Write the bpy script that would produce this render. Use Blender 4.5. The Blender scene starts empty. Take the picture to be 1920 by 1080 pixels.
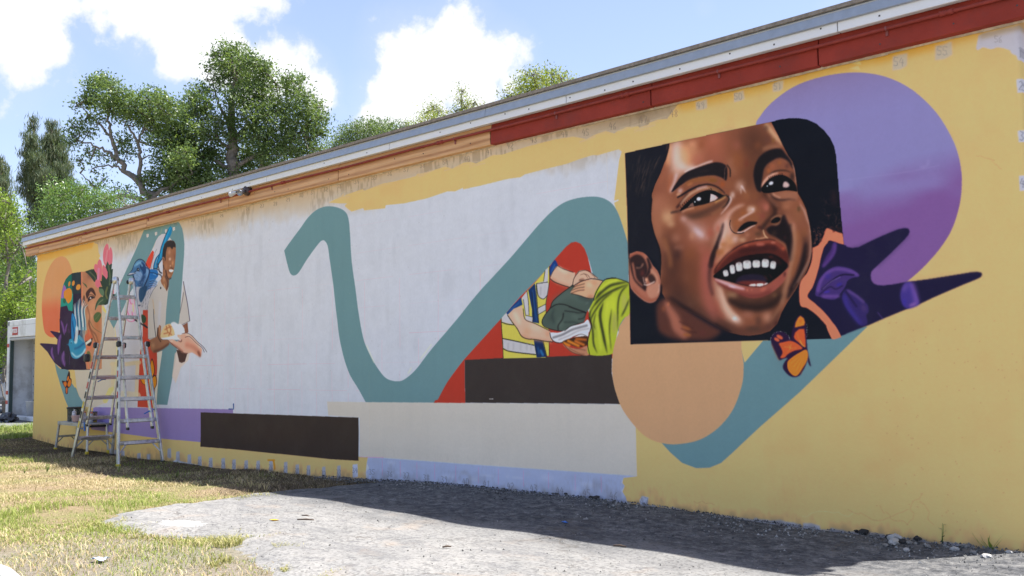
import bpy, bmesh, math, random
import numpy as np
from mathutils import Vector, Matrix
FT=0.3048
R=math.radians
scene=bpy.context.scene
# ------------------------------------------------------------------ camera, world, sun, exposure
_CAM=dict(c=(62.3057,-20.9889,0.0),f=1791.5482,yaw=-0.7706,pitch=0.0791,roll=-0.013)   # surveyed in feet, eye level = 0
def cam_axes():
    y,p,r=_CAM['yaw'],_CAM['pitch'],_CAM['roll']
    cy,sy=np.cos(y),np.sin(y);cp,sp=np.cos(p),np.sin(p);cr,sr=np.cos(r),np.sin(r)
    f=np.array([sy*cp,cy*cp,sp]); rt=np.array([cy,-sy,0.0]); up=np.cross(rt,f)
    return cr*rt+sr*up,-sr*rt+cr*up,f
RT,UP,FW=cam_axes(); CC=np.array(_CAM['c'])
EYE=4.1
def m3(s,y,z): return Vector((s*FT,y*FT,(z+EYE)*FT))      # feet on the wall survey -> metres
cam=bpy.data.objects.new('camera',bpy.data.cameras.new('camera')); scene.collection.objects.link(cam)
cam.data.sensor_width=36; cam.data.lens=36*_CAM['f']/1920; cam.data.clip_end=3000; cam.data.clip_start=.05
M=Matrix(((RT[0],UP[0],-FW[0]),(RT[1],UP[1],-FW[1]),(RT[2],UP[2],-FW[2]))).to_4x4(); M.translation=m3(*CC); cam.matrix_world=M
scene.camera=cam
SUN_AZ=math.atan2(.75,.66); SUN_EL=R(64.9)
sun=bpy.data.objects.new('sun',bpy.data.lights.new('sun','SUN')); scene.collection.objects.link(sun)
sun.data.energy=4.6; sun.data.angle=R(.55); sun.data.color=(1,.965,.91)
sd=Vector((math.sin(SUN_AZ)*math.cos(SUN_EL),math.cos(SUN_AZ)*math.cos(SUN_EL),math.sin(SUN_EL)))
sun.rotation_euler=sd.to_track_quat('Z','Y').to_euler(); sun.location=(0,0,30)
scene.view_settings.view_transform='Standard'; scene.view_settings.look='None'
scene.view_settings.exposure=1.33; scene.view_settings.gamma=1; scene.view_settings.use_curve_mapping=False
scene.cycles.max_bounces=8; scene.cycles.diffuse_bounces=4; scene.cycles.transparent_max_bounces=8
scene.cycles.use_adaptive_sampling=True; scene.cycles.sample_clamp_indirect=5
try: scene.cycles.use_denoising=True
except Exception: pass
class NT:
    def __init__(s,tree): s.t=tree
    def n(s,typ,ins=None,**kw):
        nd=s.t.nodes.new(typ)
        for k,v in kw.items(): setattr(nd,k,v)
        for k,v in (ins or {}).items():
            sk=nd.inputs[k]
            if isinstance(v,bpy.types.NodeSocket): s.t.links.new(v,sk)
            else:
                try: sk.default_value=v
                except Exception: sk.default_value=(*v,1)
        return nd
    def l(s,a,b): s.t.links.new(a,b)
    def math(s,op,a,b=0.0,c=0.0,clamp=False): 
        nd=s.n('ShaderNodeMath',{0:a,1:b,2:c},operation=op); nd.use_clamp=clamp; return nd.outputs[0]
    def ramp(s,fac,stops,interp='LINEAR'):
        nd=s.n('ShaderNodeValToRGB',{0:fac}); cr=nd.color_ramp; cr.interpolation=interp
        while len(cr.elements)<len(stops): cr.elements.new(.5)
        for e,(p,c) in zip(cr.elements,stops): e.position=p; e.color=(*c,1) if len(c)==3 else c
        return nd.outputs[0]
    def noise(s,vec,scale,detail=5,rough=.55,dist=0,out=0):
        ins={'Scale':scale,'Detail':detail,'Roughness':rough,'Distortion':dist}
        if vec is not None: ins['Vector']=vec
        return s.n('ShaderNodeTexNoise',ins).outputs[out]
    def mix(s,fac,a,b,blend='MIX'):
        nd=s.n('ShaderNodeMix',data_type='RGBA',blend_type=blend)
        for k,v in ((0,fac),(6,a),(7,b)):
            if isinstance(v,bpy.types.NodeSocket): s.l(v,nd.inputs[k])
            elif k==0: nd.inputs[0].default_value=v
            else: nd.inputs[k].default_value=(*v,1) if len(v)==3 else v
        return nd.outputs[2]
world=bpy.data.worlds.new('World'); scene.world=world; world.use_nodes=True
W=NT(world.node_tree); world.node_tree.nodes.clear()
sky=W.n('ShaderNodeTexSky',sky_type='NISHITA'); sky.sun_disc=False; sky.sun_elevation=SUN_EL; sky.sun_rotation=SUN_AZ
sky.air_density=1.0; sky.dust_density=1.2; sky.ozone_density=1.0; sky.altitude=10
tc=W.n('ShaderNodeTexCoord').outputs['Generated']
sep=W.n('ShaderNodeSeparateXYZ',{0:tc}).outputs
def dirv(px,py):
    d=FW+RT*(px-960)/_CAM['f']-UP*(py-540)/_CAM['f']; d=d/np.linalg.norm(d); return tuple(d)
# cumulus: heaps given as bearings on the sky, broken up by noise; elsewhere a fair-weather scatter
lump=None
for px,py,r in ((770,95,.050),(845,78,.048),(930,115,.040),(800,150,.056),(880,165,.058),(740,180,.042),(960,150,.026),(705,222,.026),(800,215,.045),(900,215,.034),
                (10,40,.046),(80,78,.026),(-60,20,.08),(290,28,.046),(370,50,.052),(235,10,.026),(340,112,.028),(412,92,.034),(200,-60,.06),(350,-50,.08),(100,-30,.04),
                (520,125,.034),(560,145,.034),(592,165,.026),(490,150,.04),(640,205,-.014),(1322,14,-.016),(1570,22,-.022),(1610,8,-.02)):
    d=W.n('ShaderNodeVectorMath',{0:tc,1:dirv(px,py)},operation='DISTANCE').outputs['Value']
    v=W.n('ShaderNodeMapRange',{'Value':d,'From Min':abs(r)*1.6,'From Max':abs(r)*.3,'To Min':0.0,'To Max':1.0 if r>0 else .42}).outputs[0]
    lump=v if lump is None else W.math('MAXIMUM',lump,v)
n1=W.noise(tc,11,12,.60,.0); n2=W.noise(tc,2.2,4,.5)
far=W.n('ShaderNodeVectorMath',{0:tc,1:dirv(960,200)},operation='DISTANCE').outputs['Value']
away=W.n('ShaderNodeMapRange',{'Value':far,'From Min':.65,'From Max':.95}).outputs[0]
gen=W.math('MULTIPLY',W.n('ShaderNodeMapRange',{'Value':n2,'From Min':.56,'From Max':.74}).outputs[0],away)
lump=W.math('MAXIMUM',lump,gen)
n0=W.noise(tc,26,7,.6,.0)
dens=W.math('ADD',W.math('ADD',lump,W.math('MULTIPLY',W.math('SUBTRACT',n1,.5),2.3)),W.math('MULTIPLY',W.math('SUBTRACT',n0,.5),.9))
cov=W.n('ShaderNodeMapRange',{'Value':dens,'From Min':.40,'From Max':.80},interpolation_type='SMOOTHSTEP').outputs[0]
cov=W.math('MULTIPLY',cov,W.n('ShaderNodeMapRange',{'Value':lump,'From Min':.02,'From Max':.22}).outputs[0])
# thin veil round the heaps
veil=W.n('ShaderNodeMapRange',{'Value':W.math('ADD',lump,W.math('MULTIPLY',n1,.8)),'From Min':.6,'From Max':1.3,'To Max':.22}).outputs[0]
cov=W.math('MAXIMUM',cov,W.math('MULTIPLY',veil,W.n('ShaderNodeMapRange',{'Value':lump,'From Min':.0,'From Max':.3}).outputs[0]))
cov=W.math('MULTIPLY',cov,W.n('ShaderNodeMapRange',{'Value':sep[2],'From Min':.0,'From Max':.06}).outputs[0])
shade=W.n('ShaderNodeMapRange',{'Value':W.math('ADD',dens,W.math('MULTIPLY',W.noise(tc,14,6,.6),.5)),'From Min':.5,'From Max':1.6,'To Min':.82,'To Max':1.08}).outputs[0]
ccol=W.n('ShaderNodeVectorMath',{0:(4.9,5.0,5.15),1:W.n('ShaderNodeCombineXYZ',{0:shade,1:shade,2:shade}).outputs[0]},operation='MULTIPLY').outputs[0]
SKYMUL=1.0
# pale summer haze low in the sky
hz=W.n('ShaderNodeMapRange',{'Value':sep[2],'From Min':0.0,'From Max':.5,'To Min':.42,'To Max':.12}).outputs[0]
skc=W.mix(1.0,W.mix(hz,sky.outputs[0],(3.7,4.5,6.6)),(1.02,.975,1.0),'MULTIPLY')
col=W.mix(cov,skc,ccol)
bg=W.n('ShaderNodeBackground',{'Color':col,'Strength':.093})
wo=W.n('ShaderNodeOutputWorld'); W.l(bg.outputs[0],wo.inputs[0])
# ------------------------------------------------------------------ helpers
def sight(px,py,D):
    P=CC+(FW+RT*(px-960)/_CAM['f']-UP*(py-540)/_CAM['f'])*(D/FT)
    return np.array([P[0]*FT,P[1]*FT,(P[2]+EYE)*FT])
def tag(o,label=None,cat=None,group=None,kind=None):
    if label:o['label']=label
    if cat:o['category']=cat
    if group:o['group']=group
    if kind:o['kind']=kind
    return o
def link(o,parent=None):
    scene.collection.objects.link(o)
    if parent is not None: o.parent=parent
    return o
def empty(name,loc,rz=0): 
    o=bpy.data.objects.new(name,None); o.location=loc; o.rotation_euler=(0,0,rz); o.empty_display_size=.2; return link(o)
class MB:
    "collects faces; build() links them as one mesh object"
    def __init__(s): s.v=[];s.f=[];s.sm=[]
    def add(s,vs,fs,smooth=False):
        b=len(s.v); s.v+=[tuple(v) for v in vs]; s.f+=[tuple(b+i for i in f) for f in fs]; s.sm+=[smooth]*len(fs); return s
    def box(s,c,d,ax=None,bev=0.0):
        "c centre, d full sizes, ax 3x3 rows axes"
        ax=np.eye(3) if ax is None else np.array(ax,float)
        c=np.array(c,float); h=np.array(d,float)/2
        if bev<=0:
            vs=[c+ax.T@(h*np.array(q)) for q in ((-1,-1,-1),(1,-1,-1),(1,1,-1),(-1,1,-1),(-1,-1,1),(1,-1,1),(1,1,1),(-1,1,1))]
            return s.add(vs,[(0,3,2,1),(4,5,6,7),(0,1,5,4),(1,2,6,5),(2,3,7,6),(3,0,4,7)])
        bm=bmesh.new(); bmesh.ops.create_cube(bm,size=1)
        for v in bm.verts: v.co=Vector((v.co.x*d[0],v.co.y*d[1],v.co.z*d[2]))
        bmesh.ops.bevel(bm,geom=bm.edges[:],offset=min(bev,min(d)*.45),segments=1,affect='EDGES')
        bm.verts.index_update()
        vs=[c+ax.T@np.array(v.co) for v in bm.verts]; fs=[[v.index for v in f.verts] for f in bm.faces]; bm.free()
        return s.add(vs,fs)
    def bar(s,a,b,w,h,up=(0,0,1),bev=0.0,twist=0):
        a=np.array(a,float);b=np.array(b,float);z=b-a;L=np.linalg.norm(z);z=z/L;x=np.cross(up,z);x/=np.linalg.norm(x)+1e-9;y=np.cross(z,x)
        return s.box((a+b)/2,(w,h,L),[x,y,z],bev)
    def tube(s,pts,r,n=8,cap=True,smooth=True):
        pts=[np.array(p,float) for p in pts]; m=len(pts); rr=r if hasattr(r,'__len__') else [r]*m
        vs=[];prev=None
        for i,p in enumerate(pts):
            t=pts[min(i+1,m-1)]-pts[max(i-1,0)]; t/=np.linalg.norm(t)+1e-9
            if prev is None: u=np.cross(t,(0,0,1) if abs(t[2])<.9 else (1,0,0))
            else: u=prev-t*np.dot(prev,t)
            u/=np.linalg.norm(u)+1e-9; prev=u; w=np.cross(t,u)
            for k in range(n):
                a=2*math.pi*k/n; vs.append(p+rr[i]*(math.cos(a)*u+math.sin(a)*w))
        fs=[(i*n+k,i*n+(k+1)%n,(i+1)*n+(k+1)%n,(i+1)*n+k) for i in range(m-1) for k in range(n)]
        if cap: fs+=[tuple(range(n))[::-1],tuple((m-1)*n+k for k in range(n))]
        return s.add(vs,fs,smooth)
    def lathe(s,c,prof,n=20,smooth=True,ax=None):
        c=np.array(c,float);m=len(prof);vs=[]
        A=np.eye(3) if ax is None else np.array(ax,float)
        for r,z in prof:
            for k in range(n):
                a=2*math.pi*k/n; vs.append(c+A.T@np.array((r*math.cos(a),r*math.sin(a),z)))
        fs=[(i*n+k,i*n+(k+1)%n,(i+1)*n+(k+1)%n,(i+1)*n+k) for i in range(m-1) for k in range(n)]
        if prof[0][0]>1e-5: fs.append(tuple(range(n))[::-1])
        if prof[-1][0]>1e-5: fs.append(tuple((m-1)*n+k for k in range(n)))
        return s.add(vs,fs,smooth)
    def build(s,name,mat,parent=None,inv=True):
        me=bpy.data.meshes.new(name); me.from_pydata([tuple(map(float,v)) for v in s.v],[],s.f)
        me.polygons.foreach_set('use_smooth',s.sm); me.materials.append(mat); me.update()
        o=bpy.data.objects.new(name,me); link(o,parent)
        if parent is not None and inv: o.matrix_parent_inverse=parent_inv(parent)
        return o
def parent_inv(p):
    m=Matrix.LocRotScale(p.location,p.rotation_euler,p.scale)
    if p.parent is not None: m=p.parent.matrix_parent_inverse.inverted().inverted()@m if False else m
    return m.inverted()
def sub(o): # for sub-parts built in world coordinates under a part built in world coordinates
    return o
def sheet(name,P,quads,mat,parent=None,uv=None,smooth=False):
    "fast mesh of many same-size faces from numpy arrays"
    k=quads.shape[1]; me=bpy.data.meshes.new(name)
    me.vertices.add(len(P)); me.vertices.foreach_set('co',np.ascontiguousarray(P,np.float32).ravel())
    me.loops.add(quads.size); me.loops.foreach_set('vertex_index',np.ascontiguousarray(quads,np.int32).ravel())
    me.polygons.add(len(quads)); me.polygons.foreach_set('loop_start',np.arange(0,quads.size,k,dtype=np.int32)); 
    me.polygons.foreach_set('use_smooth',np.full(len(quads),smooth))
    me.update(calc_edges=True); me.validate()
    if uv is not None:
        l=me.uv_layers.new(name='UVMap'); l.data.foreach_set('uv',np.ascontiguousarray(uv[quads.ravel()],np.float32).ravel())
    me.materials.append(mat); o=bpy.data.objects.new(name,me); link(o,parent)
    if parent is not None: o.matrix_parent_inverse=parent_inv(parent)
    return o
# ------------------------------------------------------------------ materials
def mat(name,col=(.5,.5,.5),rough=.6,metal=0,var=.12,scale=6,bump=0,bscale=40,spec=.5,dirt=None,coord='Object',stretch=None):
    m=bpy.data.materials.new(name); m.use_nodes=True; t=NT(m.node_tree); m.node_tree.nodes.clear()
    co=t.n('ShaderNodeTexCoord').outputs[coord]
    if stretch: co=t.n('ShaderNodeMapping',{'Vector':co,'Scale':stretch}).outputs[0]
    f=t.noise(co,scale,6,.6)
    lo=tuple(c*(1-var) for c in col); hi=tuple(min(1,c*(1+var)) for c in col)
    c=t.ramp(f,[(.3,lo),(.7,hi)])
    if dirt:
        d=t.ramp(t.noise(co,scale*.6,8,.7),[(.5,(0,0,0)),(.68,(1,1,1))]); c=t.mix(d,c,dirt)
    b=t.n('ShaderNodeBsdfPrincipled',{'Base Color':c,'Roughness':rough,'Metallic':metal,'Specular IOR Level':spec})
    r=t.n('ShaderNodeMapRange',{'Value':t.noise(co,scale*2.3,4),'From Min':.3,'From Max':.7,'To Min':max(0,rough-.08),'To Max':min(1,rough+.08)}).outputs[0]; t.l(r,b.inputs['Roughness'])
    if bump: t.l(t.n('ShaderNodeBump',{'Height':t.noise(co,bscale,5,.6),'Strength':bump,'Distance':.01}).outputs[0],b.inputs['Normal'])
    o=t.n('ShaderNodeOutputMaterial'); t.l(b.outputs[0],o.inputs[0]); return m
def leafmat(name,c1,c2,c3,trans=.35,rough=.45,spec=.5):
    m=bpy.data.materials.new(name); m.use_nodes=True; t=NT(m.node_tree); m.node_tree.nodes.clear()
    g=t.n('ShaderNodeNewGeometry'); rnd=g.outputs['Random Per Island']
    co=t.n('ShaderNodeTexCoord').outputs['Object']
    f=t.math('ADD',t.math('MULTIPLY',rnd,.6),t.math('MULTIPLY',t.noise(co,1.3,3),.5))
    c=t.ramp(f,[(.2,c1),(.55,c2),(.9,c3)])
    b=t.n('ShaderNodeBsdfPrincipled',{'Base Color':c,'Roughness':rough,'Specular IOR Level':spec})
    tr=t.n('ShaderNodeBsdfTranslucent',{'Color':t.mix(.5,c,(.30,.42,.05))})
    mx=t.n('ShaderNodeMixShader',{0:trans,1:b.outputs[0],2:tr.outputs[0]}); o=t.n('ShaderNodeOutputMaterial'); t.l(mx.outputs[0],o.inputs[0]); return m

# ------------------------------------------------------------------ the mural as paint
S0, S1, Z0, Z1, PP = 1.0, 58.0, -4.8, 7.2, 64
TW, TH = int((S1-S0)*PP), int((Z1-Z0)*PP)
def to_wall(p):
    # survey of the wall: photograph reading -> feet along the wall and height, on the wall plane
    p=np.asarray(p,float).reshape(-1,2)
    d=FW[None]+RT[None]*((p[:,0:1]-960)/_CAM['f'])-UP[None]*((p[:,1:2]-540)/_CAM['f'])
    t=-CC[1]/d[:,1:2]; P=CC+d*t
    return P[:,[0,2]]
def to_tex(p):
    w=to_wall(p); return np.stack([(w[:,0]-S0)*PP,(Z1-w[:,1])*PP],1)
class Painter:
    def __init__(s,base):
        s.im=np.empty((TH,TW,3),np.float32); s.im[:]=np.array(base)/255.0
        s.o=(0,0);s.k=1.0; s.clip=None
        s.rng=np.random.default_rng(7)
    def at(s,ox,oy,k): s.o=(ox,oy); s.k=k
    def pt(s,p):
        p=np.asarray(p,float).reshape(-1,2)/s.k+np.array(s.o)
        return to_tex(p)
    @staticmethod
    def smooth(p,closed=True,n=6):
        m=len(p)
        if m<3: return p
        q=np.vstack([p[-1:],p,p[:2]]) if closed else np.vstack([2*p[:1]-p[1:2],p,2*p[-1:]-p[-2:-1]])
        t=(np.arange(n)/n)[None,:,None]
        segs=m if closed else m-1
        a,b,c,d=[q[i:i+segs][:,None,:] for i in range(4)]
        r=.5*((2*b)+(-a+c)*t+(2*a-5*b+4*c-d)*t*t+(-a+3*b-3*c+d)*t**3)
        r=r.reshape(-1,2)
        return r if closed else np.vstack([r,p[-1:]])
    @staticmethod
    def blur(m,r):
        if r<0.35: return m
        # three box passes with fractional radius
        k=int(np.sqrt(4*r*r+1)); k=k if k%2 else k-1
        for _ in range(3):
            for ax in (0,1):
                if k<3:
                    q=min(r*r/6.0,.33)
                    m=(1-2*q)*m+q*(np.roll(m,1,ax)+np.roll(m,-1,ax))
                else:
                    h=(k-1)//2
                    pad=[(0,0),(0,0)];pad[ax]=(h+1,h)
                    c=np.cumsum(np.pad(m,pad,mode='edge'),axis=ax,dtype=np.float64)
                    sl=[slice(None)]*2; s2=[slice(None)]*2
                    sl[ax]=slice(k,None); s2[ax]=slice(0,-k)
                    m=((c[tuple(sl)]-c[tuple(s2)])/k).astype(np.float32)
        return m
    def mask(s,polys,blur=0.5,pad=None):
        P=np.vstack(polys); pd=int(3*blur+4) if pad is None else pad
        x0=max(int(P[:,0].min())-pd,0);x1=min(int(P[:,0].max())+pd+1,TW)
        y0=max(int(P[:,1].min())-pd,0);y1=min(int(P[:,1].max())+pd+1,TH)
        if x1<=x0 or y1<=y0: return None
        w=(x1-x0)*2;h=(y1-y0)*2
        out=np.zeros((h,w),bool)
        for p in polys:
            tg=np.zeros((h,w+1),np.int16)
            X=(p[:,0]-x0)*2; Y=(p[:,1]-y0)*2
            X2=np.roll(X,-1);Y2=np.roll(Y,-1)
            for xa,ya,xb,yb in zip(X,Y,X2,Y2):
                if ya==yb: continue
                if ya>yb: xa,ya,xb,yb=xb,yb,xa,ya
                r0=max(int(np.ceil(ya-.5)),0); r1=min(int(np.ceil(yb-.5)),h)
                if r1<=r0: continue
                rr=np.arange(r0,r1); xx=xa+(rr+.5-ya)*(xb-xa)/(yb-ya)
                ci=np.clip(np.ceil(xx-.5).astype(int),0,w)
                tg[rr,ci]+=1
            out|=(np.cumsum(tg[:,:w],1)%2).astype(bool)
        m=out.reshape(h//2,2,w//2,2).mean((1,3)).astype(np.float32)
        return s.blur(m,blur),x0,y0
    def put(s,m,x0,y0,col,alpha=1.0):
        h,w=m.shape; a=(m*alpha)
        if s.clip is not None: a=a*s.clip[y0:y0+h,x0:x0+w]
        a=a[...,None]
        c=np.array(col,np.float32)/255.0 if not callable(col) else col(x0,y0,w,h)
        v=s.im[y0:y0+h,x0:x0+w]; v+= (c-v)*a
    def fill(s,pts,col,blur=0.5,alpha=1.0,smooth=True,closed=True):
        p=s.pt(pts)
        if smooth: p=s.smooth(p)
        r=s.mask([p],blur)
        if r: s.put(*r,col,alpha)
    def ell(s,cx,cy,rx,ry,col,blur=0.5,alpha=1.0,rot=0):
        t=np.linspace(0,2*np.pi,28,endpoint=False); c,sn=np.cos(np.radians(rot)),np.sin(np.radians(rot))
        x=rx*np.cos(t);y=ry*np.sin(t)
        s.fill(np.stack([cx+x*c-y*sn,cy+x*sn+y*c],1),col,blur,alpha,False)
    def soft(s,cx,cy,rx,ry,col,alpha=1.0,rot=0):
        # airbrush puff
        t=np.linspace(0,2*np.pi,20,endpoint=False); c,sn=np.cos(np.radians(rot)),np.sin(np.radians(rot))
        x=.56*rx*np.cos(t);y=.56*ry*np.sin(t)
        P=s.pt(np.stack([cx+x*c-y*sn,cy+x*sn+y*c],1))
        b=.40*min(np.ptp(P[:,0]),np.ptp(P[:,1]))
        r=s.mask([P],max(b,.6))
        if r: s.put(*r,col,alpha)
    def line(s,pts,w,col,blur=0.5,alpha=1.0,smooth=True,taper=False):
        p=np.asarray(pts,float).reshape(-1,2)
        if smooth and len(p)>2: p=s.smooth(p,False,6)
        n=len(p)
        W=np.interp(np.linspace(0,1,n),np.linspace(0,1,len(w)),w) if hasattr(w,'__len__') else np.full(n,float(w))
        if taper:
            W=W*np.minimum(1,np.minimum(np.linspace(0,1,n),np.linspace(1,0,n))*4+.15)
        d=np.gradient(p,axis=0); L=np.hypot(d[:,0],d[:,1])+1e-9; nrm=np.stack([-d[:,1]/L,d[:,0]/L],1)
        e0=p[0]-d[0]/L[0]*W[0]*.35; e1=p[-1]+d[-1]/L[-1]*W[-1]*.35
        poly=np.vstack([e0[None],p+nrm*W[:,None]/2,e1[None],(p-nrm*W[:,None]/2)[::-1]])
        r=s.mask([s.pt(poly)],blur)
        if r: s.put(*r,col,alpha)
    def setclip(s,pts,smooth=False):
        s.clip=None
        if pts is None: return
        p=s.pt(pts)
        if smooth:p=s.smooth(p)
        r=s.mask([p],0.3); m,x0,y0=r
        c=np.zeros((TH,TW),np.float32);c[y0:y0+m.shape[0],x0:x0+m.shape[1]]=m; s.clip=c
    def noise(s,scale,seed,ax=1.0):
        g=np.random.default_rng(seed); h=int(TH/scale)+3;w=int(TW/(scale*ax))+3
        a=g.random((h,w),dtype=np.float32)
        yy=np.arange(TH)/scale; xx=np.arange(TW)/(scale*ax)
        yi=yy.astype(int);xi=xx.astype(int);fy=(yy-yi);fx=(xx-xi);fy=(fy*fy*(3-2*fy))[:,None].astype(np.float32);fx=(fx*fx*(3-2*fx))[None].astype(np.float32)
        A=a[np.ix_(yi,xi)];B=a[np.ix_(yi,xi+1)];C=a[np.ix_(yi+1,xi)];D=a[np.ix_(yi+1,xi+1)]
        return (A*(1-fx)+B*fx)*(1-fy)+(C*(1-fx)+D*fx)*fy
def paint_mural():
    p=Painter((189,198,214)); F=p.fill; L=p.line; B=p.soft; E=p.ell
    # ---------- whitewashed plaster: streaks, soot below the eave
    n=p.noise(9,1,1.5)*.5+p.noise(30,2,.6)*.5
    n2=p.noise(70,3,.35); n3=p.noise(5,4,.5)
    p.im*= (1-.014*np.clip((n-.5)*2.4,-1,1)-.022*np.clip((n2-.62)*4,0,1)-.015*(n3-.5))[...,None]
    YEL=(211,177,118)
    zz=Z1-(np.arange(TH)+.5)/PP; ss=S0+(np.arange(TW)+.5)/PP
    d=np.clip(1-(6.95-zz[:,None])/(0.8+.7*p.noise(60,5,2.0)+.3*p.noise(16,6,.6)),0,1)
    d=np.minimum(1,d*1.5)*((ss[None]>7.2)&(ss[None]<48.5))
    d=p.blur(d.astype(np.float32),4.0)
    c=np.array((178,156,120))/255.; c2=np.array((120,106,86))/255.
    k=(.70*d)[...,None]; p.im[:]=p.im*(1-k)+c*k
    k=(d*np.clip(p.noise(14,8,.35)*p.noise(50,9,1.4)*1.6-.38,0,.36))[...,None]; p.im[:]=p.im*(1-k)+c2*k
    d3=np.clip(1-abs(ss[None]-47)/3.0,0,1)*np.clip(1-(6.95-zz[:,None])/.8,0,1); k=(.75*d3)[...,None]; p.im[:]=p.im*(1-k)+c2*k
    # snapped pink grid
    pk=(222,170,190)
    for i in range(20,46):
        x=int((i+.5-S0)*PP)
        for z0,z1 in ((-3.9,-1.0),(-.8,.9)) if i%2 else ((-3.9,-.2),(.6,3.0)):
            a=.22+.2*p.rng.random()
            y0=int((Z1-z1)*PP);y1=int((Z1-z0)*PP); p.im[y0:y1,x:x+2]=p.im[y0:y1,x:x+2]*(1-a)+np.array(pk)/255*a
    for z in (-.9,.1,1.1,2.1,3.1,4.1,5.1):
        for s0 in range(19,45,3):
            a=(.35 if z<1.5 else .16)*p.rng.random(); y=int((Z1-z)*PP); x0=int((s0-S0)*PP); x1=x0+int(PP*p.rng.uniform(1.5,3))
            p.im[y:y+1,x0:x1]=p.im[y:y+1,x0:x1]*(1-a)+np.array((225,140,160))/255*a
    # ---------- yellow field, right
    p.at(0,0,1)
    up=[(618,379),(640,368),(645,363),(645,368),(650,365),(680,354),(684,357),(720,345),(728,342),(740,340),(780,330),(782,327),(800,324),(835,312),(848,315),(870,306),(884,303),(895,307),(925,292),(945,290),(990,275),(1040,262),(1075,256),(1100,262),(1118,251),(1135,246),(1152,251),(1160,244),(1175,238),(1195,235),(1202,240),(1212,238),(1218,230),(1232,224),(1255,222),(1278,217),(1279,205),(1276,192)]
    lo=[(1190,300),(1164,284),(1160,279),(1130,288),(1120,291),(1110,290),(1086,299),(1060,308),(1020,318),(985,327),(978,331),(950,336),(900,348),(871,355),(869,352),(855,359),(840,358),(800,372),(756,382),(725,386),(722,390),(683,394),(681,390),(660,397),(652,390),(646,386),(652,382),(636,381)]
    j=[]
    for q in up+lo: j.append((q[0]+p.rng.normal()*.9,q[1]+p.rng.normal()*.7))
    F(j,YEL,.5,1,False)
    F([(1160,300),(1150,376),(1166,372),(1170,390),(1180,560),(1182,650),(1150,720),(1160,770),(1190,815),(1193,893),(1168,896),(1166,905),(1170,912),(1166,922),(1172,935),(1174,948),(1300,985),(1600,1040),(2000,1120),(2100,-40),(1560,60),(1276,185),(1276,215),(1200,238),(1172,262)],YEL,.5,1,False)
    F([(1158,410),(1168,436),(1178,462),(1178,400),(1172,290),(1166,290),(1164,340),(1158,376),(1150,380)],YEL,.4,1,False)
    # brushy streaks at the edges of the yellow band
    for i in range(70):
        t=p.rng.random(); q=up[int(t*(len(up)-4))]; L([(q[0]-14,q[1]+3+p.rng.normal()*3),(q[0]+16,q[1]-4+p.rng.normal()*3)],1.2,(180,170,146),.5,.5)
    # greenish ghosting where the yellow was cut in
    for q in ((1240,275,40),(1290,262,30),(1360,243,36),(1420,225,26),(1560,420,18)):
        B(q[0],q[1],q[2],9,(158,154,114),.4,-13)
    # warm bounce off the eave boards, painted into the yellow just below
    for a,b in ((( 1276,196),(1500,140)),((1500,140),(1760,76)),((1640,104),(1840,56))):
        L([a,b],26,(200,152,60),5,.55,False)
    # smooth lower-right discolouring
    d=(p.noise(60,11,1.3)*p.noise(22,12,1.2)); isY=(abs(p.im-np.array(YEL)/255).sum(2)<.09)
    p.im*=(1-.05*np.clip(d-.25,0,1)*isY)[...,None]
    # bare plaster patch at the far right
    pc=[(1834,66),(1850,60),(1862,58),(1880,54),(1925,44),(1925,116),(1908,112),(1905,104),(1896,100),(1893,94),(1882,90),(1870,88),(1858,92),(1842,88),(1832,94),(1829,90)]
    F(pc,(178,180,194),.6,1,False); L([(1838,66),(1925,44)],14,(156,140,114),3,.7,False)
    for x,y,w,h in ((1913,160,16,24),(1915,255,14,20),(1916,343,12,26)):
        F([(x-w/2,y-h/2),(x+w,y-h/2-2),(x+w,y+h/2),(x-w/2+2,y+h/2+2)],(180,184,198),.6,1,False)
    # ---------- teal ribbon
    TEAL=(99,136,145)
    outer=[(534,470),(543,457),(563,430),(578,409),(594,394),(613,387),(633,389),(648,397),(654,410),(657,438),(660,492),(665,531),(670,570),(676,609),(683,640),(695,667),(711,694),(726,710),(746,715),(761,710),(781,692),(808,657),(855,601),(900,545),(960,480),(1008,423),(1035,395),(1060,378),(1090,370),(1120,369),(1142,378),(1156,396),(1168,430),(1177,460)]
    inner=[(1177,640),(1130,590),(1108,560),(1110,512),(1104,490),(1092,462),(1079,453),(1063,462),(1041,484),(1029,500),(1000,531),(975,556),(948,586),(941,596),(871,673),(840,715),(816,755)]
    le=[(686,755),(672,729),(656,702),(644,668),(636,632),(631,590),(625,535),(620,496),(618,484),(615,461),(610,452),(605,451),(598,457),(578,484),(559,513),(546,514),(539,492)]
    def sm(a): return Painter.smooth(np.array(a,float),False,6).tolist()
    F(sm(outer)+inner+le[:1]+sm(le[1:]),TEAL,.5,1,False)
    B(745,708,60,10,(214,220,200),.0)
    # red ground behind the helpers
    RED=(168,54,40)
    F([(813,756),(842,712),(871,673),(941,596),(975,556),(1000,531),(1029,500),(1041,484),(1060,463),(1070,455),(1079,453),(1088,457),(1095,466),(1101,482),(1106,503),(1109,518),(1085,545),(1110,600),(1150,640),(1150,672),(872,676),(873,757)],RED,.5,1,False)
    # pale scuffs of brush along ribbon
    for a,b in (((688,648),(702,680)),((766,700),(772,690)),((810,646),(790,672))): L([a,b],3,(208,220,196),1,.4)
    # ---------- lower fields
    F([(613,753),(686,754),(1161,758),(1190,770),(1193.5,893),(674,855),(674,783),(615,779)],(192,190,184),.5,1,False)
    F([(613,853),(689,857),(686,880),(686,905),(600,900),(380,885),(200,860),(190,820),(375,829),(520,850)],YEL,.5,1,False)
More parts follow.
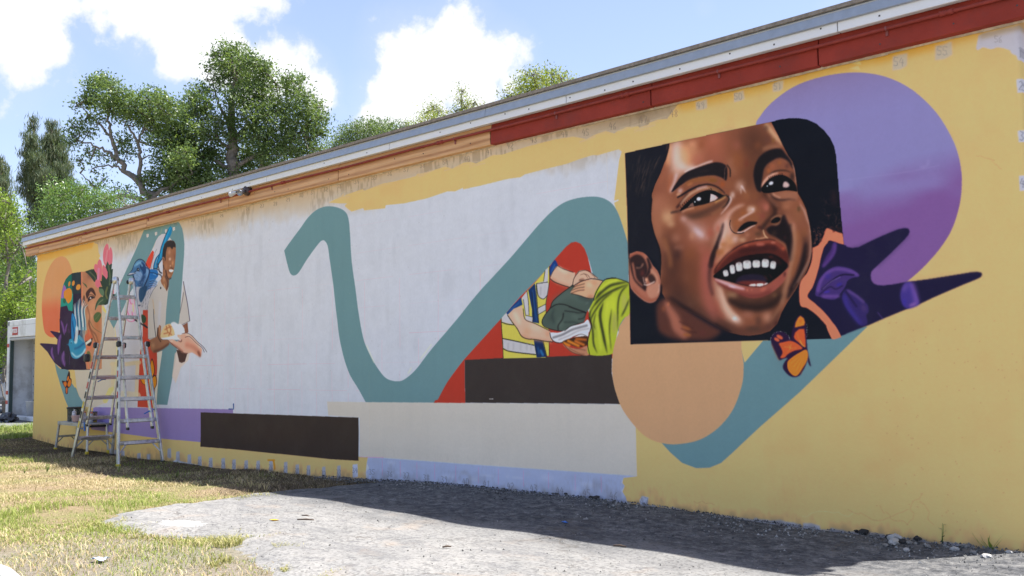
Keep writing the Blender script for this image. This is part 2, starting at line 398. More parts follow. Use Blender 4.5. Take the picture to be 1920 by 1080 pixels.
    F([(40,835),(40,700),(170,700),(205,806),(375,829),(380,840),(520,850),(674,862),(690,857),(687,870),(684,905),(590,900),(380,890),(200,860)],YEL,.5,1,False)
    F([(176,763),(437,767.5),(437,778),(377,776),(377,829),(300,822),(170,805)],(134,120,174),.6,1,False)
    B(205,790,38,18,(92,94,160),.65)
    F([(376,773),(672,783),(672,864),(620,861),(560,855),(500,849),(430,842),(375,837.5)],(54,45,41),.5,1,False)
    B(520,815,120,26,(62,50,42),.5); 
    F([(872,675),(945,671),(1000,670),(1075,667),(1147,664),(1146,700),(1152,730),(1162,757.5),(1000,756),(873,755)],(53,47,46),.5,1,False)
    L([(918,748),(925,748)],1.6,(200,200,200),.4,.8)
    L([(438,757),(438,767),(429,767)],2.2,(40,70,130),.4,.9,False)
    # ---------- big lilac disc
    disc=[(1440,300),(1416,240),(1425,215),(1450,187),(1490,160),(1540,143),(1600,135),(1655,142),(1705,165),(1750,205),(1780,250),(1797,292),(1803,336),(1799,382),(1785,428),(1765,462),(1740,492),(1715,516),(1690,535),(1600,600),(1500,560)]
    ymid=345
    m=p.mask([p.smooth(p.pt(disc))],.5)
    msk,mx,my=m
    yy=Z1-(my+np.arange(msk.shape[0])+.5)/PP; xx=S0+(mx+np.arange(msk.shape[1])+.5)/PP
    nz=p.noise(20,21,2.2)[my:my+msk.shape[0],mx:mx+msk.shape[1]]
    zc=3.75+.14*(xx[None]-54)+.5*(nz-.5)
    t=np.clip((zc-yy[:,None])/1.25+.5,0,1);t=(t*t*(3-2*t))[...,None]
    t0=np.clip((yy[:,None]-5.6)/1.5,0,1)[...,None]
    c=np.array((130,127,182))*(1-t)+np.array((118,84,146))*t; c=c*(1-t0*.7)+np.array((126,112,160))*t0*.7
    p.put(msk,mx,my,lambda *_:(c/255).astype(np.float32))
    L([(1578,338),(1640,330),(1700,322),(1760,310)],1.5,(160,150,200),.8,.25)
    L([(1725,314),(1738,310),(1740,300)],3,(170,160,205),1.5,.3)
    # ---------- peach disc and teal ribbon to the right
    F([(1387,645),(1430,639),(1470,636),(1627,612),(1600,638),(1500,735),(1425,800),(1372,850),(1352,868),(1330,877),(1305,878),(1278,868),(1255,848),(1236,827),(1270,826),(1340,790),(1394,682)],TEAL,.5,1,False)
    F([(1387,643),(1431,638),(1396,680),(1392,665)],YEL,.4,1,False)
    PE=(192,152,115)
    F([(1200,575),(1185,582),(1174,596),(1163,617),(1153,642),(1148,672),(1147,700),(1152,730),(1165,765),(1188,798),(1212,820),(1240,831),(1270,833),(1310,825),(1345,803),(1373,769),(1390,725),(1394,690),(1390,655),(1380,620),(1300,590)],PE,.5)
    p.at(840,440,3.178)
    # ---------- helper in the hi-vis vest (crop coordinates)
    p.at(930,470,5.142)
    K=(24,24,26); V=(196,190,84)
    F([(50,650),(240,470),(300,385),(370,310),(460,205),(510,150),(512,290),(500,360),(480,520),(482,600),(512,800),(512,1012),(480,1016),(480,1030),(70,1038),(64,850)],V,.5,1,False)
    for x in range(70,500,26): L([(x,700+p.rng.random()*80),(x+4,1000)],9,(196,182,70),1.2,.35,False)
    # navy shirt strips
    F([(308,380),(372,315),(385,420),(400,600),(412,700),(350,690),(345,560)],(16,46,96),.5,1,False)
    L([(350,380),(372,560),(392,680)],14,(40,92,150),1.2,.6)
    F([(365,860),(450,870),(488,1025),(392,1030),(372,920)],(18,40,84),.5,1,False)
    L([(430,960),(455,1010)],22,(44,120,180),1.5,.8); L([(405,930),(415,1000)],14,(30,90,150),1.5,.7)
    F([(512,170),(560,90),(585,120),(590,150),(560,190),(528,240),(514,230)],(20,58,124),.5); L([(535,200),(565,130)],12,(46,100,170),1,.7)
    F([(92,610),(150,540),(238,450),(255,520),(180,560),(110,622)],(20,60,120),.5,1,False); L([(130,580),(225,500)],10,(50,104,168),1,.6)
    # silver tapes
    S=(184,186,194)
    F([(470,185),(500,165),(496,300),(455,305)],S,.5,1,False);L([(468,190),(455,305)],5,K,.5,.9,False)
    F([(388,318),(496,303),(494,430),(455,465),(410,440),(392,360)],S,.6); L([(388,318),(496,303)],6,K,.5,.9,False); L([(388,318),(395,380),(410,440),(455,466),(494,430)],6,K,.5,.95)
    L([(430,350),(425,430)],14,(150,150,158),1.5,.6);L([(470,340),(465,430)],10,(170,170,176),1.5,.6)
    F([(400,555),(478,515),(476,575),(404,618)],S,.5,1,False);L([(400,555),(478,515)],5,K,.5,.9,False);L([(404,618),(476,575)],5,K,.5,.9,False)
    F([(245,455),(295,390),(312,500),(318,620),(285,618),(262,500)],S,.5,1,False);L([(295,390),(312,500),(318,620)],5,K,.5,.9);L([(262,470),(285,618)],5,K,.5,.8)
    F([(282,622),(352,640),(352,690),(284,668)],S,.5,1,False);L([(282,622),(352,640)],5,K,.5,.9,False)
    F([(55,640),(100,600),(170,715),(60,688)],S,.6,1,False);L([(58,690),(110,708),(172,716)],8,K,.5,.95)
    F([(68,850),(180,870),(370,912),(385,1000),(200,985),(110,960),(72,940)],S,.5,1,False);L([(64,846),(180,870),(368,912)],9,K,.5,.95);L([(72,945),(120,968),(230,985),(384,1002)],9,K,.5,.95)
    for x in (120,170,240,300,340): L([(x,890),(x-3,960)],16,(160,160,166),2,.5,False)
    L([(52,640),(58,760),(66,860),(70,1035)],6,K,.5,.9);L([(512,150),(512,300),(480,500),(482,600)],6,K,.5,.8);L([(512,870),(513,1012)],6,K,.5,.8,False);L([(455,870),(490,1020)],7,K,.5,.9,False)
    L([(345,400),(358,560),(352,690)],6,K,.6,.9);L([(384,330),(398,520),(412,700)],6,K,.6,.9)
    # arms
    A=(206,168,146)
    F([(520,260),(545,200),(590,145),(660,180),(740,210),(760,220),(735,350),(700,350),(620,325),(550,295)],A,.6)
    L([(530,270),(600,315),(700,345)],26,(176,122,96),2.5,.6); L([(600,170),(690,215)],30,(238,204,184),3,.6); B(690,240,40,60,(206,150,122),.6)
    L([(518,268),(560,300),(640,332),(705,352)],7,K,.5,.95);L([(590,145),(650,178),(740,208)],6,K,.5,.9);L([(520,260),(548,196),(592,142)],5,K,.5,.8)
    F([(735,335),(745,270),(790,200),(850,188),(910,215),(960,250),(978,268),(900,275),(840,290),(790,315),(760,340)],A,.6)
    L([(735,335),(750,265),(795,200)],6,K,.5,.9);L([(795,200),(860,188),(915,215),(975,265)],5,K,.5,.85)
    for q in (((800,235),(850,225),(885,270)),((840,220),(880,235),(905,272)),((905,222),(940,245),(952,270))): L(q,5,(70,46,38),.6,.8,taper=True)
    E(822,285,28,18,(130,92,76),1.2,.8,-20); L([(800,280),(850,300)],6,(50,34,30),.8,.7)
    # helper's near arm
    F([(112,622),(170,560),(250,530),(262,600),(280,660),(380,705),(470,755),(520,775),(545,880),(470,872),(380,855),(290,850),(245,820),(200,740),(160,690)],A,.6,1,False)
    B(300,780,60,50,(206,146,112),.7);B(380,740,120,30,(240,206,186),.7,18);L([(250,820),(330,852),(450,868),(535,878)],30,(190,132,104),3,.6);B(500,800,40,50,(196,128,98),.6);L([(180,600),(230,700)],40,(238,206,188),4,.6)
    L([(112,622),(160,690),(205,750),(245,822),(300,850),(380,856),(470,872),(548,880)],7,K,.5,.95);L([(262,560),(282,662),(380,705),(522,775)],6,K,.5,.9)
    # folded clothes
    G=(70,86,80)
    F([(520,555),(545,490),(620,420),(700,360),(740,330),(800,400),(940,470),(925,520),(870,600),(850,680),(800,705),(720,740),(660,775),(590,770),(520,755),(455,720),(442,680),(470,620)],G,.6)
    L([(560,500),(680,420),(760,440),(860,470)],60,(84,102,96),6,.7);B(620,700,40,90,(96,116,106),.8,15);B(530,650,40,60,(56,68,66),.8,30);B(770,640,90,25,(92,112,104),.7,20);B(880,500,40,20,(98,116,110),.6,-30)
    L([(520,555),(580,520),(660,520),(760,560),(870,600)],10,K,.8,.9);L([(650,600),(640,660),(600,720),(600,770)],12,K,1.2,.8);L([(660,580),(740,590),(800,600),(850,590)],9,K,1,.8);L([(700,540),(790,570),(860,600),(840,650),(790,660)],9,K,1,.7)
    L([(655,690),(750,690),(800,705)],10,(34,44,44),1.4,.7);L([(560,560),(540,620),(560,700)],14,(44,56,56),2.5,.7);L([(800,440),(870,470),(930,490)],30,(46,58,58),3.5,.7)
    L([(740,330),(620,420),(545,490),(520,555),(470,620),(442,685),(470,735),(560,765),(650,778)],7,K,.5,.95)
    # white garment
    F([(520,790),(600,790),(680,760),(720,730),(800,710),(850,690),(885,665),(915,740),(880,800),(800,810),(740,830),(680,870),(620,888),(560,875),(530,840)],(212,214,222),.6)
    L([(545,840),(640,810),(740,760),(880,720)],16,(60,62,68),2.2,.8);L([(600,860),(700,820),(800,770),(900,750)],12,(120,122,130),2,.7)
    L([(518,790),(530,840),(565,878),(620,888),(690,868)],7,K,.5,.95);L([(660,775),(720,728),(850,690)],6,K,.6,.8);F([(820,800),(890,790),(890,830),(740,835)],(214,216,222),.6,1,False);L([(740,835),(820,805),(890,832)],5,K,.6,.8)
    # amber cloth and the hand below
    F([(700,850),(800,830),(880,830),(875,910),(790,930),(700,900),(640,880)],(60,36,22),.7);
    L([(650,888),(710,915)],26,(206,124,36),1.2,.95);L([(690,868),(800,920)],26,(212,126,40),1.2,.95);L([(770,850),(870,860)],22,(190,100,36),1.5,.95);L([(760,870),(850,910)],24,(204,112,40),1.4,.95)
    F([(645,905),(720,935),(800,945),(880,920),(890,1005),(820,1005),(740,985),(690,950)],(176,124,96),.8);L([(700,940),(800,990),(850,1000)],8,(110,70,52),1,.8);L([(760,940),(860,960)],7,(90,56,42),1,.7);L([(640,885),(700,955),(760,990),(830,1008)],5,K,.6,.8)
    # receiver's hand
    F([(720,395),(745,360),(800,310),(850,288),(930,275),(1020,290),(1000,340),(950,410),(935,455),(880,455),(800,430),(722,412)],(210,162,130),.7)
    B(900,330,60,40,(226,184,154),.8);L([(880,450),(930,440)],20,(140,84,60),3,.7);B(940,310,50,30,(190,130,100),.5)
    for q in (((730,355),(790,335),(850,318)),((722,385),(780,362),(850,350)),((722,410),(790,385),(850,378))): L(q,8,(70,48,38),1.0,.9)
    L([(735,345),(800,305),(860,282),(930,270),(1022,288)],7,K,.6,.95);L([(722,412),(800,432),(880,458),(935,458)],7,K,.7,.8)
    # lime sleeve
    F([(1180,740),(1240,640),(1290,560),(1290,900),(1180,900)],(192,152,115),.5,1,False)
    LM=(166,182,50)
    F([(940,470),(950,400),(1000,330),(1060,275),(1130,262),(1230,290),(1276,310),(1290,330),(1290,590),(1230,650),(1180,740),(1150,880),(1118,995),(900,1003),(885,900),(900,800),(920,720),(895,640),(900,560)],LM,.6)
    B(1120,520,60,200,(196,214,60),.7);B(1230,500,40,160,(168,170,92),.8);B(1140,700,40,200,(160,160,88),.8);B(960,760,30,160,(150,166,60),.7)
    for q,w in ((((945,480),(1010,400),(1110,330),(1270,300)),26),(((920,560),(1000,460),(1110,390),(1275,318)),22),(((900,700),(940,600),(1030,470),(1120,400)),14),(((1275,320),(1200,400),(1170,520),(1170,760)),14),(((1030,500),(1000,620),(1030,800),(1070,990)),26),(((935,540),(900,620),(930,760),(940,900),(975,990)),16),(((960,600),(940,700),(955,760)),10),(((1280,460),(1240,560),(1200,640)),14),(((1110,560),(1090,760),(1110,960)),12)):
        L(q,w,(34,40,26),2.2,.85,taper=True)
    L([(1150,264),(1050,276),(990,345),(945,440),(938,480)],8,K,.6,.95);L([(1060,275),(1130,262),(1230,290),(1276,312)],7,K,.6,.9);L([(895,640),(918,720),(900,800),(882,900),(900,1003)],7,K,.6,.9)
    L([(1000,380),(1080,310),(1160,290)],14,(222,236,84),3,.7);L([(1070,480),(1060,700),(1090,900)],24,(214,228,74),4,.6);L([(965,640),(990,800),(1010,960)],14,(206,222,80),3,.6)
    p.at(0,0,1)
    F([(1200,575),(1185,582),(1174,596),(1163,617),(1153,642),(1148,672),(1160,680),(1200,640)],PE,.5)
    F([(975,545),(1008,515),(1005,500),(975,530)],TEAL,1.5,.5,False)
    L([(818,748),(838,712),(866,674),(938,594),(972,552),(997,527),(1026,496),(1037,482)],7,TEAL,.5,1)
    # ---------- the portrait
    portrait(p)
    left_end(p)
    marks(p)
    # splash-back dirt and damp along the wall foot, thin cracks higher up
    gb=np.interp(ss,[2,7,20,24,31,35,38,43,46,51,56],[-4.06,-4.27,-4.34,-4.34,-4.15,-4.04,-3.95,-3.85,-3.86,-3.91,-3.94])[None]
    hgt=zz[:,None]-gb
    d=np.clip(1-hgt/(.10+.55*p.noise(34,71,1.2)**2+.25*p.noise(9,72,.5)),0,1)*np.clip(p.noise(13,73,.8)*1.6-.2,0,1)
    k=(.42*p.blur(d.astype(np.float32),1.0))[...,None]; p.im[:]=p.im*(1-k)+np.array((96,88,84))/255.*k
    d=np.clip(1-hgt/1.6,0,1)*np.clip(p.noise(40,74,2.0)*p.noise(8,75,.35)*3-1.1,0,1); k=(.10*d)[...,None]; p.im[:]=p.im*(1-k)+np.array((120,108,96))/255.*k
    # roller lap marks in the broad yellow and white fields
    lap=p.noise(110,76,.12)-.5+.5*(p.noise(24,77,6.0)-.5); p.im*=(1+.012*lap)[...,None]
    # overall: tiny paint grain and scuffs
    n=p.noise(2.1,31)+p.noise(4.3,32); p.im*=(1+.012*(n-1))[...,None]
    n=p.noise(80,33,1.7); p.im*=(1-.015*np.clip(n-.45,-.5,.5))[...,None]
    return np.clip(p.im,0,1)

def portrait(p):
    E=p.ell; B=p.soft
    def F(pts,col,blur=0.5,alpha=1.0,smooth=True): p.fill(pts,col,blur*.6 if blur>.8 else blur,alpha,smooth)
    def L(pts,w,col,blur=0.5,alpha=1.0,smooth=True,taper=False): p.line(pts,w,col,blur*.62 if blur>.8 else blur,alpha,smooth,taper)
    H=(1500,400,4.5)
    # dark-violet star shape outside the frame
    p.at(*H)
    ST=(25,21,54)
    F([(250,230),(310,252),(366,270),(400,284),(440,291),(490,285),(560,250),(640,212),(740,168),(820,136),(870,125),(900,124),(915,132),(922,155),(912,182),(880,220),(820,280),(760,340),(690,405),(625,465),(600,492),(594,525),(600,565),(618,590),(650,605),(700,609),(780,600),(890,580),(1080,555),(1300,520),(1440,497),(1500,494),(1530,500),(1537,518),(1525,538),(1480,560),(1380,600),(1250,655),(1120,712),(1000,770),(850,828),(700,890),(590,940),(470,985),(345,1035),(240,1000),(60,700),(150,300)],ST,.8,1,False)
    for pts in ([(420,300),(560,256),(700,195),(860,134)],[(915,190),(780,330),(650,450)]): L(pts,16,ST,4,.35)
    L([(960,560),(1200,528),(1480,488)],10,(120,100,90),5,.25)
    # frame panel
    p.at(1150,200,2.349)
    fr=[(50,205),(140,184),(240,162),(470,112),(620,80),(690,66),(730,56),(770,50),(810,50),(850,56),(890,74),(925,104),(952,138),(970,175),(978,215),(984,290),(992,380),(1000,480),(1008,560),(1014,610),(1000,960),(1002,1012),(965,1022),(500,1034),(75,1047),(62,600)]
    F(fr,(13,17,28),.5,1,False)
    p.setclip(fr)
    # coral band and violet inside the frame
    p.at(*H)
    F([(0,590),(60,500),(95,400),(100,290),(150,240),(190,195),(205,150),(225,125),(270,140),(320,160),(365,180),(368,266),(250,230),(228,250),(200,290),(175,380),(160,460),(135,550),(110,620),(65,700),(130,760),(190,815),(240,870),(300,950),(347,1040),(280,1066),(230,960),(180,900),(130,850),(60,800),(0,768)],(222,120,90),.7)
    F([(250,230),(368,266),(380,1030),(345,1035),(300,950),(240,870),(190,815),(130,760),(65,700),(110,620),(135,550),(160,460),(175,380),(200,290)],ST,.7,1,False)
    p.setclip(None)
    F([(345,262),(385,270),(385,1020),(345,1030)],ST,1.0,1,False)
    F([(300,950),(240,870),(347,1040)],ST,.5,0)
    # coral tail leaving the frame
    F([(225,950),(285,935),(346,1034),(335,1048),(285,1062),(262,1045)],(222,120,90),.9)
    # violet petals
    PU=(104,72,150); BL=(52,40,140)
    F([(305,250),(300,310),(280,360),(230,420),(190,455),(185,440),(215,370),(255,310),(275,250)],(70,44,110),2.2,.9); L([(295,260),(285,330),(240,400),(195,450)],22,(96,62,140),3,.6)
    F([(130,690),(140,620),(170,550),(220,490),(290,452),(350,450),(430,470),(500,525),(440,545),(400,570),(380,620),(330,690),(290,728),(220,722),(170,705)],(62,44,108),1.2)
    L([(150,660),(180,560),(250,490),(330,470),(430,490),(485,522)],26,PU,3.5,.75);L([(330,700),(260,700),(190,700)],24,PU,3.5,.8);B(330,600,46,22,BL,.95,-20);B(235,530,46,30,BL,.8,-30);B(225,662,50,12,(60,44,170),.9,-10);L([(185,642),(260,575),(350,520),(455,520)],12,(20,14,42),1.4,.95);L([(190,640),(260,578),(340,535)],6,(140,120,190),1.2,.7);L([(160,690),(250,620),(300,640),(360,610)],9,(22,16,46),1.6,.8)
    F([(375,645),(420,650),(480,690),(520,730),(570,770),(580,830),(560,860),(570,930),(520,950),(460,890),(390,800),(355,720)],(48,36,100),1.6,.9);L([(375,690),(400,780),(460,870),(510,930)],30,(60,50,150),4,.7);L([(400,650),(480,700),(540,750)],22,(98,72,140),3,.75);B(540,800,30,60,(82,58,110),.7,-20);L([(380,650),(430,720),(480,790)],12,(20,14,44),2,.8)
    L([(655,835),(690,880),(700,892)],6,(90,66,140),1.2,.8)
    F([(880,590),(935,580),(960,640),(985,700),(1000,768),(905,805),(860,760),(845,680)],(66,52,140),2,.9);L([(940,590),(965,660),(985,760)],40,(118,84,168),4,.8);L([(900,600),(870,650)],34,(110,84,160),4,.6);B(950,770,60,24,(140,96,170),.8,-20);B(880,750,26,50,(54,44,150),.8)
    p.at(1150,200,2.349); p.setclip(fr)
    # ---- boy: hair mass, skin
    face=[(243,158),(238,190),(226,230),(205,290),(180,340),(165,385),(160,440),(163,500),(172,550),(188,590),(202,640),(206,700),(205,760),(210,820),(240,868),(290,890),(330,902),(370,920),(400,937),(460,970),(510,994),(560,1006),(600,1009),(650,1002),(690,988),(722,955),(742,905),(768,860),(800,812),(830,760),(852,725),(866,680),(872,640),(874,600),(870,560),(862,500),(848,450),(830,410),(812,380),(808,350),(803,310),(797,270),(788,240),(770,215),(745,170),(722,120),(690,64),(560,90)]
    F(face,(142,84,60),.9,1,False)
    fc=p.smooth(p.pt(face)) ; r=p.mask([p.pt(face)],1.0)
    keep=p.clip; c=np.zeros((TH,TW),np.float32); m,x0,y0=r; c[y0:y0+m.shape[0],x0:x0+m.shape[1]]=m; p.clip=c*keep; facec=p.clip
    # broad tones
    B(420,150,110,90,(172,104,80),.8);B(560,170,90,80,(140,84,60),.8);B(640,170,70,90,(112,70,52),.9);B(345,190,70,60,(206,150,112),.9);B(310,230,50,60,(224,170,124),.8)
    B(450,230,80,60,(160,92,74),.7);B(390,150,26,36,(150,84,50),.5)
    B(560,300,80,90,(142,86,56),.7);B(610,300,50,80,(120,66,40),.5)
    B(250,330,60,60,(170,104,78),.7);B(200,380,45,50,(158,92,70),.6);B(220,430,60,60,(180,122,94),.7)
    B(200,560,60,90,(164,104,72),.8);B(330,640,90,110,(150,86,66),.8);B(420,520,90,60,(164,98,76),.7);B(260,690,60,100,(92,56,44),.9);B(330,740,70,90,(126,76,54),.7);B(400,690,40,90,(176,96,84),.7);B(395,800,40,110,(160,92,78),.7);B(290,830,90,60,(84,54,46),.9);B(345,860,80,60,(92,64,52),.8);B(225,780,40,60,(98,56,44),.8);B(440,900,60,60,(150,90,76),.7)
    B(760,400,60,50,(176,116,86),.8);B(810,470,40,80,(150,96,66),.8);B(800,600,60,120,(150,90,64),.7);B(860,600,20,110,(172,118,96),.6)
    # warm glazes
    for gx_,gy_,ga,gb_,gc in ((430,170,90,60,(176,96,70)),(590,250,60,80,(150,84,50)),(200,430,40,70,(170,108,84)),(360,600,70,60,(178,104,80)),(430,700,50,110,(176,88,72)),(830,650,40,120,(156,84,56)),(640,890,110,40,(150,96,72)),(300,240,40,70,(226,176,140)),(560,420,60,60,(160,92,56))):
        B(gx_,gy_,ga,gb_,gc,.55)
    # deep shadow modelling
    Lq=lambda q,w,c,b,a: L(q,w,c,b/.62,a)
    Lq([(600,90),(620,160),(640,220),(600,300),(590,380)],[90,110,90,60,50],(96,58,42),14,.75)
    B(600,150,60,70,(92,56,42),.6);B(540,230,40,80,(150,88,50),.7)
    Lq([(215,560),(255,640),(262,740),(290,830)],[40,60,70,80],(86,50,40),12,.8);Lq([(235,860),(330,890),(430,935),(520,985)],[50,60,60,40],(84,54,46),8,.8)
    Lq([(330,640),(350,760),(380,860)],[70,90,60],(118,66,44),14,.7);B(395,560,60,50,(176,106,84),.7);Lq([(420,640),(405,740),(420,860),(450,930)],[30,50,50,30],(172,92,80),7,.75)
    Lq([(640,380),(700,430),(720,500),(700,560)],[50,60,50,50],(86,48,34),9,.75);B(660,430,34,40,(178,98,82),.8)
    Lq([(840,560),(850,640),(820,740),(780,820)],[22,30,34,30],(70,42,38),5,.8)
    Lq([(500,500),(480,560),(465,640)],[50,56,40],(212,176,162),8,.85);Lq([(540,560),(500,620),(470,680)],[40,40,24],(196,136,96),6,.7)
    Lq([(450,760),(470,840),(510,920),(560,950)],[20,34,40,30],(206,168,148),5,.8);Lq([(520,830),(600,860),(700,840),(745,780)],[40,60,60,40],(80,50,38),7,.85)
    Lq([(470,960),(560,990),(680,975),(730,900)],[24,30,34,30],(88,54,46),6,.85)
    B(300,190,40,60,(218,160,118),.8);B(360,240,60,50,(196,120,94),.6);B(440,140,50,40,(178,104,82),.6)
    Lq([(180,400),(178,480),(195,560)],[30,36,30],(170,112,86),7,.8);B(235,480,46,44,(206,166,128),.85)
    # airbrushed mottling
    for i in range(150):
        x=p.rng.uniform(170,860);y=p.rng.uniform(80,990)
        col=[(186,118,84),(120,66,50),(176,92,76),(150,88,44),(196,140,112)][p.rng.integers(5)]
        B(x,y,p.rng.uniform(12,40),p.rng.uniform(14,52),col,.055,p.rng.uniform(-60,60))
    # forehead highlights (crop A)
    p.at(1160,220,7.2)
    L([(690,370),(660,520),(650,640)],60,(214,150,104),7,.9)
    L([(770,350),(760,470),(770,600),(790,740)],[90,130,150,190],(208,176,162),13,.95); L([(775,340),(765,480),(780,620)],70,(212,194,190),9,.8)
    L([(820,640),(900,680),(1000,680)],90,(212,188,184),7,.8)
    L([(860,420),(880,540),(950,620)],70,(220,164,116),9,.6)
    B(1060,560,120,90,(176,104,84),.7);B(980,360,90,70,(210,150,116),.7);B(1100,380,60,80,(150,84,54),.7)
    L([(700,760),(690,880),(680,1000)],60,(176,104,72),7,.7);L([(770,760),(740,880),(690,1000)],36,(208,188,192),4,.8)
    L([(640,620),(600,760),(520,900)],60,(168,100,74),8,.6)
    L([(880,735),(960,700),(1080,650),(1180,610),(1250,590)],22,(214,196,196),2.5,.9)
    L([(1500,560),(1500,680),(1560,760)],60,(170,118,94),8,.6);B(1480,900,80,90,(150,92,62),.7)
    F([(700,1010),(725,950),(762,890),(810,820),(860,770),(950,715),(1100,660),(1220,622),(1310,603),(1400,622),(1448,670),(1455,760),(1440,850),(1400,825),(1350,800),(1270,780),(1150,790),(1040,812),(930,850),(830,912),(760,970)],(44,34,40),1.6)
    B(1150,720,120,30,(60,46,48),.5,-8);L([(1450,640),(1490,700),(1492,800)],16,(48,36,36),1.4,.9);L([(1440,660),(1420,700),(1415,830)],9,(140,98,84),1.2,.6)
    L([(900,900),(1000,850),(1150,830),(1280,830)],50,(150,92,48),5,.8);B(1390,900,50,60,(172,84,38),.9);B(1260,850,110,40,(134,84,36),.7)
    B(820,990,60,50,(206,180,182),.85,-40);B(800,1040,60,40,(200,150,120),.8);B(950,900,80,30,(178,112,72),.7,-25)
    L([(780,1080),(860,1035),(940,985),(1050,930),(1130,908),(1200,903),(1290,925),(1370,975),(1425,1030)],[20,26,30,26,22,20,18,16,10],(42,30,36),1.6,.95)
    # left eye (crop C)
    p.at(1160,350,7.2)
    L([(770,280),(830,215),(880,150),(920,100)],34,(70,38,36),3,.8)
    L([(820,240),(880,165),(950,100),(1040,50),(1140,18),(1240,22),(1330,60)],[18,30,34,32,28,26,20],(196,156,128),3.0,.8)
    L([(1040,30),(1120,5),(1180,-5)],16,(190,170,190),2,.7);L([(1210,20),(1300,40),(1380,90)],22,(120,78,40),2.5,.8)
    F([(812,322),(850,270),(900,220),(960,165),(1030,105),(1100,70),(1160,52),(1230,46),(1290,60),(1350,90),(1400,112),(1450,105),(1400,150),(1340,176),(1280,196),(1210,216),(1130,240),(1060,254),(990,266),(920,284),(860,310)],(15,17,27),1.0)
    F([(1228,92),(1262,102),(1300,118),(1332,148),(1290,182),(1216,208),(1222,150)],(206,184,186),1.0,1,False);L([(1300,118),(1330,150)],14,(150,70,70),2,.6)
    F([(918,276),(950,236),(985,208),(1000,240),(1004,258),(960,268)],(134,98,88),1.2,.95,False)
    E(1068,163,31,25,(230,228,238),1.0,1,-10);E(1015,202,10,12,(210,222,230),.8,1)
    for i in range(17):
        t=i/16.; x=830+(1240-830)*t; y=285-(250)*t**.72
        L([(x,y+4),(x-7-4*t,y-18)],7,(18,16,24),.5,.95,False,taper=False)
    L([(900,315),(1000,290),(1130,268),(1250,230),(1350,180),(1430,125)],[30,40,48,44,30,16],(156,98,62),5,.85);L([(1290,210),(1380,165),(1435,122)],22,(212,158,96),2.5,.85);L([(840,345),(900,310),(1000,285)],22,(200,150,128),3,.7)
    L([(870,385),(960,395),(1080,370),(1200,320),(1320,260),(1420,200),(1468,150)],[30,56,60,50,46,36,24],(76,52,42),6,.85);L([(960,410),(1100,400),(1240,370)],30,(96,66,48),5,.6)
    L([(1440,118),(1476,140),(1478,180),(1440,240),(1380,290)],[14,26,26,20,10],(34,28,34),1.8,.9);L([(1440,220),(1340,320),(1250,370)],24,(140,96,66),3.5,.6)
    L([(1490,130),(1505,170),(1480,230),(1430,300),(1365,372)],[20,26,20,16,8],(206,184,182),2,.9)
    B(1525,110,46,80,(206,186,180),.9);L([(690,350),(760,332),(830,318)],22,(60,44,44),3,.8);L([(700,345),(850,350)],10,(56,42,40),3,.4)
    # cheek lights
    B(645,420,110,85,(196,158,120),.75);B(690,500,90,70,(196,156,120),.75);B(860,430,70,45,(186,148,140),.7,20);L([(840,420),(920,480),(1010,560)],70,(190,150,144),8,.7)
    L([(980,550),(1050,590),(1110,640),(1160,695)],[70,105,90,50],(200,178,182),15,.95);L([(1010,570),(1070,620),(1130,670)],[40,60,40],(206,198,214),7,.8);B(980,660,60,90,(190,138,110),.7);B(1180,690,40,60,(190,130,120),.6)
    B(760,690,110,80,(170,116,94),.7);B(800,820,120,60,(156,104,84),.5);B(780,920,80,120,(78,46,42),.8);B(960,900,120,120,(142,82,46),.7);B(1120,840,110,90,(170,96,80),.7);B(1230,620,70,110,(172,88,70),.75);L([(1290,580),(1330,520),(1390,450)],40,(200,160,150),7,.7)
    L([(600,700),(640,820),(680,960),(690,1080)],44,(156,98,60),7,.8);L([(500,600),(560,740),(620,860)],50,(160,104,76),7,.6)
    L([(1405,490),(1385,600),(1345,720),(1300,830),(1262,930),(1225,1080)],[16,34,44,52,60,66],(62,38,38),3.2,.95)
    B(1330,560,50,100,(180,96,74),.7)
    L([(1440,440),(1425,560),(1400,680),(1360,800)],[34,50,56,60],(212,178,168),5,.9);L([(1340,740),(1370,640),(1385,560)],9,(222,196,190),1.8,.6);B(1480,600,80,160,(206,164,150),.85);B(1500,740,90,60,(196,140,100),.8);B(1390,880,60,90,(168,98,46),.9);B(1400,720,50,60,(196,130,100),.6)
    # nose (crop D)
    p.at(1340,340,7.2)
    B(330,60,90,110,(196,160,144),.9);L([(350,60),(385,110),(412,158)],[30,20,6],(212,196,200),2,.85);L([(340,90),(345,160)],16,(206,184,180),2,.7);B(420,180,80,100,(170,108,68),.7);B(540,190,90,110,(146,88,56),.7)
    L([(140,560),(170,460),(240,380),(330,330),(390,320)],[30,40,40,36,20],(204,162,146),4.5,.9);L([(0,590),(100,500),(200,400)],46,(190,134,116),7,.7)
    F([(205,520),(240,440),(320,385),(430,330),(540,320),(600,380),(600,470),(560,540),(480,545),(390,570),(320,625),(290,690),(240,680),(205,610)],(150,90,58),5,.85)
    B(290,560,60,90,(168,96,56),.9);B(380,430,70,50,(160,92,50),.9);B(580,440,70,60,(150,84,64),.7)
    F([(440,345),(490,335),(535,352),(542,380),(510,405),(460,425),(430,400)],(196,164,148),4.5,.9);B(508,375,30,24,(214,202,208),.8);L([(310,520),(380,480),(450,440),(530,395)],[14,26,24,16],(206,176,172),2.8,.9);B(350,520,50,30,(190,140,120),.6,-30)
    B(690,350,60,90,(182,106,88),.85);B(640,470,60,60,(146,70,60),.7)
    L([(640,150),(720,230),(790,320),(820,400),(790,460),(720,520),(660,600),(620,650)],[20,34,50,60,50,40,60,50],(66,40,32),5,.9);B(600,620,60,40,(90,44,38),.8)
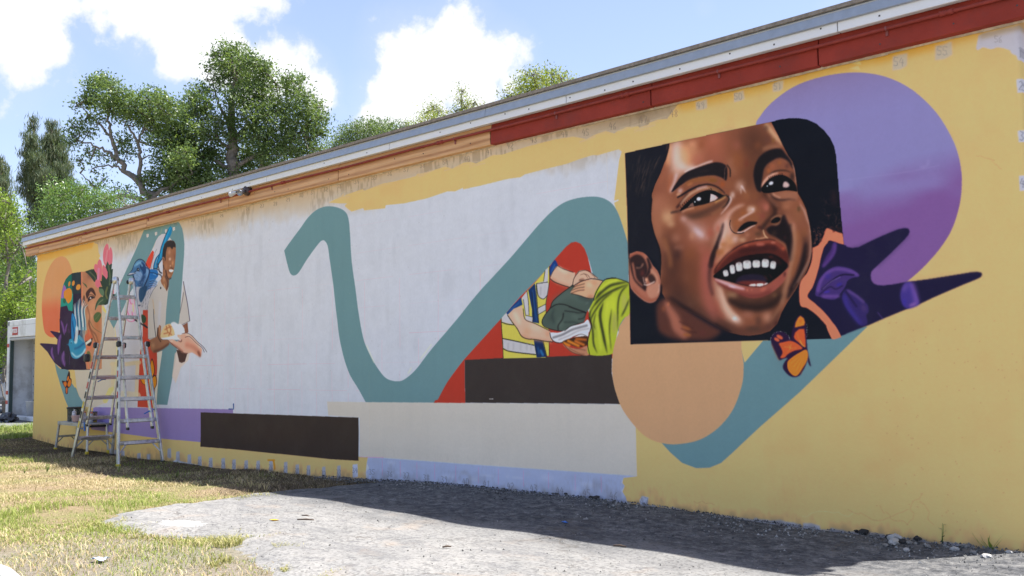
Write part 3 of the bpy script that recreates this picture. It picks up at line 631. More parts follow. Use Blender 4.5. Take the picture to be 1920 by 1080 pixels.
    F([(300,670),(318,640),(340,612),(385,572),(430,550),(480,542),(530,545),(568,556),(545,580),(480,600),(430,622),(385,650),(340,675)],(14,12,18),1.6)
    L([(300,690),(370,682),(430,650),(490,612),(545,590)],[16,18,16,14,6],(214,192,192),1.4,.95)
    L([(203,520),(193,570),(200,620),(222,662),(262,695),(330,704),(390,688)],9,(26,18,22),.9,.95)
    L([(750,520),(800,480),(850,462),(895,470),(908,500),(880,550),(830,585),(770,580)],[14,22,22,20,18,18,22,10],(150,108,82),2,.95);F([(755,550),(780,515),(820,490),(860,488),(880,508),(860,540),(820,555),(780,560)],(12,12,18),1.4)
    B(860,410,50,60,(150,92,70),.7)
    # dark plane beside the mouth
    F([(900,480),(940,450),(980,540),(1020,620),(1050,720),(1068,850),(1060,960),(1050,1060),(1000,1080),(985,950),(960,850),(880,790),(800,740),(720,700),(700,640),(760,600),(830,600),(880,560)],(42,28,34),3.5,.97)
    B(950,760,40,50,(80,36,40),.6)
    # philtrum
    B(590,710,90,50,(90,62,44),.85);B(800,700,60,60,(84,58,42),.7);L([(652,655),(660,700),(685,745),(715,770)],[10,14,18,12],(214,180,140),1.4,.95);L([(545,778),(610,772),(680,755)],12,(204,168,134),1.6,.9);B(700,650,50,30,(60,34,30),.6)
    B(430,720,60,50,(186,128,104),.7);B(270,780,60,70,(206,186,190),.9);B(160,650,80,110,(206,160,140),.7);B(370,790,90,50,(200,160,128),.8);B(160,760,60,70,(206,154,108),.7);B(100,850,80,60,(176,108,60),.8);B(150,940,70,60,(190,140,112),.6)
    # lower lid, right eye (crop D)
    F([(700,180),(800,150),(1110,135),(1125,200),(1100,260),(980,250),(880,262),(790,220)],(158,104,80),2.5,.8,False);L([(735,165),(780,215),(850,245),(930,250),(1000,240),(1090,252)],[14,26,26,24,14,8],(62,40,38),3,.9);L([(775,158),(810,190),(880,222)],14,(206,158,136),2,.85);L([(710,190),(770,270),(850,340)],26,(176,120,96),5,.7)
    B(960,340,110,70,(170,112,82),.8);B(1130,370,40,70,(104,76,50),.8);B(1060,620,40,120,(176,100,86),.7);B(1100,720,60,110,(160,94,54),.6);L([(950,440),(1010,520),(1060,640)],40,(172,116,92),6,.7)
    L([(1150,310),(1205,400),(1240,500),(1280,600),(1292,680)],[14,26,26,22,18],(184,144,132),2.2,.85);L([(1140,260),(1160,330)],14,(190,120,100),2,.6);L([(1180,480),(1230,620),(1250,740)],34,(140,86,64),5,.6)
    # right eye (crop B)
    p.at(1360,210,6.75)
    B(260,650,50,90,(130,62,46),.6);L([(500,150),(560,220),(640,320),(720,410)],[50,60,60,30],(206,166,128),4,.9);L([(560,140),(620,250),(700,350),(740,440)],12,(196,130,104),2,.8);B(500,200,60,60,(104,70,56),.8);B(520,340,60,70,(104,66,56),.8);B(600,360,30,60,(140,96,50),.7);L([(470,470),(560,440),(680,430)],36,(164,116,88),5,.8);B(400,420,60,80,(144,82,50),.6);B(130,420,90,80,(166,94,80),.6)
    F([(445,1010),(395,990),(362,900),(348,800),(355,720),(380,640),(430,560),(500,505),(570,475),(640,460),(705,468),(760,530),(810,590),(840,650),(862,720),(830,690),(790,625),(740,592),(690,577),(640,585),(580,620),(520,662),(480,720),(462,820),(448,940)],(40,31,38),2.2,1)
    B(590,690,70,80,(172,98,66),.9);B(680,640,40,50,(160,92,50),.7);B(780,680,50,60,(96,56,50),.8);B(540,740,40,60,(180,100,50),.6)
    L([(545,800),(610,755),(690,738),(760,740),(820,760)],[12,18,16,14,8],(50,36,32),1.8,.9);B(840,820,50,110,(52,38,38),.8)
    L([(455,945),(478,890),(530,830),(590,790),(660,770)],[16,30,34,30,16],(208,160,142),2.0,.95);B(560,830,30,20,(190,120,100),.5)
    F([(445,975),(470,930),(510,885),(560,840),(620,812),(690,796),(750,805),(810,840),(860,885),(890,930),(905,1000),(860,998),(780,990),(700,998),(620,1012),(540,1022),(470,1015)],(13,15,24),1.2)
    F([(722,945),(732,890),(760,878),(795,900),(806,935),(770,955)],(206,176,174),1.8,.95);E(572,900,30,22,(226,224,234),1.0,1,-25);E(523,935,9,10,(200,220,230),.7,1)
    for i in range(8): L([(550+i*24,850-i*7),(541+i*24,822-i*7)],6,(18,14,20),.5,.9,False)
    L([(845,670),(875,740),(886,820),(888,900)],[8,14,12,8],(176,138,126),1.5,.9)
    L([(880,905),(910,1000)],12,(120,70,60),1.8,.6)
    # mouth (crop F)
    p.at(1320,420,7.2)
    p.clip=facec
    F([(120,660),(160,560),(220,480),(290,400),(360,345),(440,300),(530,262),(620,240),(700,230),(780,222),(850,212),(910,212),(970,232),(1050,280),(1100,340),(1135,420),(1150,500),(1140,600),(1090,560),(1000,480),(900,440),(780,430),(650,450),(500,480),(380,540),(260,610),(180,670)],(104,42,34),2.0)
    L([(150,600),(260,460),(370,370),(500,300),(640,262),(760,250),(900,240),(990,270),(1080,350)],[20,30,30,40,50,54,44,40,26],(180,88,64),4.2,.85);B(760,275,110,36,(196,110,92),.8);B(930,250,60,24,(204,130,108),.7);B(560,290,70,30,(196,100,76),.6,-18);B(1070,330,40,40,(196,90,58),.7,40)
    L([(480,370),(620,350),(760,345),(880,300)],60,(70,26,26),6,.7);B(940,330,80,60,(70,30,30),.7)
    L([(130,620),(220,500),(330,390),(460,300),(560,258),(680,228),(800,215),(880,205),(960,222)],[8,10,12,14,14,16,14,12,8],(60,36,34),1.4,.85)
    F([(115,705),(180,645),(270,575),(350,520),(440,470),(540,435),(650,415),(780,402),(900,402),(1000,440),(1080,500),(1140,570),(1080,640),(990,720),(900,785),(800,842),(700,852),(560,835),(400,795),(280,765),(180,745)],(21,17,26),1.6)
    F([(400,470),(600,430),(850,410),(1000,450),(1060,540),(1000,560),(900,470),(700,455),(520,500),(400,560)],(74,30,30),5,.75);B(900,445,60,30,(96,36,30),.8)
    F([(420,790),(480,700),(600,672),(760,680),(840,730),(820,800),(640,800)],(46,36,66),3,.95);F([(425,795),(480,775),(560,765),(690,762),(790,770),(840,790),(800,838),(700,845),(560,828)],(118,48,44),2.2)
    L([(820,700),(860,760)],26,(84,36,34),3,.8);L([(880,680),(915,730)],20,(96,42,40),2.5,.8)
    T=(200,200,202)
    for x,y,rx,ry,ro in ((285,664,36,44,-12),(376,612,36,62,-8),(468,578,46,62,-6),(576,550,58,58,-4),(703,540,54,52,0),(825,532,50,58,4),(930,556,40,54,8)):
        t=np.linspace(0,2*np.pi,24,endpoint=False); cx=np.sign(np.cos(t))*abs(np.cos(t))**.6*rx; cy=np.sign(np.sin(t))*abs(np.sin(t))**.6*ry
        c_,s_=np.cos(np.radians(ro)),np.sin(np.radians(ro)); F(np.stack([x+cx*c_-cy*s_,y+cx*s_+cy*c_],1),T,1.4,1,False)
        B(x,y-ry*.75,rx*.9,ry*.5,(120,112,116),.6);B(x+rx*.75,y,rx*.35,ry*.8,(150,146,152),.5)
    L([(350,720),(500,650),(700,615),(880,615),(960,640)],20,(10,12,18),2.5,.9)
    for q in ([(600,832),(630,812),(690,808),(698,835),(650,840)],[(706,838),(712,806),(760,800),(800,805),(796,832),(750,842)],[(806,828),(820,802),(862,794),(850,812)]): F(q,(222,206,204),.8)
    F([(115,735),(200,752),(300,785),(420,815),(560,842),(700,856),(800,846),(900,792),(1000,715),(1080,645),(1138,585),(1142,650),(1090,760),(1010,850),(910,925),(770,985),(640,998),(540,975),(430,925),(320,875),(220,825),(150,780)],(158,82,70),1.8)
    L([(180,790),(300,850),(450,930),(600,970),(760,965),(900,910)],44,(116,50,46),5,.8);L([(140,745),(220,775),(320,812),(430,850),(540,878)],[18,40,50,46,26],(206,166,172),3.6,.9);B(370,845,90,18,(216,196,214),.8,14);B(800,880,80,40,(186,98,80),.8,-20);B(960,780,80,24,(170,84,70),.8,-38);B(1090,680,30,60,(90,44,42),.8)
    B(580,890,22,26,(214,134,112),.8);B(640,888,18,22,(200,120,98),.7)
    # folds either side
    L([(250,0),(215,130),(160,290),(110,430),(75,560),(60,700),(70,830),(110,960)],[20,30,40,46,44,40,34,20],(58,38,38),4,.85)
    L([(20,500),(30,700),(80,900)],60,(160,86,78),8,.6)
    B(180,380,50,80,(156,90,44),.7);L([(150,520),(250,420),(360,340)],30,(196,140,116),4,.7)
    F([(1140,560),(1180,300),(1190,0),(1140,0),(1100,200),(1140,420)],(44,30,34),4,.7,False)
    L([(1190,0),(1220,150),(1215,300),(1190,460),(1160,600),(1130,760),(1080,920),(1040,1060)],[50,60,60,60,56,50,46,40],(170,122,94),5,.85);L([(1280,120),(1290,260),(1250,480),(1190,700)],40,(156,98,60),6,.7)
    L([(1370,260),(1350,420),(1320,560),(1260,720),(1190,860),(1130,1000)],[30,56,66,56,50,40],(40,28,34),5,.9);L([(1435,40),(1438,300),(1415,480),(1340,640),(1260,790)],[14,18,18,20,14],(168,134,122),2.4,.85);L([(1400,520),(1300,700),(1200,860)],16,(120,90,76),3,.6);B(1350,120,50,120,(150,92,56),.6)
    # chin (crop G)
    p.at(1340,530,6.0)
    B(190,140,110,60,(168,130,96),.8);B(680,150,60,50,(134,92,62),.8);L([(150,190),(300,260),(480,280),(650,240),(760,130)],[50,80,90,90,50],(56,36,32),7,.9)
    L([(50,60),(90,180),(140,300),(230,400)],[20,40,60,70],(206,172,152),5,.85);B(240,410,75,50,(208,184,176),.9,15);B(220,402,46,32,(218,208,212),.7);B(370,360,120,60,(162,104,84),.8);B(590,390,70,90,(196,146,122),.85);B(490,430,50,110,(84,56,48),.7);B(430,520,160,50,(92,62,50),.8);L([(800,80),(760,230),(690,340),(640,420)],[36,34,30,20],(150,104,78),4,.85);B(700,470,50,60,(80,38,40),.8);B(610,500,60,40,(104,62,56),.6)
    L([(0,470),(120,550),(260,600),(420,620),(560,600),(680,540),(730,440)],26,(40,28,32),5,.8)
    L([(10,200),(30,300),(100,400)],30,(172,80,64),6,.6)
    p.setclip(None); p.at(1150,200,2.349); p.setclip(fr)
    # neck and ear (crop E)
    p.at(1160,490,6.75)
    F([(470,560),(560,470),(650,455),(830,585),(1000,695),(1200,815),(1300,880),(1150,990),(900,1000),(700,985),(560,930),(490,840)],(92,52,42),7,.9)
    L([(590,520),(640,620),(700,720),(740,840),(840,950)],[60,90,120,130,90],(166,102,82),7,.9);B(850,850,110,40,(160,92,50),.85,20);B(860,930,100,36,(150,90,50),.8,8);L([(760,760),(850,800),(930,850)],12,(60,32,30),2,.7);L([(780,850),(900,890),(980,900)],12,(60,32,30),2,.7);B(1060,900,80,50,(92,48,46),.7);B(560,600,40,60,(150,84,54),.7);B(620,540,30,40,(186,110,76),.7)
    L([(640,455),(740,520),(830,585),(1000,690),(1200,808),(1400,900)],[16,30,40,46,46,46],(34,24,34),5,.7,True)
    F([(128,-80),(150,-105),(215,-130),(290,-118),(350,-70),(395,0),(430,60),(480,115),(515,200),(524,280),(518,380),(490,460),(450,505),(390,524),(330,508),(270,465),(200,405),(140,320),(125,200)],(164,102,82),1.2)
    F([(130,-40),(200,-90),(280,-70),(330,0),(355,80),(350,150),(320,200),(345,320),(330,375),(270,330),(210,270),(170,200),(135,60)],(40,26,28),2.4,.95)
    L([(165,20),(185,120),(210,220),(290,310)],[26,30,26,18],(156,96,78),2.5,.9);L([(130,-60),(220,-112),(300,-95)],26,(156,84,66),3,.8);L([(355,-40),(385,60),(370,140),(330,200)],[30,44,40,30],(30,20,24),3,.9)
    L([(215,80),(270,70),(300,30)],18,(170,120,100),2.2,.85);B(290,150,36,70,(104,46,42),.8);B(250,60,50,30,(24,20,26),.7)
    F([(400,90),(450,130),(490,200),(500,330),(480,440),(400,470),(350,400),(350,330),(420,290),(460,240),(430,180),(395,130)],(184,130,108),3,.9);F([(360,180),(410,160),(455,215),(450,265),(400,275),(370,240)],(46,30,30),2.4,.9)
    L([(310,290),(350,300),(400,280),(445,255)],14,(220,196,186),1.6,.95);E(342,232,16,18,(226,180,150),1.4,.9);L([(300,200),(315,270),(345,260)],10,(206,170,160),1.5,.8);L([(500,290),(505,340),(490,400)],12,(214,184,172),2,.8)
    L([(160,340),(240,420),(320,480),(420,500),(480,460)],26,(140,72,52),4,.7);L([(140,330),(230,430),(330,505),(400,522),(470,490)],7,(176,134,122),1.2,.7);L([(528,300),(520,420),(470,520)],26,(24,20,28),3,.8)
    # hair, left (crops A and C in one frame: A)
    p.at(1160,220,7.2)
    HR=(19,21,31)
    F([(60,440),(675,340),(672,400),(655,470),(625,570),(590,640),(560,710),(520,800),(470,905),(436,960),(424,1030),(430,1060),(440,1110),(432,1180),(425,1300),(428,1400),(445,1480),(466,1560),(490,1630),(520,1700),(545,1770),(560,1850),(566,1960),(556,2060),(540,2070),(500,1960),(420,1880),(320,1820),(230,1800),(120,1840),(60,1800)],HR,1.6,1,False)
    for i in range(120):
        x=p.rng.uniform(100,600);y=p.rng.uniform(470,960)
        if x>640-(y-420)*.48: continue
        ln=p.rng.uniform(70,190);sl=p.rng.uniform(.25,.55)*(x/400.)
        L([(x,y),(x-sl*ln*.5,y+ln*.5),(x-sl*ln*.85,y+ln)],p.rng.uniform(3,11),[(84,66,58),(58,48,46),(110,82,66)][p.rng.integers(3)],1.4,p.rng.uniform(.12,.5)*min(1,x/330),taper=True)
    for i in range(36):
        x=p.rng.uniform(110,420);y=p.rng.uniform(1000,1450);L([(x,y),(x-8,y+90)],6,(60,52,50),1.6,.25,taper=True)
    for i in range(26):
        y=p.rng.uniform(420,1500); x=np.interp(y,[360,580,700,905,1040,1300,1480,1700],[672,625,560,470,430,428,445,540])
        L([(x-14,y),(x+10,y+20+p.rng.uniform(0,30))],8,(70,44,40),2,.5,taper=True)
    L([(650,360),(640,440)],14,(130,76,60),2.5,.5)
    # black hair mass, right, with curls
    p.at(1150,200,2.349)
    F([(692,62),(730,52),(1000,40),(1020,600),(1006,556),(985,535),(960,530),(932,532),(925,560),(915,590),(900,610),(876,622),(874,600),(868,540),(860,500),(848,450),(828,405),(810,375),(806,330),(798,270),(788,240),(768,212),(745,168),(720,118)],(9,13,24),1.1,1,False)
    for i in range(46):
        x=p.rng.uniform(900,1000);y=p.rng.uniform(350,550); a=p.rng.uniform(0,6);r_=p.rng.uniform(6,15)
        if x+y*.0<890: continue
        t=np.linspace(a,a+2.4,6); L(np.stack([x+r_*np.cos(t),y+r_*np.sin(t)],1),p.rng.uniform(1.5,4),[(120,70,62),(84,48,46),(150,96,80)][p.rng.integers(3)],.8,p.rng.uniform(.2,.6)*(y-330)/200*(1 if x>915 else .5),taper=True)
    for i in range(26):
        x=p.rng.uniform(880,925);y=p.rng.uniform(535,608)
        t=np.linspace(0,4,7)+p.rng.random()*6; L(np.stack([x+5*np.cos(t),y+5*np.sin(t)],1),1.5,(180,100,76),.5,.6)
    for i in range(14):
        x=p.rng.uniform(950,1005);L([(x,528),(x+8,540+p.rng.random()*14)],2.2,(40,22,26),.6,.8)
    B(970,400,24,70,(48,28,34),.6)
    L([(812,380),(850,450),(870,540),(875,640),(866,690),(845,740)],3,(30,20,24),1.0,.8)
    p.setclip(None)
    L([(50,206),(60,600),(75,1046)],2.2,(70,30,40),.5,.6,False)
    p.clip=None
    p.at(1150,200,2.349); mm=p.mask([p.pt(face)],2.0); k_,x0,y0=mm; h_,w_=k_.shape; v=p.im[y0:y0+h_,x0:x0+w_]
    lum=v.mean(2,keepdims=True); tgt=np.clip(.40+(lum-.40)*1.16,0.02,1)-.035; f=tgt/np.maximum(lum,.03); v+=(v*f-v)*k_[...,None]*.9
    # ---- monarch under the chin (crop G)
    p.at(1340,530,6.0)
    D=(38,20,52)
    B(760,860,150,160,(70,80,90),.25)
    F([(960,366),(1000,395),(1022,450),(1030,520),(1036,640),(1044,740),(1060,830),(1085,935),(1070,930),(1050,880),(1056,820),(1030,920),(990,1000),(950,1050),(890,1062),(840,1045),(790,995),(768,945),(790,890),(820,850),(780,855),(730,872),(700,820),(660,740),(636,680),(632,620),(660,575),(710,550),(770,555),(820,590),(850,620),(862,640),(866,560),(890,470),(920,400)],D,.8)
    OR=(224,124,42); RO=(214,88,46)
    F([(962,372),(1000,400),(1015,445),(1005,480),(900,505),(910,450),(935,400)],OR,.8,1,False);B(965,430,24,36,(206,84,40),.8)
    F([(905,560),(950,520),(1005,520),(1018,600),(1024,728),(980,700),(905,640),(890,610)],RO,.8,1,False);L([(960,650),(985,700),(1015,720)],12,(230,160,60),1,.8);L([(930,560),(940,620),(975,690)],5,(236,140,60),.8,.7)
    F([(722,685),(770,670),(850,655),(920,680),(988,740),(900,765),(830,800),(790,840),(740,845),(765,790),(745,730)],RO,.8);
    for q in (((830,700),(850,740),(820,780)),((850,740),(920,735)),((780,720),(850,730)),((860,690),(850,740))): L(q,6,(236,150,66),.8,.8)
    E(730,612,40,20,(206,92,60),.8,1,30);E(698,640,34,18,(206,92,60),.8,1,30)
    F([(820,900),(860,850),(950,790),(1030,755),(1052,820),(1030,900),(980,980),(930,1045),(880,1040),(830,980)],OR,.9)
    for k in range(9):
        t=k/8.; L([(1025,775),(840+150*t*.9,890+150*t)],5,[(196,84,30),(238,160,66)][k%2],.8,.6)
    L([(640,690),(700,830),(730,870)],12,(170,90,50),2,.5)
    for i in range(60):
        t=p.rng.random()*3.1+3.1; E(735+108*np.cos(t)+p.rng.normal()*3,650+100*np.sin(t)+p.rng.normal()*3,2.5,2.5,(190,200,190),.4,.7)
    for i in range(30): E(1040+p.rng.normal()*6,450+p.rng.random()*170,2.5,2.5,(190,200,200),.4,.7)

def left_end(p):
    F=p.fill; L=p.line; B=p.soft; E=p.ell
    YEL=(208,173,110); TEAL=(99,136,145)
    p.at(0,0,1)
    # yellow field at the far end
    F([(20,440),(171,450),(178,456),(184,458),(185,466),(186,474),(189,480),(187,484),(192,496),(196,520),(196,580),(205,640),(205,700),(176,763),(172,805),(300,822),(300,870),(20,840)],YEL,.5,1,False)
    L([(66,484),(120,472),(171,458)],16,(202,150,54),3.5,.6,False)  # warm eave bounce painted into the yellow here too
    # cream block and round form
    F([(190,600),(205,560),(300,560),(300,764),(176,763),(188,700)],(184,186,196),.6,1,False)
    CR=(186,180,166)
    F([(136,690),(190,560),(200,585),(212,610),(219,645),(219,690),(213,730),(199,755),(176,765),(160,762),(150,745),(141,720)],CR,.5,1,False)
    L([(213,600),(219,645),(219,690),(212,735)],1.6,(216,190,120),.5,.8)
    # peach-to-coral oval
    p.at(60,450,6.356)
    ov=[(350,195),(385,203),(415,225),(450,285),(480,385),(500,520),(500,900),(300,1100),(280,1150),(220,1160),(160,1120),(135,1070),(115,950),(105,800),(108,690),(120,590),(150,450),(190,340),(250,250),(300,210)]
    F(ov,(194,142,98),.5)
    m=p.mask([p.smooth(p.pt(ov))],.4); msk,mx,my=m
    yy=Z1-(my+np.arange(msk.shape[0])+.5)/PP; z_t=to_wall([(60+200/6.356,450+715/6.356)])[0,1]
    t=np.clip((z_t-yy)/1.2+.35,0,1)[:,None,None]*np.ones((1,msk.shape[1],1)); t=t*t*(3-2*t)
    cc=np.array((194,142,96))*(1-t)+np.array((200,104,70))*t
    p.put(msk,mx,my,lambda *_:(cc/255).astype(np.float32))
    p.at(60,580,5.4)
    # teal ribbon below the frame
    F([(225,545),(280,600),(370,612),(372,640),(400,750),(445,795),(480,880),(545,980),(520,1030),(480,1050),(430,1045),(375,1005),(330,900),(280,750),(245,640)],TEAL,.5,1,False)
    F([(365,612),(428,612),(440,700),(452,795),(430,790),(400,740),(372,690)],YEL,.5,1,False)
    F([(560,0),(700,0),(700,610),(428,612),(560,300)],CR,.5,1,False)
    F([(428,612),(690,605),(720,700),(560,985),(545,985),(500,900),(470,850),(450,780)],CR,.5,1,False)
    # violet leaves leaving the frame
    DV=(44,24,62)
    F([(283,80),(400,200),(560,450),(560,610),(350,612),(300,600),(220,540),(150,430),(72,350),(85,343),(160,347),(248,355),(252,305),(175,222),(190,218),(275,237),(272,100)],DV,.5,1,False)
    # framed picture (crop left)
    p.at(60,450,6.356)
    fr=[(480,395),(530,387),(590,380),(690,365),(745,350),(790,340),(838,330),(836,600),(832,900),(830,1536),(700,1540),(500,1542),(345,1540),(325,900),(335,700),(350,600),(372,520),(400,465),(435,425)]
    p.setclip(fr)
    F(fr,(34,20,46),.4,1,False)
    F([(330,840),(335,600),(380,450),(480,380),(490,560),(480,850),(430,840),(410,780),(340,800)],(22,134,124),.6,1,False);F([(370,470),(470,380),(480,620),(440,560),(400,600)],(14,92,80),1,.9,False)
    F([(470,380),(600,370),(600,640),(480,640),(470,500)],(26,42,50),1,.95,False)
    F([(345,640),(372,540),(395,560),(400,600),(370,640),(365,690),(340,690)],(140,96,176),.6)
    F([(372,620),(400,590),(440,572),(468,600),(474,660),(460,720),(425,755),(400,720),(375,690)],(222,126,34),.6)
    E(440,522,12,32,(222,130,44),.6,1,12);E(490,515,16,32,(226,134,44),1,1,10);B(550,560,50,55,(120,70,40),.8);E(550,562,26,36,(228,138,50),1,1,25)
    E(380,725,20,30,(20,90,66),.6,1)
    F([(330,800),(410,785),(430,840),(475,850),(475,1100),(330,1100)],(42,18,52),.6,1,False)
    # portrait half
    F([(586,378),(840,325),(836,1545),(700,1545),(650,1545),(618,1300),(600,1100),(590,900)],(176,124,92),.5,1,False)
    B(640,460,60,120,(146,92,66),.8);B(700,420,80,60,(100,60,46),.8);B(760,520,60,80,(186,136,108),.7);B(720,780,100,90,(196,140,104),.9);B(780,1000,50,160,(166,96,54),.9);B(700,900,60,60,(204,154,120),.8)
    L([(590,380),(592,700),(606,1000)],14,(222,122,86),.9,.95,False)
    F([(640,660),(645,620),(690,572),(730,580),(760,640),(755,665),(700,615),(660,700)],(56,32,28),1.2,.95)
    F([(665,700),(690,672),(720,668),(752,690),(720,700),(690,720),(668,740)],(40,26,28),1,.95);E(700,692,12,12,(200,190,196),.7,.9);E(712,685,8,10,(24,18,22),.6,1);L([(670,660),(710,650),(755,680)],9,(60,38,32),1,.8)
    E(618,710,14,50,(70,44,34),1.4,.8);B(640,800,40,120,(150,98,70),.8);L([(640,760),(620,860),(595,960)],28,(212,160,128),3,.6);L([(655,780),(690,900),(680,1000)],16,(120,74,52),3,.6)
    B(640,1030,50,40,(170,104,76),.9);B(630,1060,26,20,(60,36,30),.9)
    L([(680,960),(700,1060),(760,1130),(790,1220)],14,(100,60,44),2.5,.8);L([(690,960),(740,1050),(830,1110)],5,(70,84,50),1,.8)
    F([(640,530),(600,505),(610,520),(655,570),(650,545)],(60,84,50),.8);F([(740,900),(770,865),(805,860),(828,890),(810,940),(780,980),(750,970),(738,930)],(72,92,52),.8);L([(750,960),(815,875)],4,(110,126,80),.8,.8)
    p.at(60,580,5.4)
    F([(525,300),(530,270),(560,240),(570,200),(600,240),(612,280),(610,310),(560,320),(535,320)],(186,96,66),1.2);F([(540,325),(575,315),(612,290),(606,330),(590,370),(560,365)],(40,24,24),1)
    for i in range(5): E(550+i*11,345-i*8,7,16,(216,208,200),.7,1,-10)
    F([(545,370),(590,372),(618,320),(620,360),(590,410),(555,410)],(198,112,82),1.2);B(590,240,26,40,(196,130,96),.6);L([(575,140),(600,220),(640,320),(660,400)],14,(126,72,46),2.5,.8);B(670,300,30,120,(170,100,62),.8)
    F([(552,440),(580,425),(600,480),(600,520),(580,530),(560,490)],(96,98,54),.9);B(620,520,60,80,(190,134,100),.8);L([(545,400),(552,500),(580,605)],14,(206,116,84),1.2,.8)
    # hummingbird-like blue bird with white tail
    for i in range(13):
        x=470+i*9; L([(x-50+ i*3.5,-120+abs(i-6)*12),(x-44,0),(x-34,120),(x-30,210)],[3,7,8,8],[(150,206,222),(232,240,244),(60,120,160),(20,90,130)][i%4],.6,.9)
    F([(398,60),(420,50),(445,120),(440,220),(410,330),(395,250)],(18,110,172),.8);L([(405,120),(430,280)],7,(12,50,90),.8,.8);L([(418,80),(440,200)],5,(80,170,210),.8,.8)
    F([(345,355),(368,345),(375,310),(400,298),(425,320),(440,330),(470,260),(500,280),(530,320),(545,400),(520,450),(470,495),(430,500),(400,480),(385,430),(372,370)],(40,130,170),.8)
    L([(440,340),(450,260),(455,180)],30,(210,232,240),3,.8);L([(400,440),(450,480),(510,450),(540,400)],16,(190,220,234),3,.8);L([(430,400),(480,380),(530,340)],18,(20,70,120),3,.7);B(400,330,20,20,(110,180,214),.8);E(396,340,5,5,(10,14,24),.5,1);L([(345,358),(370,352)],7,(18,50,76),.6,.9)
    for i in range(10): L([(470+i*6,300+i*4),(480+i*6,250),(500+i*5,180)],4,[(20,60,90),(150,200,220)][i%2],.7,.8)
    p.setclip(None)
    # violet leaf highlights
    for q,w in (([(285,110),(310,180),(325,260)],26),([(355,140),(340,190),(335,240)],18),([(200,380),(195,440),(220,520)],26),([(290,250),(270,320),(260,460)],34),([(320,420),(310,500),(330,580)],40),([(380,470),(375,560)],20),([(370,200),(375,240)],26)):
        L(q,w,(104,64,140),2.2,.6,taper=True); L(q,w*.35,(140,100,176),1.4,.5,taper=True)
    L([(345,610),(500,612),(688,606)],4,(30,18,34),.5,.9,False)
    # small monarch
    F([(370,625),(382,650),(384,690),(398,710),(396,760),(378,790),(365,800),(362,850),(350,858),(338,845),(336,795),(320,770),(303,735),(305,722),(345,725),(352,680)],(48,26,24),.5)
    F([(356,690),(366,675),(372,700),(360,725),(352,715)],(220,110,30),.5);F([(365,735),(378,705),(392,722),(390,765),(372,785),(358,765)],(226,112,30),.5);F([(318,742),(342,732),(350,760),(338,785),(322,765)],(222,106,34),.5);F([(342,798),(358,798),(356,845),(346,850)],(210,96,34),.5)
    # ---------- pink flowers and leaves (crop 60,450)
    p.at(60,450,6.356)
    PK=(206,104,122)
    F([(640,375),(740,348),(770,400),(780,460),(750,500),(700,440),(660,400)],(38,52,40),.8);L([(690,380),(750,440),(765,490)],14,(96,104,72),1.5,.7)
    for q in ([(900,45),(920,80),(918,180),(905,290),(880,310),(855,250),(852,170),(870,90)],[(940,85),(960,130),(966,220),(955,290),(930,300),(912,260),(918,150)],[(815,232),(835,280),(836,400),(800,400),(782,330),(790,260)],[(765,285),(790,310),(800,380),(770,390),(745,350),(748,300)],[(850,300),(885,330),(908,400),(895,470),(870,450),(842,390)],[(790,400),(835,380),(835,450),(805,490),(780,460)],[(790,460),(815,480),(822,540),(790,572),(758,540),(758,490)],[(950,530),(975,560),(975,640),(945,660),(925,600),(930,555)]):
        F(q,PK,.5)
    L([(905,120),(880,270)],14,(236,140,150),1.5,.7);L([(800,340),(790,470)],26,(226,130,170),2,.7);L([(920,120),(915,240)],4,(190,80,104),.8,.8)
    F([(905,255),(925,300),(950,280),(958,290),(950,350),(968,345),(962,400),(955,480),(950,560),(945,640),(1020,650),(1000,690),(960,700),(940,740),(880,775),(850,770),(845,720),(850,660),(805,600),(800,560),(840,560),(815,490),(835,490),(840,410),(870,440),(890,470),(905,440),(905,380),(880,320)],(40,58,46),.6,1,False)
    L([(915,300),(930,420),(925,540)],16,(88,104,70),1.5,.8);L([(900,560),(880,640),(900,700)],22,(104,108,64),2,.8);F([(755,840),(762,770),(790,710),(830,675),(880,690),(890,720),(850,770),(790,780)],(52,74,52),.7);L([(770,810),(800,750),(850,710)],12,(126,140,110),1.6,.7);F([(800,590),(840,580),(860,620),(850,670),(815,640)],(84,110,86),.8)
    F([(835,790),(860,800),(890,860),(905,900),(880,870),(850,840)],(222,190,112),.5)
    F([(1095,455),(1115,490),(1118,560),(1100,588),(1075,575),(1062,530),(1068,480)],(226,104,136),.5);B(1100,540,18,44,(190,60,130),.8)
    # ---------- teal arch, man, bird (crop 200,410 k 8.308)
    p.at(200,410,8.308)
    F([(595,140),(800,100),(980,55),(1090,20),(1140,70),(1180,150),(1200,260),(1210,400),(1205,560),(1190,800),(1150,1500),(1080,2200),(960,2900),(640,2890),(760,2300),(860,1500),(925,1040),(1000,560),(1020,340),(990,300),(920,238),(860,240),(810,275),(770,340),(700,500),(600,720),(520,920),(420,1080),(374,1147),(250,1430),(112,1711),(-8,1479),(150,1150),(330,760),(420,560),(510,350)],TEAL,.5,1,False)
    F([(870,130),(850,190),(836,235),(845,236),(875,140)],(160,168,110),1,.5,False)
    L([(600,140),(850,90),(1090,25)],50,(92,104,76),5,.55,False)
    W=(182,186,200)
    F([(735,470),(770,345),(810,280),(860,242),(918,236),(900,300),(860,420),(840,500),(800,600),(760,700),(740,780),(690,800),(560,1060),(450,1060),(440,900),(560,720),(640,660)],W,.5,1,False)
    for x,y in ((635,262),(770,232),(928,190),(1052,158)): F([(x-16,y-22),(x+18,y-26),(x+18,y+22),(x+6,y+18),(x+2,y+34),(x-10,y+30),(x-16,y+14)],(202,196,198),.5,1,False);L([(x-6,y-14),(x+8,y-8),(x-2,y+8),(x+8,y+12)],4,(130,110,108),.5,.8)
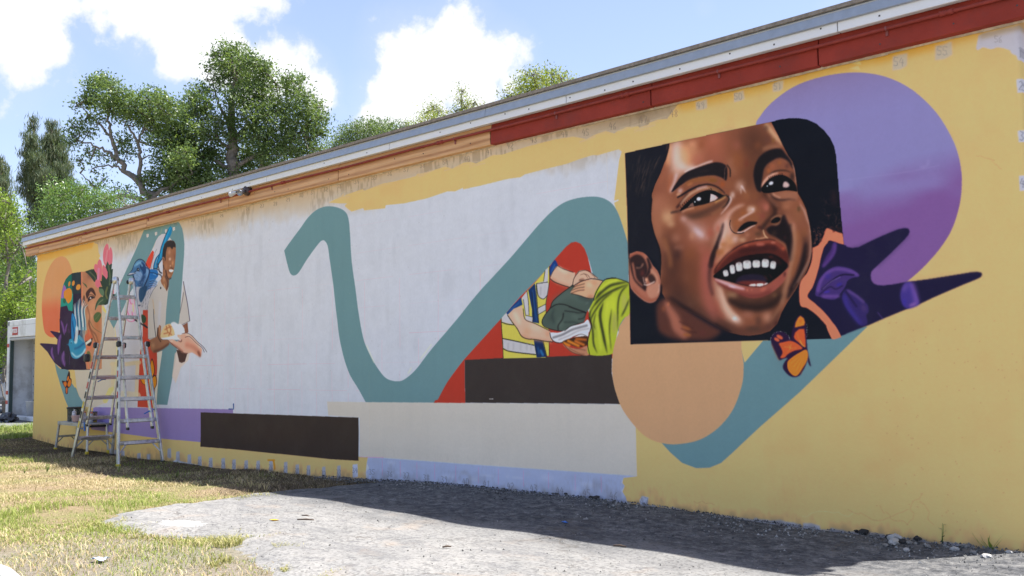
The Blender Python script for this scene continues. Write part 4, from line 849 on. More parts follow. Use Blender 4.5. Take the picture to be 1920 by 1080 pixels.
    # red strip
    F([(712,495),(740,520),(725,600),(690,770),(670,785),(600,720),(640,620)],(196,62,36),.5,1,False)
    F([(560,1100),(700,1100),(700,2080),(690,2300),(650,2850),(350,2850),(380,2100),(480,1700)],(206,206,214),.6,0,False)
    # blue tail
    F([(998,115),(1030,150),(1010,240),(960,330),(900,420),(885,520),(870,620),(830,680),(790,790),(735,790),(740,700),(780,600),(825,540),(850,430),(890,320),(935,230),(970,150)],(16,120,176),.7,1,False)
    L([(1000,140),(930,300),(870,480),(840,600)],16,(36,160,210),1.4,.7);L([(960,170),(900,300),(850,440),(825,550),(770,620),(740,720),(735,790)],7,(14,16,28),.7,.95);L([(830,570),(800,640),(760,780)],6,(14,16,28),.7,.9);L([(800,600),(775,700),(765,770)],7,(190,200,220),.8,.7);L([(870,620),(820,700),(790,790)],12,(12,16,30),1,.9)
    L([(780,475),(745,560),(720,660),(705,790)],3,(30,30,34),.5,.8);L([(740,560),(700,700),(690,780)],3,(30,30,34),.5,.7)
    # bird body
    L([(330,885),(400,800),(425,730),(460,665),(510,632),(565,648),(610,700),(640,760)],12,(14,22,44),.8,.9)
    F([(330,885),(350,855),(405,800),(425,730),(460,670),(510,638),(560,650),(600,700),(622,760),(660,790),(700,790),(800,800),(800,900),(740,1000),(690,1100),(600,1300),(540,1350),(470,1350),(450,1100),(430,950),(415,890),(370,885)],(60,104,150),.6,1,False)
    L([(440,740),(490,680),(540,680)],36,(96,150,190),3,.9);F([(540,680),(590,710),(620,770),(610,850),(580,880),(560,820),(520,760)],(18,52,100),1.6,.95);F([(455,820),(500,800),(550,850),(570,910),(540,960),(460,960),(430,890)],(120,150,190),2,.9);L([(430,850),(470,810),(520,820)],14,(16,36,66),1.6,.8)
    E(492,790,22,24,(20,26,40),1,1);E(494,790,10,12,(120,140,160),.7,.9);F([(332,884),(360,850),(400,845),(462,845),(420,866)],(176,180,196),.7,1,False);L([(332,884),(400,866),(462,850)],6,(26,30,44),.6,.9);L([(332,884),(370,884),(430,875)],7,(30,36,56),.6,.9)
    L([(640,770),(640,850),(600,940),(560,1010)],44,(110,150,196),3,.9);L([(600,880),(560,980),(520,1100),(540,1250)],60,(20,52,96),5,.85)
    F([(680,800),(740,790),(800,820),(805,900),(740,940),(690,960),(672,880)],(24,100,170),1,1);L([(680,840),(760,850),(800,880)],9,(12,20,40),1,.9);L([(690,880),(780,900)],14,(20,90,160),1,.8);L([(730,860),(780,880)],8,(150,180,220),1,.8)
    for k in range(5): L([(680-k*6,960+k*38),(740-k*4,950+k*34),(795-k*10,985+k*30)],14,(70+k*10,130,190),1,.9);L([(680-k*6,980+k*38),(740-k*4,972+k*34),(795-k*10,1000+k*30)],6,(14,22,44),.8,.9)
    for i in range(120): 
        x=p.rng.uniform(420,620);y=p.rng.uniform(850,1120); L([(x,y),(x+6,y+20)],5,[(150,180,214),(30,66,110),(70,120,170)][p.rng.integers(3)],.8,.5)
    F([(470,1060),(560,1060),(600,1150),(700,1080),(790,1060),(740,1150),(680,1260),(640,1500),(560,1560),(470,1450)],(176,178,190),1.4,.95,False)
    for i in range(70):
        x=p.rng.uniform(560,720);y=p.rng.uniform(1080,1500)-(x-560)*.5; L([(x,y),(x-10,y+34)],4,(70,74,90),.7,.6)
    F([(520,1100),(600,1050),(640,1060),(620,1180),(560,1300),(520,1260)],(20,60,100),1.6,.9)
    L([(800,700),(820,780),(830,830),(870,850)],14,(20,18,26),1,.9);L([(800,860),(850,880),(870,930)],16,(20,18,24),1.2,.8);L([(740,780),(800,790),(860,850)],12,(18,18,26),1,.9)
    L([(418,890),(440,960),(455,1100),(475,1340),(540,1350)],16,(16,26,50),1.2,.85);L([(625,760),(672,800),(660,900),(600,1050)],18,(16,28,60),1.5,.8);L([(470,720),(520,690),(560,740)],26,(130,180,214),2,.6)
    # man's head
    SK=(142,96,66)
    F([(840,980),(880,880),(880,760),(868,600),(880,460),(900,400),(940,350),(1000,337),(1050,350),(1076,400),(1078,520),(1070,640),(1062,740),(1040,850),(1010,920),(980,932),(970,1040),(940,1180),(880,1060)],SK,.6,1,False)
    F([(868,600),(876,480),(900,395),(945,348),(1000,337),(1050,350),(1074,395),(1074,450),(1040,440),(1020,478),(985,440),(945,445),(925,520),(918,600),(920,660),(905,640),(885,600)],(38,30,28),1.2,1,False)
    B(975,520,30,60,(190,144,120),.8);B(985,630,34,34,(206,176,160),.95);B(1045,560,30,60,(130,82,58),.8);B(1030,690,20,60,(206,150,106),.9);B(1060,600,14,80,(110,68,50),.7);B(995,735,16,20,(206,176,150),.8);L([(1000,760),(1040,780)],14,(60,34,28),1.4,.8)
    F([(975,800),(1000,790),(1035,798),(1045,812),(1015,835),(985,825)],(232,226,226),.9);L([(960,790),(975,840),(1010,845)],8,(104,60,44),1.2,.8);E(888,640,18,44,(150,104,76),1,1);L([(880,620),(895,650),(890,690)],7,(40,26,24),1,.8);L([(925,800),(940,880),(970,940),(1010,925)],16,(50,32,26),1.8,.9);L([(885,720),(900,790)],12,(24,20,22),1,.8);B(930,740,24,80,(176,124,88),.7);B(980,880,40,34,(176,122,84),.8);B(900,940,24,60,(196,156,116),.8);L([(920,890),(960,1000),(940,1120)],26,(70,46,36),3,.8);L([(900,1020),(930,1150)],18,(190,150,104),2,.8)
    # shirt (crop 260,500 k 5.4)
    p.at(260,500,5.4)
    F([(225,130),(235,170),(290,250),(308,200),(300,260),(285,420),(275,600),(255,690),(180,720),(102,730),(104,560),(108,400),(118,320),(150,240),(190,190),(205,150)],(180,178,176),.6,1,False)
    F([(454,150),(470,210),(490,330),(505,430),(520,548),(440,590),(405,600),(430,400),(448,250)],(180,178,178),.6,1,False)
    L([(160,430),(165,560),(180,720)],6,(40,34,40),.8,.8);L([(150,330),(170,480)],10,(190,160,110),2,.5);L([(225,350),(210,600)],22,(180,184,200),4,.6);L([(118,320),(150,245),(195,185)],3,(40,40,46),.6,.8);L([(102,400),(104,730)],2.5,(60,50,54),.6,.6,False);L([(454,150),(480,280),(500,400),(520,548)],6,(44,30,54),.8,.9);L([(460,260),(448,340),(420,470)],5,(60,50,60),1,.7);L([(104,730),(180,718)],3,(60,40,40),.6,.7,False);L([(520,548),(440,590)],4,(50,40,44),.6,.8,False);E(228,216,7,12,(26,26,32),.6,.9)
    # red apron panel with monarch
    F([(55,440),(104,440),(102,730),(120,740),(190,860),(195,1080),(170,1300),(165,1430),(0,1420),(18,900),(50,700)],(176,62,42),.5,1,False)
    F([(0,390),(18,420),(18,900),(0,1400)],(208,206,212),.5,0,False)
    F([(190,870),(245,850),(215,1080),(190,1430),(165,1430),(180,1250),(195,1060)],(208,196,186),.5,1,False)
    L([(60,500),(75,520),(70,560)],22,(40,70,50),1,.9);L([(60,580),(100,620)],10,(30,34,40),1,.9)
    F([(345,1110),(370,880),(400,850),(520,860),(500,950),(430,1020),(400,1120),(380,1180)],(206,188,178),.8,.8,False)
    # lower arm, plate, hands
    F([(120,740),(185,712),(195,650),(215,590),(232,600),(230,690),(300,740),(330,760),(300,800),(240,840),(180,872),(150,870),(125,830)],(140,98,72),.8,1,False)
    B(150,800,34,40,(176,134,100),.8);L([(200,620),(200,700),(230,760)],12,(60,40,34),2,.8);L([(160,860),(240,830),(310,780)],22,(84,52,42),3,.8);L([(215,600),(225,680)],8,(184,140,110),1.2,.8)
    F([(440,600),(498,565),(505,660),(470,700),(440,640)],(120,76,58),.8,1,False);B(475,620,14,40,(150,96,72),.8)
    F([(385,840),(500,860),(470,960),(440,975),(415,965)],(78,56,50),.9,1,False);
    for i in range(6): L([(400+i*16,860),(415+i*10,960)],5,(44,30,28),1,.7)
    F([(228,720),(330,690),(400,690),(440,640),(470,650),(470,680),(400,740),(250,740)],(212,210,216),.8,1,False)
    F([(228,715),(240,650),(270,600),(310,580),(355,590),(365,640),(368,690),(330,705),(290,715)],(206,178,132),.8)
    for q in ([(270,640),(300,620),(350,600)],[(285,600),(300,660),(340,690)],[(310,590),(330,640),(310,700)],[(260,680),(300,670)]): L(q,14,(164,104,66),1.2,.8)
    F([(330,580),(360,560),(400,580),(440,590),(468,640),(440,680),(380,700),(360,640)],(216,214,222),1.4)
    for i in range(9): B(345+i*13,590+(i%3)*26,14,14,(232,232,240),.6)
    F([(302,742),(350,735),(395,760),(430,740),(400,710),(395,690),(430,690),(480,670),(540,700),(600,770),(640,840),(625,912),(600,905),(540,868),(480,880),(440,870),(400,830),(340,790)],(206,158,140),.9,1,False)
    B(500,760,50,50,(216,150,130),.8);L([(480,790),(560,820),(620,890)],44,(170,108,88),5,.7);L([(480,680),(560,740),(620,820)],16,(232,200,190),3,.7);B(420,715,22,20,(232,190,176),.8);B(340,755,26,14,(226,190,176),.8);L([(330,775),(400,820),(450,865)],14,(120,70,56),2.5,.8);L([(400,745),(430,760),(440,740)],8,(70,40,36),1.4,.8);L([(600,860),(620,905)],22,(110,60,46),3,.8)
    L([(440,680),(490,672),(540,700),(600,765),(650,810),(688,866)],4,(34,18,28),.6,.95);L([(470,715),(520,710),(590,780),(640,820),(662,866)],4,(34,18,28),.6,.95);L([(300,742),(350,790),(400,832),(450,868),(500,878)],4,(34,20,24),.6,.8);L([(225,738),(300,740)],3,(40,30,34),.6,.8,False)
    # orange butterfly
    p.at(180,540,3.375)
    for q in ([(358,446),(372,490),(375,540),(355,580),(342,575),(345,500)],[(375,552),(390,565),(392,610),(375,642),(358,625),(350,590)],[(285,562),(310,565),(330,600),(320,615),(295,598)],[(345,590),(362,640),(358,660),(345,620)]):
        F(q,(30,24,28),.6); c=np.mean(q,0); F([(c[0]+(a-c[0])*.82,c[1]+(b-c[1])*.86) for a,b in q],(238,128,20),.5)
    # pink lily
    for q in ([(215,60),(232,50),(236,100),(225,150),(205,120)],[(195,95),(215,130),(225,190),(205,205),(188,160)],[(245,60),(262,70),(258,120),(240,150)],[(262,110),(282,130),(285,180),(262,200),(250,160)],[(232,150),(250,160),(250,205),(235,215),(226,180)]):
        F(q,(230,176,200),.8); c=np.mean(q,0); L([q[0],tuple(c),q[2]],5,(196,60,120),1.4,.7)
    L([(190,170),(205,205),(232,212),(262,200),(285,178)],3,(196,50,104),.7,.8);L([(238,100),(242,150)],6,(226,200,110),1,.8)
    E(256,20,16,44,(24,50,70),1.5,.0)
    L([(252,200),(290,225),(330,250)],10,(30,32,38),.8,.9);F([(295,170),(318,180),(320,215),(300,220)],(40,66,46),.8)
    F([(240,20),(250,0),(262,10),(262,80),(244,80)],(22,44,70),1.2,0,False)
    # tan ghost patches on the white
    F([(92,470),(160,462),(270,452),(295,480),(282,700),(250,702),(95,690)],(206,198,176),1.5,.0,False)
    L([(95,480),(190,482),(285,470)],26,(196,180,140),1.5,.75,False);L([(108,480),(106,660)],22,(196,182,146),1.5,.7,False);L([(268,470),(262,690)],24,(200,182,146),1.5,.7,False);L([(95,672),(190,668),(280,680)],36,(204,192,162),2,.7,False)
    L([(60,720),(95,640),(110,640)],30,(222,190,112),1,.8,False)
    L([(122,300),(130,390),(118,560)],5,(216,196,140),1,.7)

_G={'0':[[(0,.5),(.2,0),(.7,0),(1,.5),(.7,1),(.2,1),(0,.5)]],'1':[[(.2,.2),(.5,0),(.5,1)]],'2':[[(0,.2),(.5,0),(1,.3),(0,1),(1,.95)]],'3':[[(0,0),(.9,.1),(.4,.45),(1,.7),(.5,1),(0,.9)]],'4':[[(.5,0),(0,.6),(1,.6)],[(.75,.2),(.7,1)]],'5':[[(1,0),(.1,0),(.05,.45),(.8,.45),(.9,.85),(.3,1),(0,.9)]],'6':[[(.8,0),(.1,.5),(.2,1),(.8,.95),(.8,.6),(.1,.65)]],'7':[[(0,0),(1,0),(.4,1)]],'8':[[(.5,.45),(.1,.2),(.5,0),(.9,.2),(.1,.75),(.5,1),(.95,.75),(.5,.45)]],'9':[[(.9,.3),(.4,.45),(.1,.2),(.6,0),(.9,.3),(.7,1)]]}
def num(p,txt,x,y,h,w=1.4,col=(92,96,108),alpha=.62,sx=.42):
    cw=h*sx; tot=len(txt)*cw*1.35
    for i,c in enumerate(txt):
        for st in _G[c]:
            p.line([(x-tot/2+i*cw*1.35+a*cw,y-h/2+b*h+ (a-.5)*h*.1) for a,b in st],w,col,.35,alpha,False)
def marks(p):
    F=p.fill;L=p.line
    p.at(0,0,1)
    # whitewash strip along the base with ragged ends
    F([(690,857),(1193,893),(1168,896),(1164,905),(1170,911),(1164,920),(1172,932),(1176,948),(1176,1000),(650,930),(684,900),(690,893),(686,885),(692,878),(688,868)],(160,173,206),.6,1,False)
    for i in range(60):
        x=p.rng.uniform(690,1165); y=np.interp(x,[690,1165],[862,900])+p.rng.uniform(2,40)
        p.soft(x,y,p.rng.uniform(6,26),p.rng.uniform(3,9),[(148,160,188),(194,202,224),(160,170,196)][p.rng.integers(3)],.35,5)
    for x in (717,751,782,815.6,856,898.7,935.5,981.8,1028,1077,1126):
        y=np.interp(x,[690,1165],[860,896]); L([(x,y),(x+.6,y+30)],1.2,(206,140,190),.4,.5,False)
    L([(674,857),(720,858)],1.5,(220,140,180),.5,.6,False)
    xs=[666,698,732,763,801,835,876,915,959,1002,1050,1100,1150]
    for i,x in enumerate(xs):
        y=np.interp(x,[666,1150],[882,930]); h=np.interp(x,[666,1150],[9.5,14])
        if i==0: F([(x-5,y-11),(x+4,y-12),(x+5,y+12),(x-5,y+14)],(180,190,216),.6,1,False)
        num(p,str(34+i),x,y,h,1.2)
    F([(1198,938),(1203,930),(1215,933),(1213,945),(1219,956),(1200,952)],(176,188,218),.7,1,False); num(p,'47',1208,941,14,1.3)
    # ragged white foot of the wall, right and left
    import math
    for a,b,ya,yb,hh in ((1200,1925,953,1046,9),(205,690,860,905,6)):
        x=a
        while x<b:
            t=(x-a)/(b-a); y=ya+(yb-ya)*(t if a>1000 else t**.55); w=p.rng.uniform(10,34); h=hh*p.rng.uniform(.3,1.3)
            F([(x,y-h),(x+w*.5,y-h*p.rng.uniform(.6,1.2)),(x+w,y-h*.7+2),(x+w,y+14),(x,y+14)],(150,162,192),1.0,.8,False); x+=w*.8
    xs=[(206,849),(218,851),(232,853),(262,858),(280,860),(318,850),(334,856),(355,862),(374,866),(394,869),(417,870),(437,873),(460,875),(482,876),(506,876),(534,879),(556,884),(577,886),(606,889),(635,887)]
    for i,(x,y) in enumerate(xs):
        h=7+i*.35; F([(x-3.2,y-h),(x+3,y-h-1),(x+3.6,y+h*.9),(x,y+h*1.1),(x-3.8,y+h*.8)],(150,162,190),1.0,.85,False)
        if i>7: num(p,str(14+i),x,y,h*.9,.9,sx=.3)
    L([(500,863),(513,863)],3.2,(204,138,40),.6,.95,False);L([(510,863),(512,870),(513,880)],3.4,(204,138,40),.6,.95)
    F([(318,868),(330,862),(345,866),(372,872),(374,880),(340,880)],(176,186,210),.8,.9,False)
    # pencilled foot marks under the eave
    nt={20:(330,420),22:(362,413),24:(415,404),26:(465,391),27:(492,386),28:(517,382),29:(541,374),30:(566,366),31:(588,361),32:(612,355),33:(637,349),34:(670,341),35:(702,333),36:(732,325),37:(763,318),38:(794,310),39:(837,304),40:(878,298),41:(920,285),42:(958.6,273),43:(1002,262),44:(1059,251),45:(1098,248),46:(1149,236),47:(1206,224),48:(1263,212)}
    for k,(x,y) in nt.items(): num(p,str(k),x,y,5+ (x-300)*.009,.9 if x<900 else 1.2,(112,104,96),.7)
    for k,x,y,w in (('49',1313,197,20),('50',1383,180,20),('51',1457,161,20),('54',1685,115,30),('55',1767,95,32),('56',1872,73,0)):
        if w: 
            j=lambda:p.rng.uniform(-2,2)
            F([(x-w/2+j(),y-w*.3+j()),(x,y-w*.42+j()),(x+w/2+j(),y-w*.55+j()),(x+w/2+j(),y+w*.25+j()),(x+w*.1,y+w*.45+j()),(x-w/2+j(),y+w*.5+j())],(176,172,160),1.1,.9,False)
        num(p,k,x,y,12 if w<25 else 16,1.2,(118,114,116),.6,.5)
    num(p,'1',1914,97,20,1.8);num(p,'2',1915,160,17,1.8);num(p,'3',1917,255,17,1.8);num(p,'4',1918,343,17,1.8)
    # hairline cracks and chips
    def crack(x,y,n,dx,dy,c=(150,126,86)):
        q=[(x,y)]
        for i in range(n): q.append((q[-1][0]+dx+p.rng.normal()*4,q[-1][1]+dy+p.rng.normal()*3.5))
        L(q,1.0,c,.4,.5,False)
    crack(1590,955,12,7,0);crack(1650,948,10,6,5);crack(1700,985,8,4,-7);crack(1830,292,10,6,3);crack(1505,968,9,11,-1,(226,206,160));crack(1725,940,7,3,6);crack(1300,940,6,6,2)
    for q in [(1600,128),(1602,118)]: F([(q[0]-10,q[1]),(q[0]+8,q[1]-6),(q[0]+12,q[1]+3)],(206,190,140),.7,.8,False)
    for i in range(90):
        x=p.rng.uniform(1640,1910);y=p.rng.uniform(600,1000); p.ell(x,y,1.1,1.1,(140,116,80),.4,.5)
    for i in range(50):
        x=p.rng.uniform(360,900);y=p.rng.uniform(400,740); p.ell(x,y,1,1,(150,150,160),.4,.3)

# ------------------------------------------------------------------ ground
_bs=np.array([-40,2,7,20,24,31,35,38,43,46,51,56,70])*FT; _bz=np.array([.0,.04,-.17,-.24,-.24,-.05,.06,.15,.25,.24,.19,.16,0])*FT
def gz(x,y):
    x=np.asarray(x,float);y=np.asarray(y,float)
    b=np.interp(x,_bs,_bz); far=np.where(y<0,-y,0)
    k=np.where(x<9.5,np.clip(1-(far-1.3)/2.2,0,1),np.clip(1-far/1.0,0,1)); k=k*k*(3-2*k)
    k=k*np.clip(1-np.where(y>0,y,0)/3,0,1)
    return b*k + .012*np.sin(x*1.7+y*2.1)*np.cos(y*1.3-x*.6)
def band(a,b,n): return list(np.linspace(a,b,n,endpoint=False))
xs=np.array(band(-900,-60,14)+band(-60,-12,20)+band(-12,20,320)+band(20,60,16)+[60,200,500,900]); ys=np.array(band(-900,-40,12)+band(-40,-7,16)+band(-7,1,110)+band(1,30,24)+band(30,200,12)+[200,500,1200])
X,Y=np.meshgrid(xs,ys); rg=np.random.default_rng(3)
near=(X>-12)&(X<20)&(Y>-7)&(Y<1)
Z=gz(X,Y)+near*rg.normal(0,.0035,X.shape)
P=np.stack([X.ravel(),Y.ravel(),Z.ravel()],1); nx,ny=len(xs),len(ys)
I=(np.arange(ny-1)[:,None]*nx+np.arange(nx-1)[None]).ravel(); Q=np.stack([I,I+1,I+nx+1,I+nx],1)
m=bpy.data.materials.new('dry_soil'); m.use_nodes=True; t=NT(m.node_tree); m.node_tree.nodes.clear()
co=t.n('ShaderNodeTexCoord').outputs['Object']
a=t.noise(co,1.1,6,.6); b=t.noise(co,60,6,.7); c3=t.noise(co,5,6,.65)
straw=t.ramp(b,[(.25,(.11,.08,.045)),(.5,(.30,.225,.135)),(.75,(.43,.345,.235))])
green=t.ramp(b,[(.25,(.08,.085,.03)),(.55,(.23,.25,.08)),(.8,(.36,.34,.16))])
c=t.mix(t.ramp(a,[(.46,(0,0,0)),(.6,(.75,.75,.75))]),straw,green)
sx=t.n('ShaderNodeSeparateXYZ',{0:co}).outputs
nw=t.math('ADD',sx[1],t.math('MULTIPLY',t.math('SUBTRACT',c3,.5),1.3))
near_wall=t.n('ShaderNodeMapRange',{'Value':nw,'From Min':-1.5,'From Max':-.9,'To Max':.8}).outputs[0]  # blends to darker brown soil towards the wall
soil=t.ramp(b,[(.3,(.03,.022,.016)),(.6,(.09,.065,.046)),(.85,(.18,.14,.10))])
c=t.mix(near_wall,c,soil)
sand=t.ramp(t.noise(co,25,8,.7),[(.35,(.20,.175,.14)),(.7,(.36,.33,.29))])
gx=t.n('ShaderNodeMapRange',{'Value':t.math('ADD',sx[0],t.math('MULTIPLY',t.math('SUBTRACT',c3,.5),3.0)),'From Min':10.9,'From Max':12.0}).outputs[0]
c=t.mix(t.math('MULTIPLY',gx,.75),c,sand)
bs=t.n('ShaderNodeBsdfPrincipled',{'Base Color':c,'Roughness':.95,'Specular IOR Level':.1,'Normal':t.n('ShaderNodeBump',{'Height':t.math('ADD',b,t.noise(co,180,4,.7)),'Strength':.8,'Distance':.02}).outputs[0]})
o=t.n('ShaderNodeOutputMaterial'); t.l(bs.outputs[0],o.inputs[0])
ground=sheet('ground',P,Q,m,smooth=True); tag(ground,kind='structure')
def noise2(x,y,seed,sc):
    r=np.random.default_rng(seed); v=0;A=1
    for k in range(4):
        for j in range(3):
            th=r.uniform(0,6.28);v=v+A*np.sin((x*np.cos(th)+y*np.sin(th))*sc*(1.9**k)*r.uniform(.7,1.3)+r.uniform(0,6.28))
        A*=.6
    return v/3
# ---- old asphalt apron: a broken-edged slab a few centimetres proud
def apron_mat():
    m=bpy.data.materials.new('worn_asphalt'); m.use_nodes=True; t=NT(m.node_tree); m.node_tree.nodes.clear()
    co=t.n('ShaderNodeTexCoord').outputs['Object']; sx=t.n('ShaderNodeSeparateXYZ',{0:co}).outputs
    st=t.n('ShaderNodeMapping',{'Vector':co,'Scale':(.85,1.15,1)}).outputs[0]
    big=t.noise(st,1.6,8,.65); mid=t.noise(st,13,9,.72,.2); fine=t.noise(co,120,5,.75)
    pale=t.ramp(big,[(.3,(.27,.265,.255)),(.55,(.335,.325,.31)),(.75,(.385,.37,.345))])
    v=t.n('ShaderNodeTexVoronoi',{'Vector':co,'Scale':62.0}); agg=v.outputs['Color']
    ag=t.ramp(t.n('ShaderNodeSeparateColor',{0:agg}).outputs[0],[(.0,(.50,.50,.50)),(.25,(.82,.82,.82)),(.7,(1,1,1)),(1,(1.0,1.0,1.0))])
    pale=t.mix(.9,pale,ag,'MULTIPLY'); pale=t.mix(1.0,pale,(.77,.77,.765),'MULTIPLY')
    pits=t.ramp(t.math('ADD',t.math('MULTIPLY',mid,.75),t.math('MULTIPLY',fine,.35)),[(.575,(0,0,0)),(.66,(1,1,1))])
    pale=t.mix(t.math('MULTIPLY',pits,.72),pale,(.10,.10,.105))
    wd=t.n('ShaderNodeVectorMath',{0:co,1:(11.72,-2.72,.05)},operation='SUBTRACT').outputs[0]; wd=t.n('ShaderNodeVectorMath',{0:wd,1:(3.2,6.5,0)},operation='MULTIPLY').outputs[0]; wl=t.n('ShaderNodeVectorMath',{0:wd},operation='LENGTH').outputs['Value']; sp_=t.ramp(t.math('ADD',wl,t.math('MULTIPLY',t.math('SUBTRACT',mid,.5),2.2)),[(.75,(1,1,1)),(.95,(0,0,0))])
    stn=t.ramp(t.math('ADD',t.math('MULTIPLY',t.noise(t.n('ShaderNodeMapping',{'Vector':co,'Rotation':(0,0,.3),'Scale':(.5,2.2,1)}).outputs[0],2.4,9,.68),.8),t.math('MULTIPLY',fine,.2)),[(.52,(0,0,0)),(.60,(1,1,1))]); pale=t.mix(t.math('MULTIPLY',stn,.42),pale,(.115,.115,.12))
    rust=t.ramp(t.noise(st,2.6,6,.6,.4),[(.56,(0,0,0)),(.7,(1,1,1))]); pale=t.mix(t.math('MULTIPLY',rust,.22),pale,(.36,.25,.16)); pale=t.mix(t.math('MULTIPLY',sp_,.8),pale,(.46,.455,.44))
    # algae-black belt that stays damp along the wall foot
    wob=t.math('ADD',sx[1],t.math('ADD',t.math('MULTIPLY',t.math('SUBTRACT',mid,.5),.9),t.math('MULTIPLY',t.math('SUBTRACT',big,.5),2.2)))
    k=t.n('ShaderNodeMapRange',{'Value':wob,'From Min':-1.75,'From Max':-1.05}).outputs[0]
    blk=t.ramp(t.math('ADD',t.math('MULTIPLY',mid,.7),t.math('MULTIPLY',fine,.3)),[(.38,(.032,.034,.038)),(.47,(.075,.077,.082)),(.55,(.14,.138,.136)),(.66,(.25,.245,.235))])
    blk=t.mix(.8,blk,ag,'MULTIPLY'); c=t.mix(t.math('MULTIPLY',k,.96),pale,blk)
    crk=t.n('ShaderNodeTexVoronoi',{'Vector':t.n('ShaderNodeVectorMath',{0:co,1:t.n('ShaderNodeVectorMath',{0:t.noise(co,3,6,.6,0,1),'Scale':.6},operation='SCALE').outputs[0]},operation='ADD').outputs[0],'Scale':.75},feature='DISTANCE_TO_EDGE').outputs[0]
    ck=t.ramp(crk,[(.0,(1,1,1)),(.006,(.7,.7,.7)),(.014,(0,0,0))]); c=t.mix(t.math('MULTIPLY',ck,t.ramp(big,[(.45,(.1,.1,.1)),(.6,(.8,.8,.8))])),c,(.10,.09,.08))
    h=t.math('ADD',t.math('MULTIPLY',fine,.5),t.math('SUBTRACT',t.math('MULTIPLY',mid,.7),t.math('MULTIPLY',ck,1.5)))
    b=t.n('ShaderNodeBsdfPrincipled',{'Base Color':c,'Roughness':.92,'Specular IOR Level':.2,'Normal':t.n('ShaderNodeBump',{'Height':h,'Strength':.38,'Distance':.010}).outputs[0]})
    o=t.n('ShaderNodeOutputMaterial'); t.l(b.outputs[0],o.inputs[0]); return m
AM=apron_mat()
def gpt(px,py,z=-4.1):
    d=FW+RT*(px-960)/_CAM['f']-UP*(py-540)/_CAM['f']; tt=(z-CC[2])/d[2]; P=CC+d*tt; return np.array([P[0]*FT,P[1]*FT])
def jag(pts,amp=.05,step=.12,seed=1):
    r=np.random.default_rng(seed); out=[]
    for i in range(len(pts)-1):
        a=np.array(pts[i],float);b=np.array(pts[i+1],float);L=np.linalg.norm(b-a);n=max(1,int(L/step))
        for k in range(n): out.append(a+(b-a)*k/n+r.normal(0,amp,2)*(1 if k else .5))
    return out
edge=[(11.1,-.02),(10.85,-.5),(10.65,-.9),(10.62,-1.28),(10.66,-1.8),(10.62,-2.3),(10.70,-2.75),(10.95,-3.05),(11.25,-3.12),(11.75,-3.0),(12.2,-2.98),(12.6,-2.86),(12.95,-2.78),(13.2,-2.86),(13.35,-3.05),(13.55,-3.0),(13.75,-3.1),(14.0,-3.28),(14.35,-3.2),(14.6,-3.45),(15.0,-3.6),(15.2,-3.9),(15.6,-4.6),(16.0,-6.5),(17,-12),(17,-30)]
poly=jag(edge,.035,.10,5)+[(60.0,-30.0),(60.0,6.0),(17.6,6.0),(17.6,-.02)]
def slab(name,poly,top,thick,mt,kind='structure'):
    bm=bmesh.new(); vs=[bm.verts.new((p[0],p[1],0)) for p in poly]; f=bm.faces.new(vs)
    if f.normal.z<0: f.normal_flip()
    bmesh.ops.triangulate(bm,faces=[f]);
    r=bmesh.ops.extrude_face_region(bm,geom=bm.faces[:]); 
    for v in [e for e in r['geom'] if isinstance(e,bmesh.types.BMVert)]: v.co.z-=thick
    bmesh.ops.recalc_face_normals(bm,faces=bm.faces[:])
    me=bpy.data.meshes.new(name); bm.to_mesh(me); bm.free(); me.materials.append(mt); o=bpy.data.objects.new(name,me); link(o); tag(o,kind=kind); o.location.z=top; return o
# near part follows the ground: rasterised grid trimmed by the broken outline
def inpoly(x,y,poly):
    p=np.array(poly);x2=np.roll(p[:,0],-1);y2=np.roll(p[:,1],-1);c=np.zeros(x.shape,bool)
    for a,b,d,e in zip(p[:,0],p[:,1],x2,y2):
        if b==e: continue
        c^=((b>y)!=(e>y))&(x<(d-a)*(y-b)/(e-b)+a)
    return c
gx_=np.arange(10.3,19.6,.035); gy_=np.arange(-6.6,0.0,.035)
GX,GY=np.meshgrid(gx_,gy_); ins=inpoly(GX,GY,poly)
nx,ny=len(gx_),len(gy_); PT=gz(GX,GY)+.028+.006*np.sin(GX*5)*np.sin(GY*4)
er=ins.copy()
for a_ in (0,1):
    for s_ in (1,-1): er&=np.roll(ins,s_,a_)
bl=ins.astype(float)
for _ in range(2):
    for a_ in (0,1):
        c_=np.cumsum(np.pad(bl,[(5,4) if a_==0 else (0,0),(5,4) if a_==1 else (0,0)],mode='edge'),axis=a_)
        bl=(np.take(c_,np.arange(9,c_.shape[a_]),axis=a_)-np.take(c_,np.arange(0,c_.shape[a_]-9),axis=a_))/9; bl=bl if bl.shape==ins.shape else np.pad(bl,[(0,ins.shape[0]-bl.shape[0]),(0,ins.shape[1]-bl.shape[1])],mode='edge')
soft=np.clip((GY+2.2)/-.5,0,1)*np.clip((15.8-GX)/.5,0,1)
fr_=gz(GX,GY)-.022+.05*np.clip(bl*1.25-.12,0,1)**.8+.010*noise2(GX,GY,91,3.0)+.006*noise2(GX,GY,92,11)
PT=np.where(ins,np.where(er,PT,PT-.008),gz(GX,GY)-.03)
PT=PT*(1-soft)+np.minimum(fr_,gz(GX,GY)+.034)*soft; ins=ins|((bl>.02)&(soft>0))
P=np.stack([GX.ravel(),GY.ravel(),PT.ravel()],1); I=(np.arange(ny-1)[:,None]*nx+np.arange(nx-1)[None]); 
keep=(ins[:-1,:-1]|ins[1:,:-1]|ins[:-1,1:]|ins[1:,1:]); I=I[keep]; Q=np.stack([I,I+1,I+nx+1,I+nx],1)
pav=sheet('pavement',P,Q,AM); tag(pav,kind='structure')
far_pav=slab('parking_lot',[(19.56,-30),(60,-30),(60,6),(19.56,6)],.024,.05,AM)
